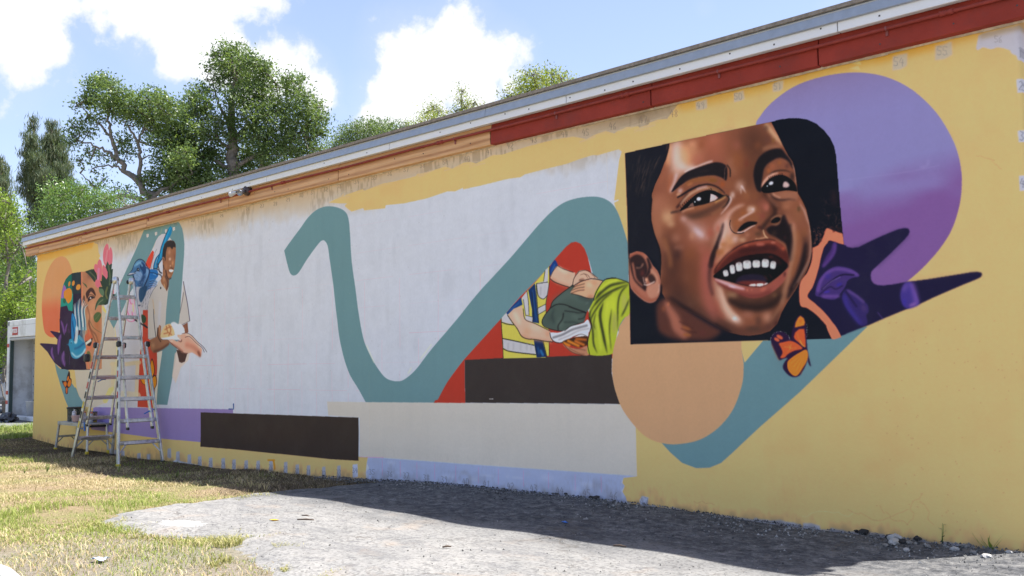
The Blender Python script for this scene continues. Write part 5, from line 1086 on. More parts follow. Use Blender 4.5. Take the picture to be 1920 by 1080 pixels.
far2=slab('driveway',[(10.3,-30),(19.56,-30),(19.56,-6.57),(10.3,-6.57)],.02,.05,AM) if False else None
road=slab('road',[(-40,1.9),(-2.2,.9),(-2.0,60),(-40,60)],.018,.05,mat('road_asphalt',(.16,.16,.165),.9,var=.2,scale=3,bump=.3,bscale=60))
# ------------------------------------------------------------------ grass (blades nobody could count)
def blades(name,n,fn,hmin,hmax,w,mt,seed,lean=.8):
    r=np.random.default_rng(seed); pts=fn(r,n); n=len(pts); x,y=pts[:,0],pts[:,1]; z=gz(x,y)-.004
    h=r.uniform(hmin,hmax,n)*np.clip(.75+.7*noise2(x,y,seed+50,2.2),.35,1.9); a=r.uniform(0,2*np.pi,n); ln=r.uniform(.2,lean,n)*h; d=np.stack([np.cos(a),np.sin(a)],1); b=a+np.pi/2+r.normal(0,.4,n); s=np.stack([np.cos(b),np.sin(b)],1)*(w*r.uniform(.6,1.3,n))[:,None]
    p0=np.stack([x,y,z],1); P=np.empty((n,5,3))
    P[:,0,:2]=pts-s;P[:,1,:2]=pts+s;P[:,0,2]=P[:,1,2]=z
    mid=pts+d*(ln*.35)[:,None]; P[:,2,:2]=mid+s*.8;P[:,3,:2]=mid-s*.8;P[:,2,2]=P[:,3,2]=z+h*.6
    P[:,4,:2]=pts+d*ln[:,None]*1.1;P[:,4,2]=z+h*.93
    i=np.arange(n)[:,None]*5
    q=np.concatenate([i+np.array([[0,1,2]]),i+np.array([[0,2,3]]),i+np.array([[3,2,4]])],0)
    o=sheet(name,P.reshape(-1,3),q,mt); return o
def field(kind):
    def fn(r,n):
        # denser towards the camera
        u=r.random(n*3); x=-3+u**.75*18.2; y=-r.random(n*3)*6.6
        ok=~inpoly(x,y,poly)&(y<-.03)|((x<.68)&(y>-2.5))
        v=noise2(x,y,11,.9)
        sandy=np.clip((x-11.0+noise2(x,y,12,1.6)*.7)/1.6,0,1); shady=y>-1.2
        if kind=='green': p=np.clip((v+.25)*1.7,0,1)*(1-.6*sandy)*np.where(shady,.4,1)*np.where(y>-2.0,.5,1)
        else: p=np.clip(.95-.35*np.clip(v,0,1),.3,1)*(1-.65*sandy)*np.where(shady,.55,1)
        p=p*np.clip(1.15+1.6*noise2(x,y,14,3.4),.08,1)
        ok&=r.random(n*3)<p
        q=np.stack([x,y],1)[ok]; return q[:n]
    return fn
def bladem(name,c1,c2,c3,tr=.25): return leafmat(name,c1,c2,c3,tr,.7,.2)
tag(blades('dry_grass',150000,field('dry'),.012,.05,.0026,bladem('straw_blades',(.25,.18,.09),(.50,.39,.22),(.66,.56,.36),.25),21,1.6),'short straw coloured dead turf grass covering the yard','grass',kind='stuff')
tag(blades('green_grass',80000,field('green'),.02,.065,.0028,bladem('green_blades',(.15,.20,.05),(.30,.36,.09),(.48,.49,.18),.4),22,1.1),'patchy green grass growing through the straw coloured turf','grass',kind='stuff')
def strip(r,n):
    x=r.uniform(-9,.4,n*2);y=r.uniform(-3.0,1.9,n*2); ok=(noise2(x,y,5,1.2)>-.4)&(x*.6+y*0>-9); q=np.stack([x,y],1)[ok]; return q[:n]
tag(blades('far_grass',26000,strip,.04,.12,.006,bladem('lush_blades',(.12,.18,.04),(.24,.30,.08),(.40,.42,.16),.35),23,.9),'taller green grass strip beyond the far corner of the building','grass',kind='stuff')
def edge_f(r,n):
    e=np.array(edge[3:22]); k=r.integers(0,len(e)-1,n); tt=r.random(n)[:,None]; q=e[k]+(e[k+1]-e[k])*tt+r.normal(0,.14,(n,2)); v=noise2(q[:,0],q[:,1],31,3.2); q=q[(v>-.1)&(q[:,0]>10.7)]; return q
tag(blades('edge_weeds',26000,edge_f,.01,.05,.0035,bladem('weed_blades',(.20,.17,.07),(.34,.32,.12),(.5,.44,.22),.3),24,1.2),'scrubby weeds growing along the broken pavement edge','weeds',kind='stuff')
def litter(r,n):
    x=r.uniform(.7,10.9,n);y=-np.abs(r.normal(0,.75,n))-.02; return np.stack([x,y],1)
tag(blades('leaf_litter',60000,litter,.006,.035,.003,bladem('litter_blades',(.05,.036,.025),(.13,.095,.065),(.26,.20,.14),.1),25,2.2),'brown dead grass and litter in the shade at the wall foot','litter',kind='stuff')
# ------------------------------------------------------------------ building
S_L,S_R,H=2.31,56.5,6.93
bld=empty('workshop_building',m3(S_L,0,-4.1)); tag(bld,'long single storey stucco building with colourful mural along its side','building')
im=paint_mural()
Lw=np.array([.645,.715,.83])                      # light that reached the wall when it was photographed -> paint albedo
lin=np.where(im<=.04045,im/12.92,((im+.055)/1.055)**2.4)/Lw
lin=np.clip(lin,.004,.86)
srgb=np.where(lin<=.0031308,lin*12.92,1.055*lin**(1/2.4)-.055)
img=bpy.data.images.new('mural_paint',TW,TH,alpha=False)
px=np.ones((TH,TW,4),np.float32); px[...,:3]=srgb[::-1]; img.pixels.foreach_set(px.ravel()); img.update(); img.pack()
m=bpy.data.materials.new('painted_stucco'); m.use_nodes=True; t=NT(m.node_tree); m.node_tree.nodes.clear()
co=t.n('ShaderNodeTexCoord').outputs['Object']
tex=t.n('ShaderNodeTexImage',image=img); tex.extension='EXTEND'; tex.interpolation='Linear'
c=tex.outputs[0]
h=t.math('ADD',t.math('MULTIPLY',t.noise(co,120,4,.6),.35),t.math('ADD',t.math('MULTIPLY',t.noise(co,28,5,.65),.8),t.math('MULTIPLY',t.noise(co,4,3,.5),2.0)))
c=t.mix(t.ramp(t.noise(co,2.0,8,.7),[(.55,(0,0,0)),(.8,(.035,.035,.035))]),c,(.33,.30,.26))
rg_=t.n('ShaderNodeMapRange',{'Value':t.noise(co,3,5),'From Min':.3,'From Max':.7,'To Min':.55,'To Max':.72}).outputs[0]
b=t.n('ShaderNodeBsdfPrincipled',{'Base Color':c,'Roughness':rg_,'Specular IOR Level':.16,'Normal':t.n('ShaderNodeBump',{'Height':h,'Strength':.4,'Distance':.004}).outputs[0]})
o=t.n('ShaderNodeOutputMaterial'); t.l(b.outputs[0],o.inputs[0]); MUR=m
# front wall: a gently uneven plastered sheet with real thickness
ws=np.linspace(S_L,S_R,440); wz=np.concatenate([[-5.0],np.linspace(-4.5,H+.5,90)])
X,Zz=np.meshgrid(ws,wz); r_=np.random.default_rng(8)
yy=.012*noise2(X*FT,Zz*FT,41,.8)+.004*noise2(X*FT,Zz*FT,42,4); yy-=yy.max()*0
P=np.stack([X.ravel()*FT,yy.ravel(),(Zz.ravel()+EYE)*FT],1); nx,ny=len(ws),len(wz)
I=(np.arange(ny-1)[:,None]*nx+np.arange(nx-1)[None]).ravel(); Q=np.stack([I,I+1,I+nx+1,I+nx],1)
uv=np.stack([(X.ravel()-S0)/(S1-S0),(Zz.ravel()-Z0)/(Z1-Z0)],1)
# returns at both ends
base=len(P); ends=[]
ex=[];
for s_,flip in ((S_L,0),(S_R,1)):
    col=np.arange(ny)*nx+(0 if not flip else nx-1)
    back=P[col].copy(); back[:,1]=.22; b0=len(P); P=np.vstack([P,back]); uvb=uv[col].copy(); uv=np.vstack([uv,uvb])
    k=np.arange(ny-1); q=np.stack([col[k],b0+k,b0+k+1,col[k+1]],1) if flip else np.stack([b0+k,col[k],col[k+1],b0+k+1],1); ex.append(q)
Q=np.vstack([Q]+ex)
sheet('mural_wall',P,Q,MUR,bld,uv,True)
YM=mat('yellow_stucco',(.62,.44,.16),.7,var=.08,scale=2,bump=.5,bscale=60)
def part(name,mb,mt,parent=bld): return mb.build(name,mt,parent)
z0,z1=(-5+EYE)*FT,(H+EYE)*FT+.1
q=MB(); q.box(((S_L*FT)+.11,4.86,(z0+z1)/2),(.218,9.26,z1-z0)); part('side_wall',q,YM)
q=MB(); q.box(((S_R*FT)-.11,4.86,(z0+z1)/2),(.218,9.26,z1-z0)); part('side_wall',q,YM)
q=MB(); q.box(((S_L+S_R)/2*FT,9.6,(z0+z1)/2),((S_R-S_L)*FT,.2,z1-z0)); part('rear_wall',q,YM)
# roof, fascia, boards
rl,rr=1.15,57.7
WD=bpy.data.materials.new('raw_pine'); WD.use_nodes=True; t=NT(WD.node_tree); WD.node_tree.nodes.clear()
tc_=t.n('ShaderNodeTexCoord'); oi=t.n('ShaderNodeObjectInfo').outputs['Random']
co=t.n('ShaderNodeVectorMath',{0:tc_.outputs['Object'],1:t.n('ShaderNodeCombineXYZ',{0:t.math('MULTIPLY',oi,37.0),2:t.math('MULTIPLY',oi,13.0)}).outputs[0]},operation='ADD').outputs[0]
mp=t.n('ShaderNodeMapping',{'Vector':co,'Scale':(.55,2.6,4.2)}).outputs[0]
wv=t.n('ShaderNodeTexWave',{'Vector':mp,'Scale':1.0,'Distortion':5.0,'Detail':3.0,'Detail Scale':.9,'Detail Roughness':.5},wave_type='RINGS',rings_direction='X').outputs['Fac']
gr=t.noise(t.n('ShaderNodeMapping',{'Vector':co,'Scale':(3,60,90)}).outputs[0],1.0,4,.6)
c=t.ramp(wv,[(.1,(.78,.45,.21)),(.55,(.70,.36,.14)),(.9,(.40,.16,.05))])
c=t.mix(.5,c,t.ramp(gr,[(.3,(.45,.22,.09)),(.7,(.74,.46,.25))]))
c=t.mix(t.ramp(t.noise(co,1.2,5,.6),[(.5,(0,0,0)),(.75,(.4,.4,.4))]),c,(.46,.30,.18))
b=t.n('ShaderNodeBsdfPrincipled',{'Base Color':c,'Roughness':.62,'Specular IOR Level':.35,'Normal':t.n('ShaderNodeBump',{'Height':gr,'Strength':.2,'Distance':.004}).outputs[0]}); o=t.n('ShaderNodeOutputMaterial'); t.l(b.outputs[0],o.inputs[0])
RED=mat('barn_red_paint',(.30,.043,.028),.7,spec=.15,var=.16,scale=3,bump=.25,bscale=50,dirt=(.22,.045,.035))
WHT=mat('white_trim_paint',(.78,.78,.78),.45,var=.04,scale=1.5,bump=.08,bscale=60)
GAL=mat('galvanised_flashing',(.40,.425,.45),.42,metal=.6,var=.08,scale=14,bump=.05,bscale=30)
SHG=mat('roof_shingle',(.26,.22,.18),.95,var=.3,scale=30,bump=.8,bscale=80)
def strip_boards(name,joints,y0,y1,zb,zt,mt_fn,gap=.010,rand=0):
    for i in range(len(joints)-1):
        a,b_=joints[i],joints[i+1]; q=MB(); d=random.uniform(-rand,rand)
        A=m3(a,y0,zb);B=m3(b_,y1,zt)
        q.box(((A.x+B.x)/2,(A.y+B.y)/2+d,(A.z+B.z)/2),(B.x-A.x-gap*FT*1.2,abs(A.y-B.y),B.z-A.z),bev=.003); part(name,q,mt_fn(i,a,b_))
random.seed(4)
lowj=[rl,3.35,9.14,9.57,17.4,25.25,33.22,41.30,47.46,52.25,57.6]
strip_boards('beam_board',lowj,-.25,-.02,6.86,7.30,lambda i,a,b:RED if a>41 else WD,.03,.001)
upj=[rl,11.0,19.0,27.6,33.22,41.30,47.46,52.25,57.6]
strip_boards('trim_board',upj,-.19,-.02,7.31,7.60,lambda i,a,b:RED if a>41 else WD,.02,.001)
fj=[1.05,11.4,20.62,28.5,36.45,44.59,52.82,57.7]
strip_boards('fascia_panel',fj,-.40,-.22,7.49,8.06,lambda i,a,b:WHT,.02,.0006)
for a,b_ in zip([1.0,21.2,41.3],[21.2,41.3,57.75]):
    q=MB(); A,B=m3(a,0,0).x,m3(b_,0,0).x
    prof=[(-.41,7.705),(-.435,7.70),(-.475,7.72),(-.425,7.955),(-.435,7.975),(-.40,8.02)]
    vs=[];n_=len(prof)
    for X_ in (A,B-.004):
        for y_,z_ in prof: vs.append((X_,y_*FT,(z_+EYE)*FT))
    q.add(vs,[(i,i+n_,i+n_+1,i+1) for i in range(n_-1)]); ob=part('drip_edge',q,GAL); md=ob.modifiers.new('thick','SOLIDIFY'); md.thickness=.003
q=MB(); A,B=m3(1.0,-.47,8.02),m3(57.75,31.5,8.02)
q.box(((A.x+B.x)/2,(A.y+B.y)/2,A.z+.012),(B.x-A.x,B.y-A.y,.028)); part('roof',q,SHG)
q=MB(); q.box(((A.x+B.x)/2,m3(0,.3,0).y+4.7,m3(0,0,7.45).z+.0),(B.x-A.x-.05,9.3,m3(0,0,8.0).z-m3(0,0,6.99).z)); part('roof_deck',q,WD)
# nail heads on fascia and boards
q=MB(); r_=np.random.default_rng(5)
for s_ in np.arange(2,57,1.33):
    for zz_,y_ in ((7.62,-.402),):
        if r_.random()<.8: P0=m3(s_+r_.normal()*.12,y_,zz_+r_.normal()*.05); q.box(P0,(.011,.004,.011))
    if r_.random()<.55: P0=m3(s_+r_.uniform(-.3,.3),-.252,7.0+r_.uniform(0,.25)); q.box(P0,(.010,.004,.010))
ob=part('nail_heads',q,mat('dark_nail',(.06,.05,.05),.6)); tag(ob,kind='stuff')
# conduit with couplings and straps
q=MB(); 
pts=[m3(s_,-.315+.004*math.sin(s_*1.3),7.305+.012*math.sin(s_*.7)) for s_ in np.arange(rl+.1,58.1,.8)]; q.tube(pts,.0135,8)
PM=mat('conduit_red_paint',(.26,.04,.028),.6,spec=.25,var=.2,scale=9); pipe=part('conduit_pipe',q,PM)
for s_ in (10.2,19.8,29.6,39.0,46.65,55.2):
    q=MB(); P0=m3(s_,-.315,7.305+.012*math.sin(s_*.7)); q.lathe(P0,[(.014,-.045),(.019,-.044),(.019,-.012),(.016,-.010),(.016,.010),(.019,.012),(.019,.044),(.014,.045)],12,ax=[(0,0,1),(0,1,0),(1,0,0)]); q.build('pipe_coupling',PM,pipe,inv=False)
for s_ in (12.9,17.6,24.6,28.7,39.7,44.1,49.6,53.9):
    q=MB(); P0=m3(s_,-.262,7.23); q.box(P0,(.016,.010,.05)); P0=m3(s_,-.315,7.305); q.box(P0,(.018,.034,.032),bev=.008); q.build('pipe_strap',mat('strap_paint',(.24,.06,.05),.5) if s_<13 else bpy.data.materials['strap_paint'],pipe,inv=False)
# caulk/peeling ledge under the beam
q=MB()
for s_ in np.arange(S_L,S_R,.5):
    A=m3(s_,-.035-r_.random()*.02,6.85+r_.normal()*.006);q.box((A.x+.07,A.y/2,A.z),(.155,abs(A.y),.016+.008*r_.random()))
part('caulk_bead',q,mat('old_caulk',(.60,.50,.36),.8,var=.3,scale=20,bump=.6,bscale=70))
# ------------------------------------------------------------------ security light on the eave
sl=empty('security_light',m3(26.75,-.27,7.32)); tag(sl,'twin headed security light with one white lamp head on the wooden eave','security light')
dk=mat('dark_bronze',(.07,.045,.04),.4,.3); wp=mat('white_plastic',(.62,.62,.60),.45)
P0=m3(26.85,-.30,7.36); q=MB(); q.lathe(P0,[(0,-.03),(.062,-.03),(.066,.0),(.055,.035),(.0,.04)],20,ax=[(1,0,0),(0,0,1),(0,-1,0)]); q.build('mounting_box',dk,sl)
def head(c,d,r,l,mt,name):
    d=np.array(d,float);d/=np.linalg.norm(d);u=np.cross(d,(0,0,1));u/=np.linalg.norm(u);w=np.cross(d,u)
    q=MB();q.lathe(c,[(0,-l*.5),(r*.55,-l*.5),(r*.7,-l*.2),(r,l*.25),(r,l*.5),(r*.86,l*.5),(r*.82,l*.36),(0,l*.34)],20,ax=[u,w,d]); return q.build(name,mt,sl)
head(m3(26.95,-.62,7.25),(.35,-.8,-.35),.038,.10,mat('grey_metal',(.30,.31,.33),.35,.6),'lamp_head')
head(m3(26.25,-.60,7.30),(-.75,-.45,-.25),.033,.11,wp,'sensor_head')
q=MB(); q.tube([m3(26.85,-.36,7.36),m3(26.9,-.55,7.33)],.013,8); q.tube([m3(26.8,-.38,7.36),m3(26.5,-.5,7.36),m3(26.4,-.56,7.33)],.012,8); q.build('swivel_arm',dk,sl)
# ------------------------------------------------------------------ stepladder
ALU=mat('brushed_aluminium',(.60,.61,.62),.36,.8,var=.1,scale=18,bump=.05,bscale=80,dirt=(.36,.35,.34)); BLK=mat('black_plastic',(.02,.02,.022),.45); YEL_=mat('yellow_rubber',(.62,.47,.03),.6); TAPE=mat('blue_tape',(.03,.14,.42),.7)
zf=-4.34
lad=empty('stepladder',m3(16.9,-1.35,zf)); tag(lad,'tall aluminium multi-position ladder opened in front of the bird and man painting','ladder')
apex=4.18
def lerp(a,b,t): return tuple(a[i]+(b[i]-a[i])*t for i in range(3))
def section(sgn,foot_s,top_s,knee_s,tag_n):
    zft=zf; A0=(foot_s,-2.38,zft);A1=(knee_s,-1.80,1.25);B0=(foot_s,-.30,zft);B1=(knee_s,-.55,1.25)
    if sgn<0: A0=(foot_s,-2.25,zft)
    # outer flared rails
    for a,b_ in ((A0,A1),(B0,B1)):
        q=MB(); q.bar(m3(*a),m3(*b_),.066,.026,up=(0,1,0),bev=.004); q.build('outer_rail',ALU,lad)
        q=MB(); f=lerp(a,b_,.012); q.box(m3(*f)-Vector((0,0,.012)),(.085,.045,.05),bev=.008); q.build('rubber_foot',YEL_ if (sgn>0 and a is A0) else BLK,lad)
    ib=lerp((foot_s,0,zft),(top_s,0,apex),.19)
    C0=(ib[0]+.02*sgn,-1.78,ib[2]);C1=(top_s,-1.52,apex);D0=(ib[0]+.02*sgn,-.62,ib[2]);D1=(top_s,-.72,apex)
    for a,b_ in ((C0,C1),(D0,D1)):
        q=MB(); q.bar(m3(*a),m3(*b_),.056,.022,up=(0,1,0),bev=.004); q.build('inner_rail',ALU,lad)
        q=MB(); q.box(m3(*a),(.06,.03,.04),bev=.006); q.build('rail_cap',BLK,lad)
    # rungs
    def rung(P,Q,outer):
        q=MB(); a,b_=m3(*P),m3(*Q); q.bar(a,b_,.036 if not outer else .046,.030,up=(1 if sgn>0 else -1,0,.3),bev=.004)
        q.bar(a+Vector((0,.0,.018)),b_+Vector((0,0,.018)),.03,.004,up=(1,0,0))
        for e,dr in ((a,1),(b_,-1)): q.box(e+Vector((0,dr*.03,0)),(.05,.05,.042),bev=.006)
        q.build('rung',ALU,lad)
    for k in range(5):                      # outer rungs
        z_=zft+.98+k*.98; tt=(z_-zft)/(1.25-zft); P=lerp(A0,A1,tt);Q_=lerp(B0,B1,tt)
        rung((P[0],P[1]+.04,P[2]),(Q_[0],Q_[1]-.04,Q_[2]),True)
    for k in range(3):
        z_=zft+.98*(6+k)-.1; tt=(z_-C0[2])/(apex-C0[2]); P=lerp(C0,C1,tt);Q_=lerp(D0,D1,tt)
        if z_<apex-.05: rung((P[0],P[1]+.04,P[2]),(Q_[0],Q_[1]-.04,Q_[2]),False)
    # braces under the first rung
    z_=zft+.98; tt=.98/(1.25-zft)
    for (u,v,d) in ((A0,A1,1),(B0,B1,-1)):
        P=lerp(u,v,tt);L_=lerp(u,v,tt*.55); q=MB(); q.bar(m3(P[0],P[1]+.35*d,P[2]-.06),m3(L_[0],L_[1]+.05*d,L_[2]),.018,.006,up=(1,0,0)); q.build('brace',ALU,lad)
    # locking knobs at the knee
    for P,d in ((A1,-1),(B1,1)):
        q=MB(); c_=m3(P[0]+.03*sgn,P[1]+.0,P[2]-.1); q.box(c_+Vector((.02*sgn,d*.02,0)),(.065,.06,.085),bev=.015); q.build('lock_knob',BLK,lad)
section(1,19.62,17.15,18.15,'front'); section(-1,14.1,16.75,15.75,'rear')
for y_ in (-1.52,-.72):
    q=MB(); q.lathe(m3(16.95,y_,apex+.05),[(0,-.03),(.05,-.03),(.055,0),(.05,.03),(0,.03)],16,ax=[(1,0,0),(0,0,1),(0,-1,0)]); q.build('hinge',ALU,lad)
    q=MB(); q.box(m3(16.62,y_-.05,apex+.03),(.055,.04,.06),bev=.015); q.build('hinge_knob',BLK,lad)
q=MB(); q.box(m3(15.1,-2.05,.55),(.09,.08,.12),bev=.02); q.build('lock_knob',BLK,lad)
for P,sc in (((15.1,-1.2,-.50),1),((18.95,-.62,-1.98),1)):
    q=MB(); c_=m3(*P); q.box(c_,(.05,.05,.02),bev=.004); q.box(c_+Vector((.0,-.05,-.015)),(.02,.09,.012),[(1,0,0),(0,.9,.4),(0,-.4,.9)]); q.box(c_+Vector((.01,.05,.02)),(.015,.07,.012),[(1,0,0),(0,.9,-.4),(0,.4,.9)]); q.build('tape_scrap',TAPE,lad)
lb=[mat('warning_label_red',(.45,.04,.05),.5),mat('warning_label_yellow',(.65,.5,.04),.5),mat('warning_label_dark',(.03,.03,.03),.5)]
for i in range(7):
    P=lerp((14.1,-2.25,zf),(15.75,-1.80,1.25),.30+.085*i); c_=m3(*P)+Vector((0,-.016,0)); ax=np.array(m3(15.75,-1.80,1.25)-m3(14.1,-2.25,zf));ax/=np.linalg.norm(ax); q=MB(); q.box(c_,(.034,.003,.10),[np.cross((0,1,0),ax),(0,1,0),ax]); q.build('label_sticker',lb[[1,2,1,2,0,2,0][i]],lad)
for i in range(6):
    P=lerp((19.62,-2.38,zf),(18.15,-1.80,1.25),.48+.085*i); c_=m3(*P)+Vector((-.01,-.016,0)); ax=np.array(m3(18.15,-1.80,1.25)-m3(19.62,-2.38,zf));ax/=np.linalg.norm(ax); q=MB(); q.box(c_,(.024,.003,.09),[np.cross((0,1,0),ax),(0,1,0),ax]); q.build('label_sticker',lb[[2,0,2,0,2,2][i]],lad)
# ------------------------------------------------------------------ low work platform and what stands on it
zt=-2.74
wb=empty('work_platform',m3(11,-.55,-4.27)); tag(wb,'low aluminium work platform with yellow feet against the wall behind the ladder','work platform')
ALD=mat('dull_aluminium',(.42,.42,.41),.5,.6,var=.15,scale=14,dirt=(.28,.26,.24))
q=MB(); 
for k in range(4): q.box(m3(11.0,-.93+k*.25,zt-.04),(4.05*FT,.070,.022),bev=.003)
q.box(m3(11.0,-1.03,zt-.1),(4.1*FT,.012,.05));q.box(m3(11.0,-.07,zt-.1),(4.1*FT,.012,.05)); q.build('deck',ALD,wb)
for s_,fs in ((9.15,8.95),(12.85,13.05)):
    for y_ in (-1.02,-.08):
        f=(fs,y_-.10 if y_<-.5 else y_+.04,-4.22); q=MB(); q.bar(m3(*f),m3(s_,y_,zt-.05),.05,.024,up=(0,1,0),bev=.004); q.build('leg',ALU if s_>10 else ALD,wb)
        q=MB(); q.box(m3(f[0],f[1],f[2]-.02),(.06,.045,.07),bev=.01); q.build('foot',YEL_,wb)
    q=MB(); q.bar(m3((s_+fs)/2,-1.06,-3.55),m3((s_+fs)/2,-.06,-3.55),.034,.03,up=(1,0,0),bev=.004); q.build('cross_rung',ALD,wb)
    q=MB(); q.bar(m3(s_,-1.02,zt-.16),m3(s_,-.08,zt-.16),.03,.03,up=(1,0,0),bev=.004); q.build('top_bar',BLK,wb)
    for d,y_ in ((1,-1.08),(-1,-.05)):
        q=MB(); q.bar(m3((s_+fs)/2,y_+.32*d,-3.58),m3((s_*.4+fs*.6),y_+.02*d,-3.86),.016,.006,up=(1,0,0)); q.build('brace',ALD,wb)
q=MB(); q.box(m3(12.55,-1.06,zt-.17),(.045,.012,.13),[(1,0,.1),(0,1,0),(-.1,0,1)]); q.box(m3(12.2,-1.05,zt-.28),(.06,.01,.016)); q.build('tape_strip',TAPE,wb)
def can(name,c,prof,mt,label,cat,extra=None,group=None):
    o=empty(name,c); tag(o,label,cat,group)
    q=MB(); q.lathe(c,prof,24); q.build('body',mt,o); return o
zz=zt+.0
c=m3(10.0,-.62,zz+.0)
def labelmat(name,base,cols,sc=9):
    m=bpy.data.materials.new(name); m.use_nodes=True; t=NT(m.node_tree); m.node_tree.nodes.clear(); co=t.n('ShaderNodeTexCoord').outputs['Object']
    f=t.noise(co,sc,3,.6); st=[(i/len(cols),c) for i,c in enumerate(cols)]; c_=t.ramp(f,[(.38+.28*p,c) for p,c in st],'CONSTANT'); b=t.n('ShaderNodeBsdfPrincipled',{'Base Color':c_,'Roughness':.4}); o=t.n('ShaderNodeOutputMaterial'); t.l(b.outputs[0],o.inputs[0]); return m
def put(s,y): return m3(s,y,zt-.0)+Vector((0,0,.004))
c=put(9.87,-.55); o=can('paint_pail',c,[(0,0),(.098,0),(.10,.005),(.104,.19),(.112,.20),(.112,.215),(.0,.215)],labelmat('pail_label',0,[(.04,.055,.07),(.09,.11,.13),(.02,.035,.04),(.10,.13,.09)],14),'large dark gallon paint pail at the left end of the platform','paint pail')
q=MB(); q.lathe(c,[(.10,.196),(.115,.20),(.116,.222),(.10,.226),(.0,.222)],24); q.build('lid',BLK,o); q=MB(); q.tube([c+Vector((.112*math.cos(a),.112*math.sin(a)-.02*math.sin(a/1),.17-.05*math.sin(a))) for a in np.linspace(0,math.pi*-1,12)],.003,6); q.build('handle',ALU,o)
def spray(s,y,ring,label,body=(.50,.50,.54)):
    c=put(s,y); o=empty('spray_can',c); tag(o,label,'spray can',group='spray cans on the work platform')
    nm='can_paper_%d'%len(bpy.data.materials); q=MB(); q.lathe(c,[(0,.0),(.031,0),(.033,.004),(.033,.145),(.031,.150)],20); q.build('can_body',mat('can_print',body,.35,.2,var=.15,scale=30),o)
    q=MB(); q.lathe(c,[(.0335,.142),(.0335,.152),(.024,.165),(.012,.170)],20); q.build('colour_ring',mat('ring_paint',ring,.4),o)
    q=MB(); q.lathe(c,[(.0115,.168),(.0115,.186),(.009,.19),(0,.19)],12); q.build('nozzle',wp,o)
spray(10.47,-.78,(.45,.45,.5),'grey spray can right beside the dark paint pail')
spray(11.28,-.62,(.62,.18,.08),'orange ringed spray can just left of the slanting ladder rail')
spray(12.42,-.70,(.55,.16,.07),'orange ringed spray can furthest right on the platform',(.42,.44,.46))
c=put(10.93,-.85); o=can('mixing_bowl',c,[(0,.0),(.042,0),(.058,.02),(.075,.095),(.078,.10),(.071,.10),(.055,.025),(.0,.012)],mat('pink_plastic',(.58,.40,.38),.5,var=.1),'small pinkish plastic mixing bowl between two spray cans','bowl')
c=put(12.0,-.45); o=can('paint_can',c,[(0,0),(.070,0),(.072,.004),(.072,.150),(.074,.155),(.0,.155)],labelmat('can_label',0,[(.55,.40,.05),(.04,.035,.04),(.60,.46,.30),(.16,.10,.05)],16),'short paint can with yellow and black label on the platform','paint can')
q=MB(); q.lathe(c,[(.06,.150),(.075,.152),(.075,.165),(.066,.166),(.064,.158),(0,.158)],24); q.build('rim',mat('tin_rim',(.12,.14,.2),.35,.7),o)
# ------------------------------------------------------------------ storage container beyond the far corner
X0,X1,Yf,Yb,Zb,Zt=-7.02,-4.55,2.05,6.9,.03,2.49
pod=empty('storage_container',(X0,Yf,Zb)); tag(pod,'white portable storage container with red stripes, open behind the left corner','storage container')
PW=mat('container_white',(.86,.87,.88),.4,var=.05,scale=3,dirt=(.55,.54,.52)); PG=mat('container_grey',(.48,.49,.50),.55,var=.06,scale=2); PR=mat('container_red',(.50,.03,.035),.4); PD=mat('container_dark_trim',(.05,.08,.075),.5)
def pbox(name,a,b,mt,bev=0,par=None):
    q=MB(); q.box(((a[0]+b[0])/2,(a[1]+b[1])/2,(a[2]+b[2])/2),(abs(b[0]-a[0]),abs(b[1]-a[1]),abs(b[2]-a[2])),bev=bev); return q.build(name,mt,par or pod)
pbox('corner_post',(X0,Yf,Zb),(X0+.15,Yf+.12,Zt-.30),PW,.006); pbox('corner_post',(X1-.15,Yf,Zb),(X1,Yf+.12,Zt-.30),PW,.006)
hd=pbox('header_panel',(X0,Yf-.004,Zt-.42),(X1,Yf+.10,Zt),PW,.008); pbox('sill',(X0,Yf-.006,Zb),(X1,Yf+.12,Zb+.10),PW,.006)
pbox('header_seam',(X0+.02,Yf-.008,Zt-.135),(X1-.02,Yf-.0045,Zt-.128),PG); pbox('corner_fitting',(X0+.075,Yf-.012,Zt-.12),(X0+.125,Yf-.0045,Zt-.03),PD)
pbox('rear_panel',(X0+.02,Yb-.03,Zb+.1),(X1-.02,Yb,Zt-.05),PG); pbox('side_panel',(X0,Yf+.121,Zb+.02),(X0+.03,Yb,Zt-.05),PW); pbox('side_panel',(X1-.03,Yf+.121,Zb+.02),(X1,Yb,Zt-.05),PW); pbox('roof_panel',(X0,Yf+.101,Zt-.049),(X1,Yb,Zt-.002),mat('translucent_roof',(.8,.8,.78),.6)); pbox('floor_panel',(X0+.031,Yf+.121,Zb+.05),(X1-.031,Yb-.031,Zb+.10),PG)
pbox('inner_liner',(X0+.19,Yf+.55,Zb+.1),(X1-.2,Yf+.58,Zt-.42),PG); pbox('door_track',(X0+.15,Yf+.02,Zb+.1),(X0+.19,Yf+.10,Zt-.42),PD)
for k in range(9): 
    q=MB(); q.lathe((X0+.30,Yf+.545,Zb+.22+k*.21),[(.0,-.006),(.011,-.006),(.011,.006),(.0,.006)],10,ax=[(1,0,0),(0,0,1),(0,-1,0)]); q.build('bolt_head',BLK,pod)
pbox('door_roller',(X0+.15,Yf+.01,Zt-.50),(X1-.15,Yf+.09,Zt-.425),PG,.02)
for z_ in (Zt-.62,Zb+.66,Zb+.42): pbox('red_stripe',(X0-.002,Yf-.005,z_-.045),(X0+.152,Yf-.0005,z_+.045),PR)
sg=pbox('sign_plate',(X0+.37,Yf-.012,Zt-.37),(X0+.74,Yf-.0045,Zt-.17),PR)
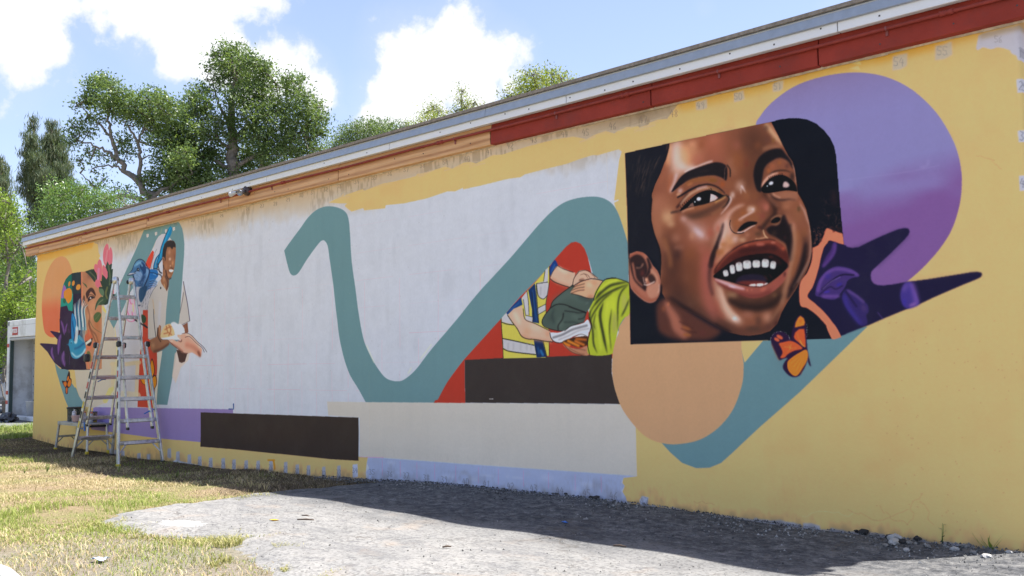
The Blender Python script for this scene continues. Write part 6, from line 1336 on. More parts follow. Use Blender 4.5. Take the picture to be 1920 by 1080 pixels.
cu=bpy.data.curves.new('sign_letters','FONT'); cu.body='PODS'; cu.size=.135; cu.extrude=.003; cu.offset=.0045; cu.align_x='CENTER'; cu.align_y='CENTER'; cu.space_character=.98
to=bpy.data.objects.new('tmp',cu); link(to); dg=bpy.context.evaluated_depsgraph_get(); dg.update(); me=bpy.data.meshes.new_from_object(to.evaluated_get(dg)); bpy.data.objects.remove(to)
me.transform(Matrix.Translation((X0+.555,Yf-.0155,Zt-.27))@Matrix.Rotation(R(90),4,'X')); me.materials.clear(); me.materials.append(mat('sign_white',(.85,.85,.85),.5)); lt=bpy.data.objects.new('sign_letters',me); link(lt,sg)
# bucket, sprayer, bag
bc=Vector((X0+.98,Yf+.30,Zb+.10)); o=empty('bucket',bc); tag(o,'white plastic bucket inside the storage container doorway','bucket'); q=MB(); q.lathe(bc,[(0,0),(.125,0),(.15,.34),(.157,.345),(.157,.36),(.145,.36),(.12,.02),(0,.02)],24); q.build('body',wp,o); q=MB(); q.tube([bc+Vector((.155*math.cos(a),-.155*abs(math.sin(a))*.5-.06,.30-.10*math.sin(a))) for a in np.linspace(0,math.pi,10)],.004,6); q.build('handle',ALU,o)
bc=Vector((X0+.84,Yf+.46,Zb+.10)); o=empty('pump_sprayer',bc); tag(o,'black pump sprayer standing behind the white bucket','sprayer'); q=MB(); q.lathe(bc,[(0,0),(.10,0),(.11,.03),(.11,.34),(.07,.42),(.04,.44),(.04,.50),(0,.50)],20); q.build('tank',BLK,o); q=MB(); q.tube([bc+Vector((0,0,.5)),bc+Vector((0,0,.60))],.012,8); q.bar(bc+Vector((-.09,0,.60)),bc+Vector((.09,0,.60)),.035,.03,bev=.008); q.build('pump_handle',BLK,o); q=MB(); q.tube([bc+Vector((.03,0,.46)),bc+Vector((.13,-.05,.5)),bc+Vector((.18,-.08,.3)),bc+Vector((.12,-.14,.05))],.010,6); q.build('hose',BLK,o)
def lump(name,c,s,mt,seed,label,cat,n=2,par=None,amp=.25):
    bm=bmesh.new(); bmesh.ops.create_icosphere(bm,subdivisions=n,radius=1); r=np.random.default_rng(seed); off=r.normal(0,5,3)
    for v in bm.verts:
        p=np.array(v.co); k=1+amp*np.sin(p@np.array([2.1,1.3,2.7])*1.6+off[0])*np.cos(p@np.array([-1.5,2.3,1.1])*1.9+off[1])+r.normal(0,amp*.25); v.co=Vector(p*k*np.array(s))
    me=bpy.data.meshes.new(name); bm.to_mesh(me); bm.free(); me.materials.append(mt); o=bpy.data.objects.new(name,me); link(o); o.location=c; o.rotation_euler=(0,0,r.uniform(0,6)); 
    if label: tag(o,label,cat)
    return o
lump('rubbish_bag',(X0+1.34,Yf-.36,.11),(.28,.17,.13),mat('black_plastic_bag',(.03,.03,.035),.3,bump=.6,bscale=18),5,'crumpled black plastic bag on the ground in front of the container','bag',3,amp=.3)
# ------------------------------------------------------------------ parked car, only its end shows at the left edge
cx,cy=-12.35,4.6
cd=np.array([.80,-.60]); cn=np.array([.60,.80])
def cw(l,w,z): return (cx+cd[0]*l+cn[0]*w,cy+cd[1]*l+cn[1]*w,z)
car=empty('parked_car',cw(0,0,0)); tag(car,'silver grey sedan parked behind the white storage container at the left edge','car')
CP=mat('silver_car_paint',(.30,.31,.33),.25,.6,var=.02,scale=1); GLS=mat('car_glass',(.02,.025,.03),.05,0,var=.02); TY=mat('tyre_rubber',(.025,.025,.025),.85)
prof=[(-2.3,.35),(-2.32,.62),(-2.2,.86),(-1.5,.98),(-.75,1.04),(-.1,1.40),(.35,1.46),(1.05,1.43),(1.65,1.12),(2.15,1.04),(2.28,.92),(2.3,.45),(2.2,.30),(1.75,.28),(-1.9,.28)]
q=MB(); n_=len(prof)
def wid(z): return .88 if z<1.0 else .88-(z-1.0)*.42
vs=[cw(l,-wid(z),z) for l,z in prof]+[cw(l,wid(z),z) for l,z in prof]
q.add(vs,[tuple(range(n_))[::-1],tuple(range(n_,2*n_))]+[(i,(i+1)%n_,n_+(i+1)%n_,n_+i) for i in range(n_)]); ob=q.build('body',CP,car); bv=ob.modifiers.new('bevel','BEVEL'); bv.width=.05; bv.segments=3
for sd_ in (-1,1):
    def sp(l,z): return cw(l,sd_*(wid(z)+.006),z)
    for pl in ([(-.62,1.06),(-.08,1.34),(.30,1.40),(.30,1.06)],[(.38,1.06),(.38,1.40),(.98,1.37),(1.42,1.10),(1.40,1.06)]):
        q=MB(); q.add([sp(l,z) for l,z in pl],[tuple(range(len(pl)))] if sd_>0 else [tuple(range(len(pl)))[::-1]]); o=q.build('side_window',GLS,car); md=o.modifiers.new('t','SOLIDIFY'); md.thickness=.008
    for l_ in (-1.42,1.42):
        q=MB(); c_=cw(l_,sd_*.80,.33); q.lathe(c_,[(0,-.10),(.24,-.10),(.33,-.08),(.335,0),(.33,.08),(.24,.10),(0,.10)],28,ax=[(cd[0],cd[1],0),(0,0,1),(cn[0],cn[1],0)]); w=q.build('wheel',TY,car); q=MB(); q.lathe(cw(l_,sd_*.905,.33),[(0,-.01),(.22,-.01),(.22,.01),(0,.012)],20,ax=[(cd[0],cd[1],0),(0,0,1),(cn[0],cn[1],0)]); o=q.build('hub_cap',ALU,w,inv=False)
for pl,nm in (([(-.72,1.06),(-.13,1.38)],'windscreen'),([(1.10,1.40),(1.60,1.14)],'rear_window')):
    q=MB(); (l0,z0_),(l1,z1_)=pl; q.add([cw(l0,-.74,z0_+.01),cw(l0,.74,z0_+.01),cw(l1,.64,z1_+.01),cw(l1,-.64,z1_+.01)],[(0,1,2,3)]); o=q.build(nm,GLS,car); md=o.modifiers.new('t','SOLIDIFY'); md.thickness=.008
q=MB(); q.box(cw(2.29,-.62,.86),(.06,.34,.14),[(cd[0],cd[1],0),(cn[0],cn[1],0),(0,0,1)],.01); q.build('tail_light',PR,car); q=MB(); q.box(cw(2.29,.62,.86),(.06,.34,.14),[(cd[0],cd[1],0),(cn[0],cn[1],0),(0,0,1)],.01); q.build('tail_light',PR,car)
# ------------------------------------------------------------------ small ground things
STW=mat('pale_limestone',(.40,.39,.37),.9,var=.15,scale=12,bump=.6,bscale=60); STG=mat('grey_stone',(.20,.19,.175),.95,var=.3,scale=14,bump=.6,bscale=60); STD=mat('dark_clod',(.035,.032,.030),.95,var=.4,scale=12,bump=.8,bscale=60)
def on(px,py,z=-3.95,dz=0): 
    p=gpt(px,py,z); return (p[0],p[1],float(gz(p[0],p[1]))+.028+dz)
lump('stone',on(1679,1014,-3.86,.02),(.050,.035,.028),STW,1,'pale rounded stone uppermost of the two white stones at the wall foot','stone',2)
lump('stone',on(1676,1024,-3.92,.015),(.058,.034,.022),STW,2,'flat pale stone just below the rounded one in the rubble','stone',2)
RKL=['large dark clod leftmost in the rubble at the wall foot', 'small dark clod just left of the large dark clod', 'dark clod immediately left of the pale rounded stone', 'biggest dark clod right of the pale rounded stone', 'dark clod furthest right in the rubble heap', 'grey rock between the two dark clods right of the white stones', 'grey rock left of the flat pale stone', 'white chip below and right of the flat pale stone', 'grey rock midway between the rubble heap and the grass tuft', 'pale rock just left of the grass tuft at the wall foot', 'grey rock in front of the grass tuft', 'pale rock right of the grass tuft on the sunlit edge', 'largest dark clod at the wall foot between numbers 45 and 46', 'small dark clod just left of the larger one by number 45', 'lone dark clod at the wall foot right of number 44', 'grey rock tucked against the wall behind the dark clods', 'grey rock against the wall left of the grass tuft', 'pale rock at the wall foot nearest the right edge']
for i,(px_,py_,s_,mt_) in enumerate(((1619,1003,.055,STD),(1606,1000,.035,STD),(1668,1012,.045,STD),(1690,1020,.055,STD),(1720,1016,.045,STD),(1705,1022,.04,STG),(1660,1024,.035,STG),(1700,1032,.035,STW),(1740,1028,.03,STG),(1790,1034,.04,STW),(1825,1040,.035,STG),(1850,1047,.045,STW),(1118,945,.05,STD),(1108,943,.03,STD),(1062,936,.03,STD),(1640,1008,.04,STG),(1808,1030,.035,STG),(1893,1042,.035,STW))):
    s_*=.72; o=lump('rock_fragment',on(px_,py_,-3.9,s_*.2),(s_,s_*.75,s_*.5),mt_,20+i,None,None,2); tag(o,RKL[i],'rock',group='rock fragments along the wall foot')
# loose chips (stuff)
r_=np.random.default_rng(9); n=5200; u=r_.random(n); x=9.8+u*8.4; y=-np.abs(r_.normal(0,.16+.10*(x>14),n))-.02; s_=np.exp(r_.normal(-5.25,.55,n)); s_=np.clip(s_,.002,.018)
base=np.array([[1,0,-.3],[-.5,.87,-.3],[-.5,-.87,-.3],[.2,.1,.8]]); rot=r_.uniform(0,6.28,n); cs,sn=np.cos(rot),np.sin(rot)
V=base[None]*s_[:,None,None]; Vx=V[...,0]*cs[:,None]-V[...,1]*sn[:,None]; Vy=V[...,0]*sn[:,None]+V[...,1]*cs[:,None]
P=np.stack([Vx+x[:,None],Vy+y[:,None],V[...,2]+(gz(x,y)+.030)[:,None]],2).reshape(-1,3); i=np.arange(n)[:,None]*4; Q=np.concatenate([i+np.array([[0,1,3]]),i+np.array([[1,2,3]]),i+np.array([[2,0,3]])],0)
gm=leafmat('chip_colours',(.04,.04,.042),(.11,.108,.10),(.34,.33,.31),0,.9,.1); ob=sheet('gravel',P,Q,gm); tag(ob,'loose gravel and crumbled mortar along the wall foot','gravel',kind='stuff')
# scattered pavement chips
n=2600; x=11+r_.random(n)*6.5; y=-r_.random(n)*5.5; ok=inpoly(x,y,poly); x,y=x[ok],y[ok]; n=len(x); s_=np.clip(np.exp(r_.normal(-5.6,.5,n)),.002,.010); rot=r_.uniform(0,6.28,n); cs,sn=np.cos(rot),np.sin(rot)
V=base[None]*s_[:,None,None]; Vx=V[...,0]*cs[:,None]-V[...,1]*sn[:,None]; Vy=V[...,0]*sn[:,None]+V[...,1]*cs[:,None]
P=np.stack([Vx+x[:,None],Vy+y[:,None],V[...,2]+(gz(x,y)+.031)[:,None]],2).reshape(-1,3); i=np.arange(n)[:,None]*4; Q=np.concatenate([i+np.array([[0,1,3]]),i+np.array([[1,2,3]]),i+np.array([[2,0,3]])],0)
ob=sheet('grit',P,Q,gm); tag(ob,'fine grit scattered over the old asphalt','grit',kind='stuff')
def leaf(name,c,s,mt,label,cat,rz=0,curl=.25,parts=None):
    q=MB(); L=s; rows=[(-1,.02),(-.6,.32),(0,.45),(.5,.30),(1,.02)]; vs=[];
    for a,w in rows: vs+=[(a*L,-w*L,curl*L*(w/.45)**2*.6+abs(a)*L*curl*.6),(a*L,0,abs(a)*L*curl*.5),(a*L,w*L,curl*L*(w/.45)**2*.6+abs(a)*L*curl*.4)]
    fs=[(i*3+j,i*3+j+1,i*3+j+4,i*3+j+3) for i in range(4) for j in range(2)]; q.add(vs,fs); o=q.build(name,mt); o.location=c; o.rotation_euler=(0,0,rz); md=o.modifiers.new('t','SOLIDIFY'); md.thickness=.0015; tag(o,label,cat); return o
leaf('fallen_leaf',on(514,981,-4.05,.004),.045,mat('yellow_leaf',(.72,.42,.03),.5),'single yellow fallen leaf on the pale asphalt','leaf',.5)
def rag(name,c,s,mt,label,cat,seed,h=.02):
    r=np.random.default_rng(seed); n=9; g=np.linspace(-1,1,n); X_,Y_=np.meshgrid(g,g); Z_=h*np.abs(noise2(X_*1.0,Y_,seed,2.6)); X_=X_*s[0]*(1+.15*noise2(X_,Y_,seed+1,2)); Y_=Y_*s[1]*(1+.2*noise2(X_,Y_,seed+2,2)); P=np.stack([X_.ravel(),Y_.ravel(),Z_.ravel()],1); I=(np.arange(n-1)[:,None]*n+np.arange(n-1)[None]).ravel(); o=sheet(name,P,np.stack([I,I+1,I+n+1,I+n],1),mt,smooth=True); o.location=c; o.rotation_euler=(0,0,r.uniform(0,3)); md=o.modifiers.new('t','SOLIDIFY'); md.thickness=.001; tag(o,label,cat)
rag('crumpled_wrapper',(*gpt(187,1058),.03),(.055,.03),mat('pale_blue_plastic',(.42,.55,.75),.35),'pale blue crumpled plastic wrapper lying in the dry grass','wrapper',3,.015)
rag('plastic_scrap',on(1059,982,-4.0,.004),(.035,.012),mat('bright_blue_plastic',(.05,.2,.6),.4),'bright blue plastic scrap in the shade on the asphalt','plastic scrap',4,.008)
STK=mat('twig_bark',(.10,.07,.05),.9,bump=.4)
for (px_,py_,l,a,lb_) in ((573,981,.07,.6,'short dark twig on the pale asphalt right of the yellow leaf'),(573,974,.04,.2,'tiny twig just behind the longer twig on the asphalt'),(838,1031,.03,1.0,'small dark twig on the sunlit asphalt below the shadow edge'),(1162,1030,.045,.3,'dark bark scrap on sunlit asphalt below the beige painted band')):
    c=np.array(on(px_,py_,-4.05,.006)); q=MB(); d=np.array((math.cos(a),math.sin(a),0))*l; q.tube([-d,np.array((0,.006,.004)),d],[.006,.007,.004],6); o=q.build('twig',STK); o.location=c; tag(o,lb_,'twig')
# weeds that stand up from the yard
WG=leafmat('weed_leaf',(.10,.16,.03),(.18,.28,.06),(.34,.44,.12),.4)
def weed(px_,py_,h,n,label,zft=-4.25,spread=.35,mt=None,grassy=False):
    p=gpt(px_,py_,zft); z=float(gz(p[0],p[1])); o=empty('weed',(p[0],p[1],z)); tag(o,label,'weed'); r=np.random.default_rng(int(px_)); q=MB(); lf=MB()
    for k in range(n):
        a=r.uniform(0,6.28); top=np.array((p[0]+math.cos(a)*h*spread*r.random(),p[1]+math.sin(a)*h*spread*r.random(),z+h*r.uniform(.6,1)))
        b=np.array((p[0],p[1],z)); mid=(b+top)/2+r.normal(0,.008,3)
        if grassy: 
            w=np.cross(top-b,(0,0,1));w=w/(np.linalg.norm(w)+1e-6)*.0035; lf.add([b-w,b+w,mid+w,mid-w,top],[(0,1,2,3),(3,2,4)]); continue
        q.tube([b,mid,top],[.003,.002,.001],5)
        for j in range(7):
            f=r.uniform(.25,1.0); c=b+(top-b)*f; d=r.normal(0,1,3); d[2]=abs(d[2])*.5; d/=np.linalg.norm(d); w=np.cross(d,(0,0,1)); w/=np.linalg.norm(w)+1e-6; L=h*r.uniform(.10,.22); lf.add([c,c+d*L*.5+w*L*.22,c+d*L,c+d*L*.5-w*L*.22],[(0,1,2,3)])
    if q.v: q.build('stem',WG,o)
    lf.build('leaves',mt or WG,o)
weed(46,886,.10,5,'small upright weed at the far left of the lawn');weed(88,884,.12,7,'leafy green weed left of the ladder feet in the sun');weed(222,882,.11,6,'broad leaved weed at the front foot of the ladder');weed(332,893,.12,4,'thin weed in the shade right of the ladder')
weed(1858,1033,.12,16,'grass tuft growing at the wall foot near the right edge',-3.92,1.1,None,True);weed(1766,1022,.16,2,'dry spindly weed beside the grass tuft at the wall foot',-3.9,.3,leafmat('dry_weed',(.16,.10,.05),(.24,.16,.08),(.3,.2,.1),.1))
for i,(px_,py_) in enumerate(((452,906),(470,912),(486,917),(497,920),(186,872))): weed(px_,py_,.10+.03*(i%2),9,('dry','straw','pale','short','lone')[i]+' grass tuft '+('behind the shadow edge left of the pavement tip','in the row along the shadow edge, second from left','in the row along the shadow edge, third from left','at the tip of the pavement on the shadow edge','between the platform and ladder in the shade')[i],-4.05,.6,bpy.data.materials['straw_blades'],True)
# kerb at the lower left corner
q=MB(); pts=[gpt(-60,1066),gpt(-20,1072),gpt(6,1082),gpt(18,1094),gpt(22,1115)]; 
for a,b_ in zip(pts[:-1],pts[1:]):
    q.bar((a[0],a[1],.01),(b_[0],b_[1],.01),.12,.08,bev=.02)
o=q.build('kerb_stone',mat('kerb_concrete',(.40,.39,.37),.85,bump=.4)); tag(o,'curved white concrete kerb at the near left corner of the lawn','kerb')
# ------------------------------------------------------------------ trees
BK=mat('oak_bark',(.17,.15,.13),.95,var=.35,scale=9,bump=.9,bscale=25); BKD=mat('dark_bark',(.09,.07,.055),.95,var=.3,scale=9,bump=.9,bscale=25)
OAK=leafmat('oak_leaves',(.045,.085,.028),(.095,.155,.050),(.19,.26,.095),.38,.42,.45)
OAKY=leafmat('yellow_green_leaves',(.09,.13,.02),(.20,.24,.035),(.40,.38,.05),.45,.4,.5)  # yellowish foliage of the young trees, their own colour
LIME=leafmat('lime_leaves',(.07,.13,.015),(.15,.24,.03),(.30,.40,.06),.5,.4,.5)
CAS=leafmat('casuarina_needles',(.045,.075,.045),(.085,.115,.065),(.16,.16,.09),.25,.6,.3)
MIDG=leafmat('mid_leaves',(.045,.10,.02),(.09,.18,.04),(.17,.28,.07),.38,.4,.6)
def tree(name,label,D,base,limbs,puffs,leafm,barkm,seed,lsize=.085,per=60,lpc=13,needle=False,twigs=3,group=None,trunk_r=.22,spread=.16):
    r=np.random.default_rng(seed); b=sight(*base); b=np.array([b[0],b[1],float(gz(b[0],b[1]))-.1])
    root=empty(name,b); tag(root,label,'tree',group)
    q=MB(); fw2=FW/np.linalg.norm(FW)
    for L in limbs:
        pts=[sight(p[0],p[1],D+(p[2] if len(p)>2 else 0)) for p in L['p']]
        if L.get('root'): pts=[b]+pts
        n=len(pts); r0,r1=L['r']
        # densify with wobble
        pp=[];rr=[]
        for i in range(n-1):
            for k in range(4):
                t_=k/4; pp.append(pts[i]*(1-t_)+pts[i+1]*t_+(r.normal(0,.035,3) if k else 0)); rr.append(r0+(r1-r0)*(i+t_)/(n-1))
        pp.append(pts[-1]);rr.append(r1); q.tube(pp,rr,7)
    tr=q.build('trunk',barkm,root)
    tips=[]; C_=[];q=MB()
    ends=[sight(p[0],p[1],D+(p[2] if len(p)>2 else 0)) for L in limbs for p in L['p'][1:]]+[b]
    ends=np.array(ends)
    leafc=[]
    for pf in puffs:
        px_,py_,rp=pf[0],pf[1],pf[2]; dd=pf[3] if len(pf)>3 else r.uniform(-.8,.8); den=pf[4] if len(pf)>4 else 1
        c=sight(px_,py_,D+dd); rad=rp/_CAM['f']*(D+dd)
        # feeder branch
        e=ends[np.argmin(((ends-c)**2).sum(1)+ 4*np.maximum(0,ends[:,2]-c[2])**2)]
        mid=(e+c)/2+r.normal(0,.12,3)-np.array([0,0,.1]); q.tube([e,mid,c],[.035,.022,.012],5)
        n=int(per*den*(rad/.6)**2); 
        v=r.normal(0,1,(n,3)); v/=np.linalg.norm(v,axis=1)[:,None]; rr_=rad*(.35+.65*r.random(n)**.5)*(1+.22*np.sin(v@np.array([3.1,2.3,1.7])*2+seed)); cl=c+v*rr_[:,None]*np.array([1,1,.85])
        for k in range(min(n,twigs*3)): q.tube([c,(c+cl[k])/2+r.normal(0,.05,3),cl[k]],[.012,.008,.004],4)
        leafc.append(cl)
    tag(q.build('branches',barkm,root),kind='stuff')
    cl=np.vstack(leafc); n=len(cl)*lpc; c=np.repeat(cl,lpc,0)+r.normal(0,spread,(n,3))*np.array([1,1,.8])
    a=r.normal(0,1,(n,3)); 
    if needle: a=a*np.array([.35,.35,.2])+np.array([0,0,-1.0])
    a/=np.linalg.norm(a,axis=1)[:,None]; w=np.cross(a,r.normal(0,1,(n,3))); w/=np.linalg.norm(w,axis=1)[:,None]+1e-9
    s=lsize*r.uniform(.6,1.35,n)[:,None]; asp=.10 if needle else .42
    P=np.stack([c-a*s*.5,c+w*s*asp*.5,c+a*s*.5,c-w*s*asp*.5],1).reshape(-1,3); i=np.arange(n)[:,None]*4; Q=i+np.array([[0,1,2,3]])
    sheet('crown',P,Q,leafm,root); return root
# spreading oak at the left
oakA=[dict(root=1,p=[(300,420),(290,388),(282,360)],r=(.26,.15)),dict(p=[(282,372),(262,345),(240,325),(222,300),(212,270),(205,240),(206,205),(215,180)],r=(.13,.02)),
 dict(p=[(222,300),(205,285),(180,275),(160,268),(145,262)],r=(.06,.012)),dict(p=[(262,345),(264,300),(258,265),(240,235),(225,225)],r=(.08,.015)),dict(p=[(258,265),(270,240),(290,220),(310,210)],r=(.05,.012)),
 dict(p=[(286,382),(258,372),(225,366),(205,372),(190,365),(170,345),(150,325)],r=(.09,.012)),dict(p=[(225,368),(200,385),(180,398),(160,405)],r=(.05,.012)),dict(p=[(212,265),(190,235),(165,215),(150,195)],r=(.05,.01)),dict(p=[(240,325),(222,312),(195,312),(170,320)],r=(.05,.01)),dict(p=[(283,365),(320,350),(345,330)],r=(.08,.02))]
pA=[(350,330,22,.6),(372,318,24,.4),(360,352,20,.2),(385,345,22,.3),(335,362,18,.2),(270,372,10),(180,160,22),(196,152,18),(205,170,26),(165,180,20),(150,195,14,None or .2,.7),(190,195,26),(225,185,26),(222,205,24),(250,200,24),(275,185,18),(290,180,20),(305,190,20),(300,210,26),(270,215,26),(245,225,20,.3,.7),(160,225,16,.1,.6),(145,240,18,.2,.8),(140,255,14,0,.7),(165,250,16,.2,.5),(185,232,18,0,.5),(320,215,24),(315,240,26),(285,240,24),(325,265,24),(300,265,24),(345,250,24),(230,262,20,.3,.6),(240,285,20,.2,.7),(215,300,14,0,.5),(165,285,16,.3,.6),(190,290,12,.1,.4),(130,270,12,0,.6),(150,300,14,0,.5),(175,315,12,0,.5),(195,335,12,0,.4),(175,350,12,.1,.5),(215,352,12,0,.4),(240,360,12,.2,.5),(270,340,16,.1,.5),(290,330,20),(310,300,26),(295,355,18),(330,320,28),(345,290,26),(320,345,22)]
tree('oak_tree','spreading oak with bare forking limbs rising over the left roof end','%'and 33,(300,720,33),oakA,pA,OAK,BK,101,per=100,lpc=12,lsize=.118,spread=.13)
oakB=[dict(root=1,p=[(440,420),(438,330),(434,300),(436,260),(434,215),(436,175),(440,140),(436,110)],r=(.30,.025)),dict(p=[(434,235),(415,205),(405,180),(400,150)],r=(.07,.012)),dict(p=[(436,262),(470,235),(500,215),(522,190),(520,160)],r=(.08,.012)),dict(p=[(500,215),(540,200),(560,175)],r=(.05,.01)),dict(p=[(437,290),(410,262),(395,225),(385,200)],r=(.07,.012)),dict(p=[(438,315),(480,290),(530,270),(570,255)],r=(.09,.014)),dict(p=[(492,330),(490,280),(505,240)],r=(.10,.02)),dict(p=[(438,320),(400,300),(370,290),(345,300)],r=(.08,.014)),dict(p=[(560,250),(590,220),(600,200)],r=(.04,.01))]
pB=[(425,95,20),(445,100,20),(405,105,16,0,.7),(395,130,14,0,.6),(465,110,20),(480,120,20),(450,125,24),(425,120,22),(410,150,18,0,.8),(400,170,16,0,.6),(440,150,26),(470,145,26),(495,130,18),(500,150,20),(470,175,28),(440,185,26),(500,180,26),(375,170,18),(385,190,20),(360,185,16),(350,195,16),(365,210,22),(345,215,18),(390,215,18),(540,145,16),(560,150,14),(530,165,16,0,.7),(550,175,20),(570,180,18),(535,195,22),(570,205,24),(590,200,18),(600,220,16),(590,235,22),(605,250,12),(560,230,28),(530,225,28),(500,215,28),(470,210,28),(440,220,20,0,.7),(415,225,20),(400,245,24),(370,245,26),(345,250,24),(340,275,26),(370,280,28),(400,280,22),(430,260,18,0,.6),(460,250,30),(490,255,30),(520,260,30),(550,265,28),(580,265,24),(600,280,14),(350,305,28),(380,310,28),(410,305,24),(450,290,26),(480,295,28),(510,290,28),(540,290,26),(565,285,22),(460,320,24),(430,330,20),(490,320,18),(330,330,24),(350,345,22),(390,335,24),(415,125,12),(330,200,10,0,.6)]
tree('oak_tree','tallest broad oak standing behind the middle of the roof line',34,(440,700,36),oakB,pB,OAK,BK,102,per=100,lpc=12,lsize=.118,spread=.13)
# low green trees along the roof
tree('roadside_tree','low mid green tree between the casuarinas and the roof end',29,(150,700,29),[dict(root=1,p=[(150,480),(140,420),(150,395)],r=(.12,.03)),dict(p=[(140,420),(200,395),(250,385)],r=(.05,.01)),dict(p=[(140,420),(110,400),(95,380)],r=(.05,.01))],
 [(110,365,22),(130,360,22),(150,365,24),(175,368,22),(200,372,20),(225,372,16),(250,380,14),(100,385,22),(125,390,26),(155,392,26),(185,390,24),(210,388,20),(95,410,24),(120,415,26),(150,412,24),(80,425,22),(100,440,22),(130,435,18),(60,440,18),(240,388,12),(60,470,26),(40,500,26),(60,530,26),(30,540,26),(50,580,30),(20,600,26),(60,620,26),(95,350,14)],MIDG,BK,103,lsize=.075,per=140,lpc=14)
tree('oak_tree','rounded dark oak showing above the roof right of the tallest oak',38,(690,700,38),[dict(root=1,p=[(690,330),(685,270),(680,245)],r=(.15,.03)),dict(p=[(685,270),(730,250),(750,240)],r=(.05,.01))],
 [(640,262,18),(655,248,18),(635,275,20),(670,240,16),(690,236,18),(710,238,16),(730,240,16),(750,242,14),(765,238,12),(670,262,22),(700,258,22),(730,258,20),(755,256,18),(625,285,16),(660,280,20),(690,278,20),(720,275,16)],OAK,BK,104,per=140)
tree('young_tree','thin yellow tinged tree tips above the roof left of centre',36,(850,700,36),[dict(root=1,p=[(850,330),(862,240),(866,205),(866,172)],r=(.10,.012)),dict(p=[(862,240),(820,230),(812,205)],r=(.04,.01)),dict(p=[(862,240),(885,210),(890,190)],r=(.04,.01))],
 [(866,172,10,0,.8),(864,188,12,0,.7),(872,200,14,0,.7),(885,195,12,0,.7),(895,205,10,0,.7),(860,212,14,0,.8),(885,215,12,0,.8),(812,200,12,0,.8),(800,212,12,0,.8),(822,210,12,0,.7),(810,222,14),(830,225,12),(790,228,12),(775,240,12),(850,225,14),(875,225,14),(845,235,14),(800,238,14),(905,210,8,0,.6)],OAKY,BK,105,lsize=.085,per=110)
tree('young_tree','bright yellow green treetop above the roof right of the cloud',27,(1010,700,27),[dict(root=1,p=[(1010,300),(1010,190),(1008,160)],r=(.10,.012)),dict(p=[(1010,190),(970,180),(955,185)],r=(.03,.01)),dict(p=[(1010,190),(1040,165),(1060,160)],r=(.03,.01))],
 [(985,150,14),(1000,140,14),(1015,145,14),(1035,140,14),(1050,145,12),(1065,152,10),(978,165,14),(1000,162,18),(1025,160,18),(1048,160,14),(1068,160,8),(1000,180,18),(1030,176,16),(975,180,14),(958,182,12),(945,190,8,0,.7),(962,190,12),(1045,172,12),(985,138,8,0,.7)],OAKY,BK,106,lsize=.08,per=150)
# casuarinas
def cas(label,D,base,spire,pf,seed):
    tree('casuarina_tree',label,D,base,[dict(root=1,p=spire,r=(.16,.02))],pf,CAS,BKD,seed,lsize=.26,per=130,lpc=16,needle=True,spread=.10,twigs=2,group=None)
cas('tall feathery casuarina with two spires at the left',42,(75,700,42),[(78,420),(75,330),(66,270),(60,225)],[(60,225,7,0,.9),(60,240,9,0,.9),(58,258,12),(62,275,14),(56,292,14),(68,300,16),(52,315,14),(66,325,18),(60,345,18,0,.8),(50,360,14,0,.7),(72,350,20),(66,375,18,0,.7),(85,370,18,0,.8),(45,335,12,0,.6),(75,395,20,0,.8),(60,410,16,0,.6),(85,330,16),(90,345,14)],201)
cas('broader casuarina immediately right of the twin spires',43,(100,700,43),[(98,420),(95,330),(95,260),(98,235)],[(96,232,8,0,.9),(100,248,12),(92,262,14),(108,265,14),(98,280,18),(114,285,14),(90,298,18),(110,305,18),(100,322,20),(122,310,12,0,.8),(90,340,20),(115,335,18),(104,358,18,0,.8),(125,340,12,0,.7),(120,365,14,0,.7),(95,385,18),(150,355,10,0,.7),(156,370,9,0,.8)],202)
cas('dark casuarina cut by the left edge of the picture',36,(-10,700,36),[(-8,480),(-6,400),(-5,330),(-4,300)],[(-4,300,10),(0,320,16),(-10,335,18),(6,345,14),(-6,360,20),(8,370,14),(-10,390,22),(12,395,16),(0,415,24),(18,425,18),(-10,440,26),(20,450,22),(5,470,26),(30,480,22),(-5,500,28),(25,510,26),(10,540,28),(40,540,24),(0,570,28),(35,575,26),(15,605,26),(48,500,18),(50,600,22),(60,560,20),(20,640,26),(55,640,22)],203)
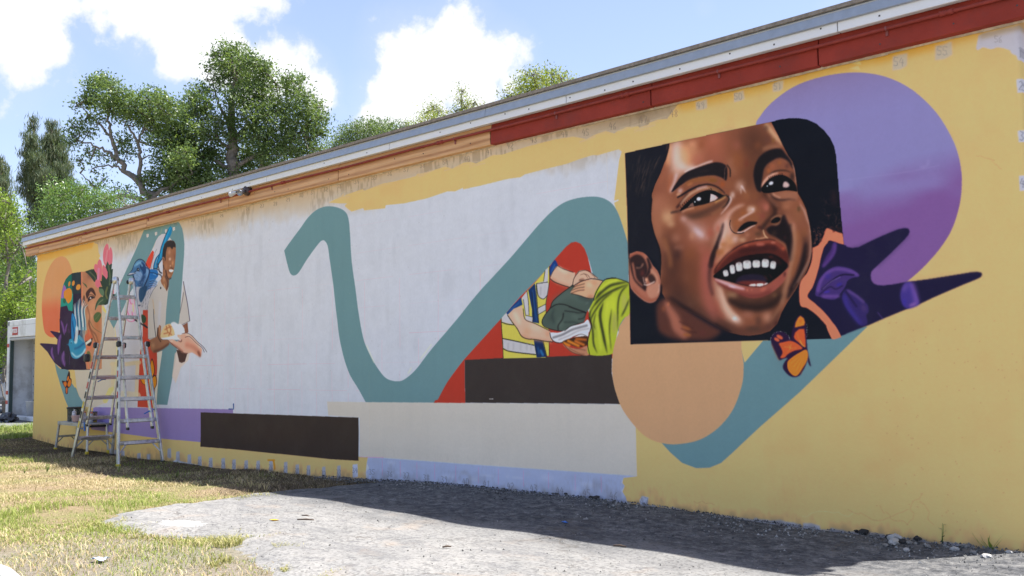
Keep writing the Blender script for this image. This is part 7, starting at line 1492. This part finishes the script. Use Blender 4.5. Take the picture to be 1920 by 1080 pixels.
# lime bushes by the container
tree('lime_tree','bright lime green leafy tree at the left edge above the container',27.5,(12,700,27.5),[dict(root=1,p=[(12,560),(14,480),(10,420)],r=(.07,.02)),dict(p=[(14,480),(40,460),(50,500)],r=(.03,.01)),dict(p=[(12,560),(40,560),(55,540)],r=(.03,.01))],
 [(2,370,12),(14,380,12),(22,400,12),(4,400,16),(26,425,12),(10,430,18),(30,445,10,0,.8),(2,455,16),(18,470,10,0,.7),(4,485,12,0,.7),(14,385,10),(34,410,8,0,.6)],LIME,BK,301,lsize=.095,per=170)
tree('lime_tree','bright lime green bush directly above the storage container roof',27,(30,700,27),[dict(root=1,p=[(30,650),(30,600),(34,560)],r=(.06,.02)),dict(p=[(30,600),(56,560),(58,520)],r=(.03,.01))],
 [(56,508,8),(46,522,8,0,.8),(60,525,8),(30,545,12),(44,545,12),(24,560,14),(38,562,14),(54,560,12),(62,575,12),(12,575,14),(28,580,16),(46,582,16),(60,592,12),(6,590,14),(20,598,16),(38,600,14),(2,610,14),(10,625,14),(0,650,14),(8,645,12),(-8,670,16),(6,610,12),(4,665,12)],LIME,BK,302,lsize=.095,per=170)
tree('roadside_tree','dense mid green tree behind the lime bushes at the left edge',31,(-30,700,31),[dict(root=1,p=[(-30,600),(-20,520)],r=(.15,.04))],
 [(0,520,20),(25,530,16),(-20,500,26),(10,560,24),(45,500,14),(55,480,12),(40,470,10,0,.7),(0,600,26),(30,610,24),(55,610,20),(-20,560,28),(-20,620,30),(10,640,26),(45,640,20),(20,670,26),(-10,680,28),(50,670,20),(60,690,20),(20,700,24)],MIDG,BK,303,lsize=.085,per=110)
# distant wood behind everything, reads as one mass
r=np.random.default_rng(77); n=52000; th=r.uniform(0,1,n); x=-95+th*150; y=44+14*np.sin(x*.09)+r.normal(0,3,n); hgt=(5.5+1.6*noise2(x,y*0,61,.12)); z=r.random(n)**.8*hgt
x=np.concatenate([x,-46+r.normal(0,3,24000)]); y=np.concatenate([y,r.uniform(-60,60,24000)]); z=np.concatenate([z,r.random(24000)**.8*6.5]); n=len(x)
c=np.stack([x,y,z],1); a=r.normal(0,1,(n,3)); a/=np.linalg.norm(a,axis=1)[:,None]; w=np.cross(a,r.normal(0,1,(n,3))); w/=np.linalg.norm(w,axis=1)[:,None]; s=.62*r.uniform(.5,1.3,n)[:,None]
P=np.stack([c-a*s*.5,c+w*s*.3,c+a*s*.5,c-w*s*.3],1).reshape(-1,3); Q=np.arange(n)[:,None]*4+np.array([[0,1,2,3]])
tag(sheet('far_woods',P,Q,MIDG),'distant line of green woods behind the yard','woods',kind='stuff')
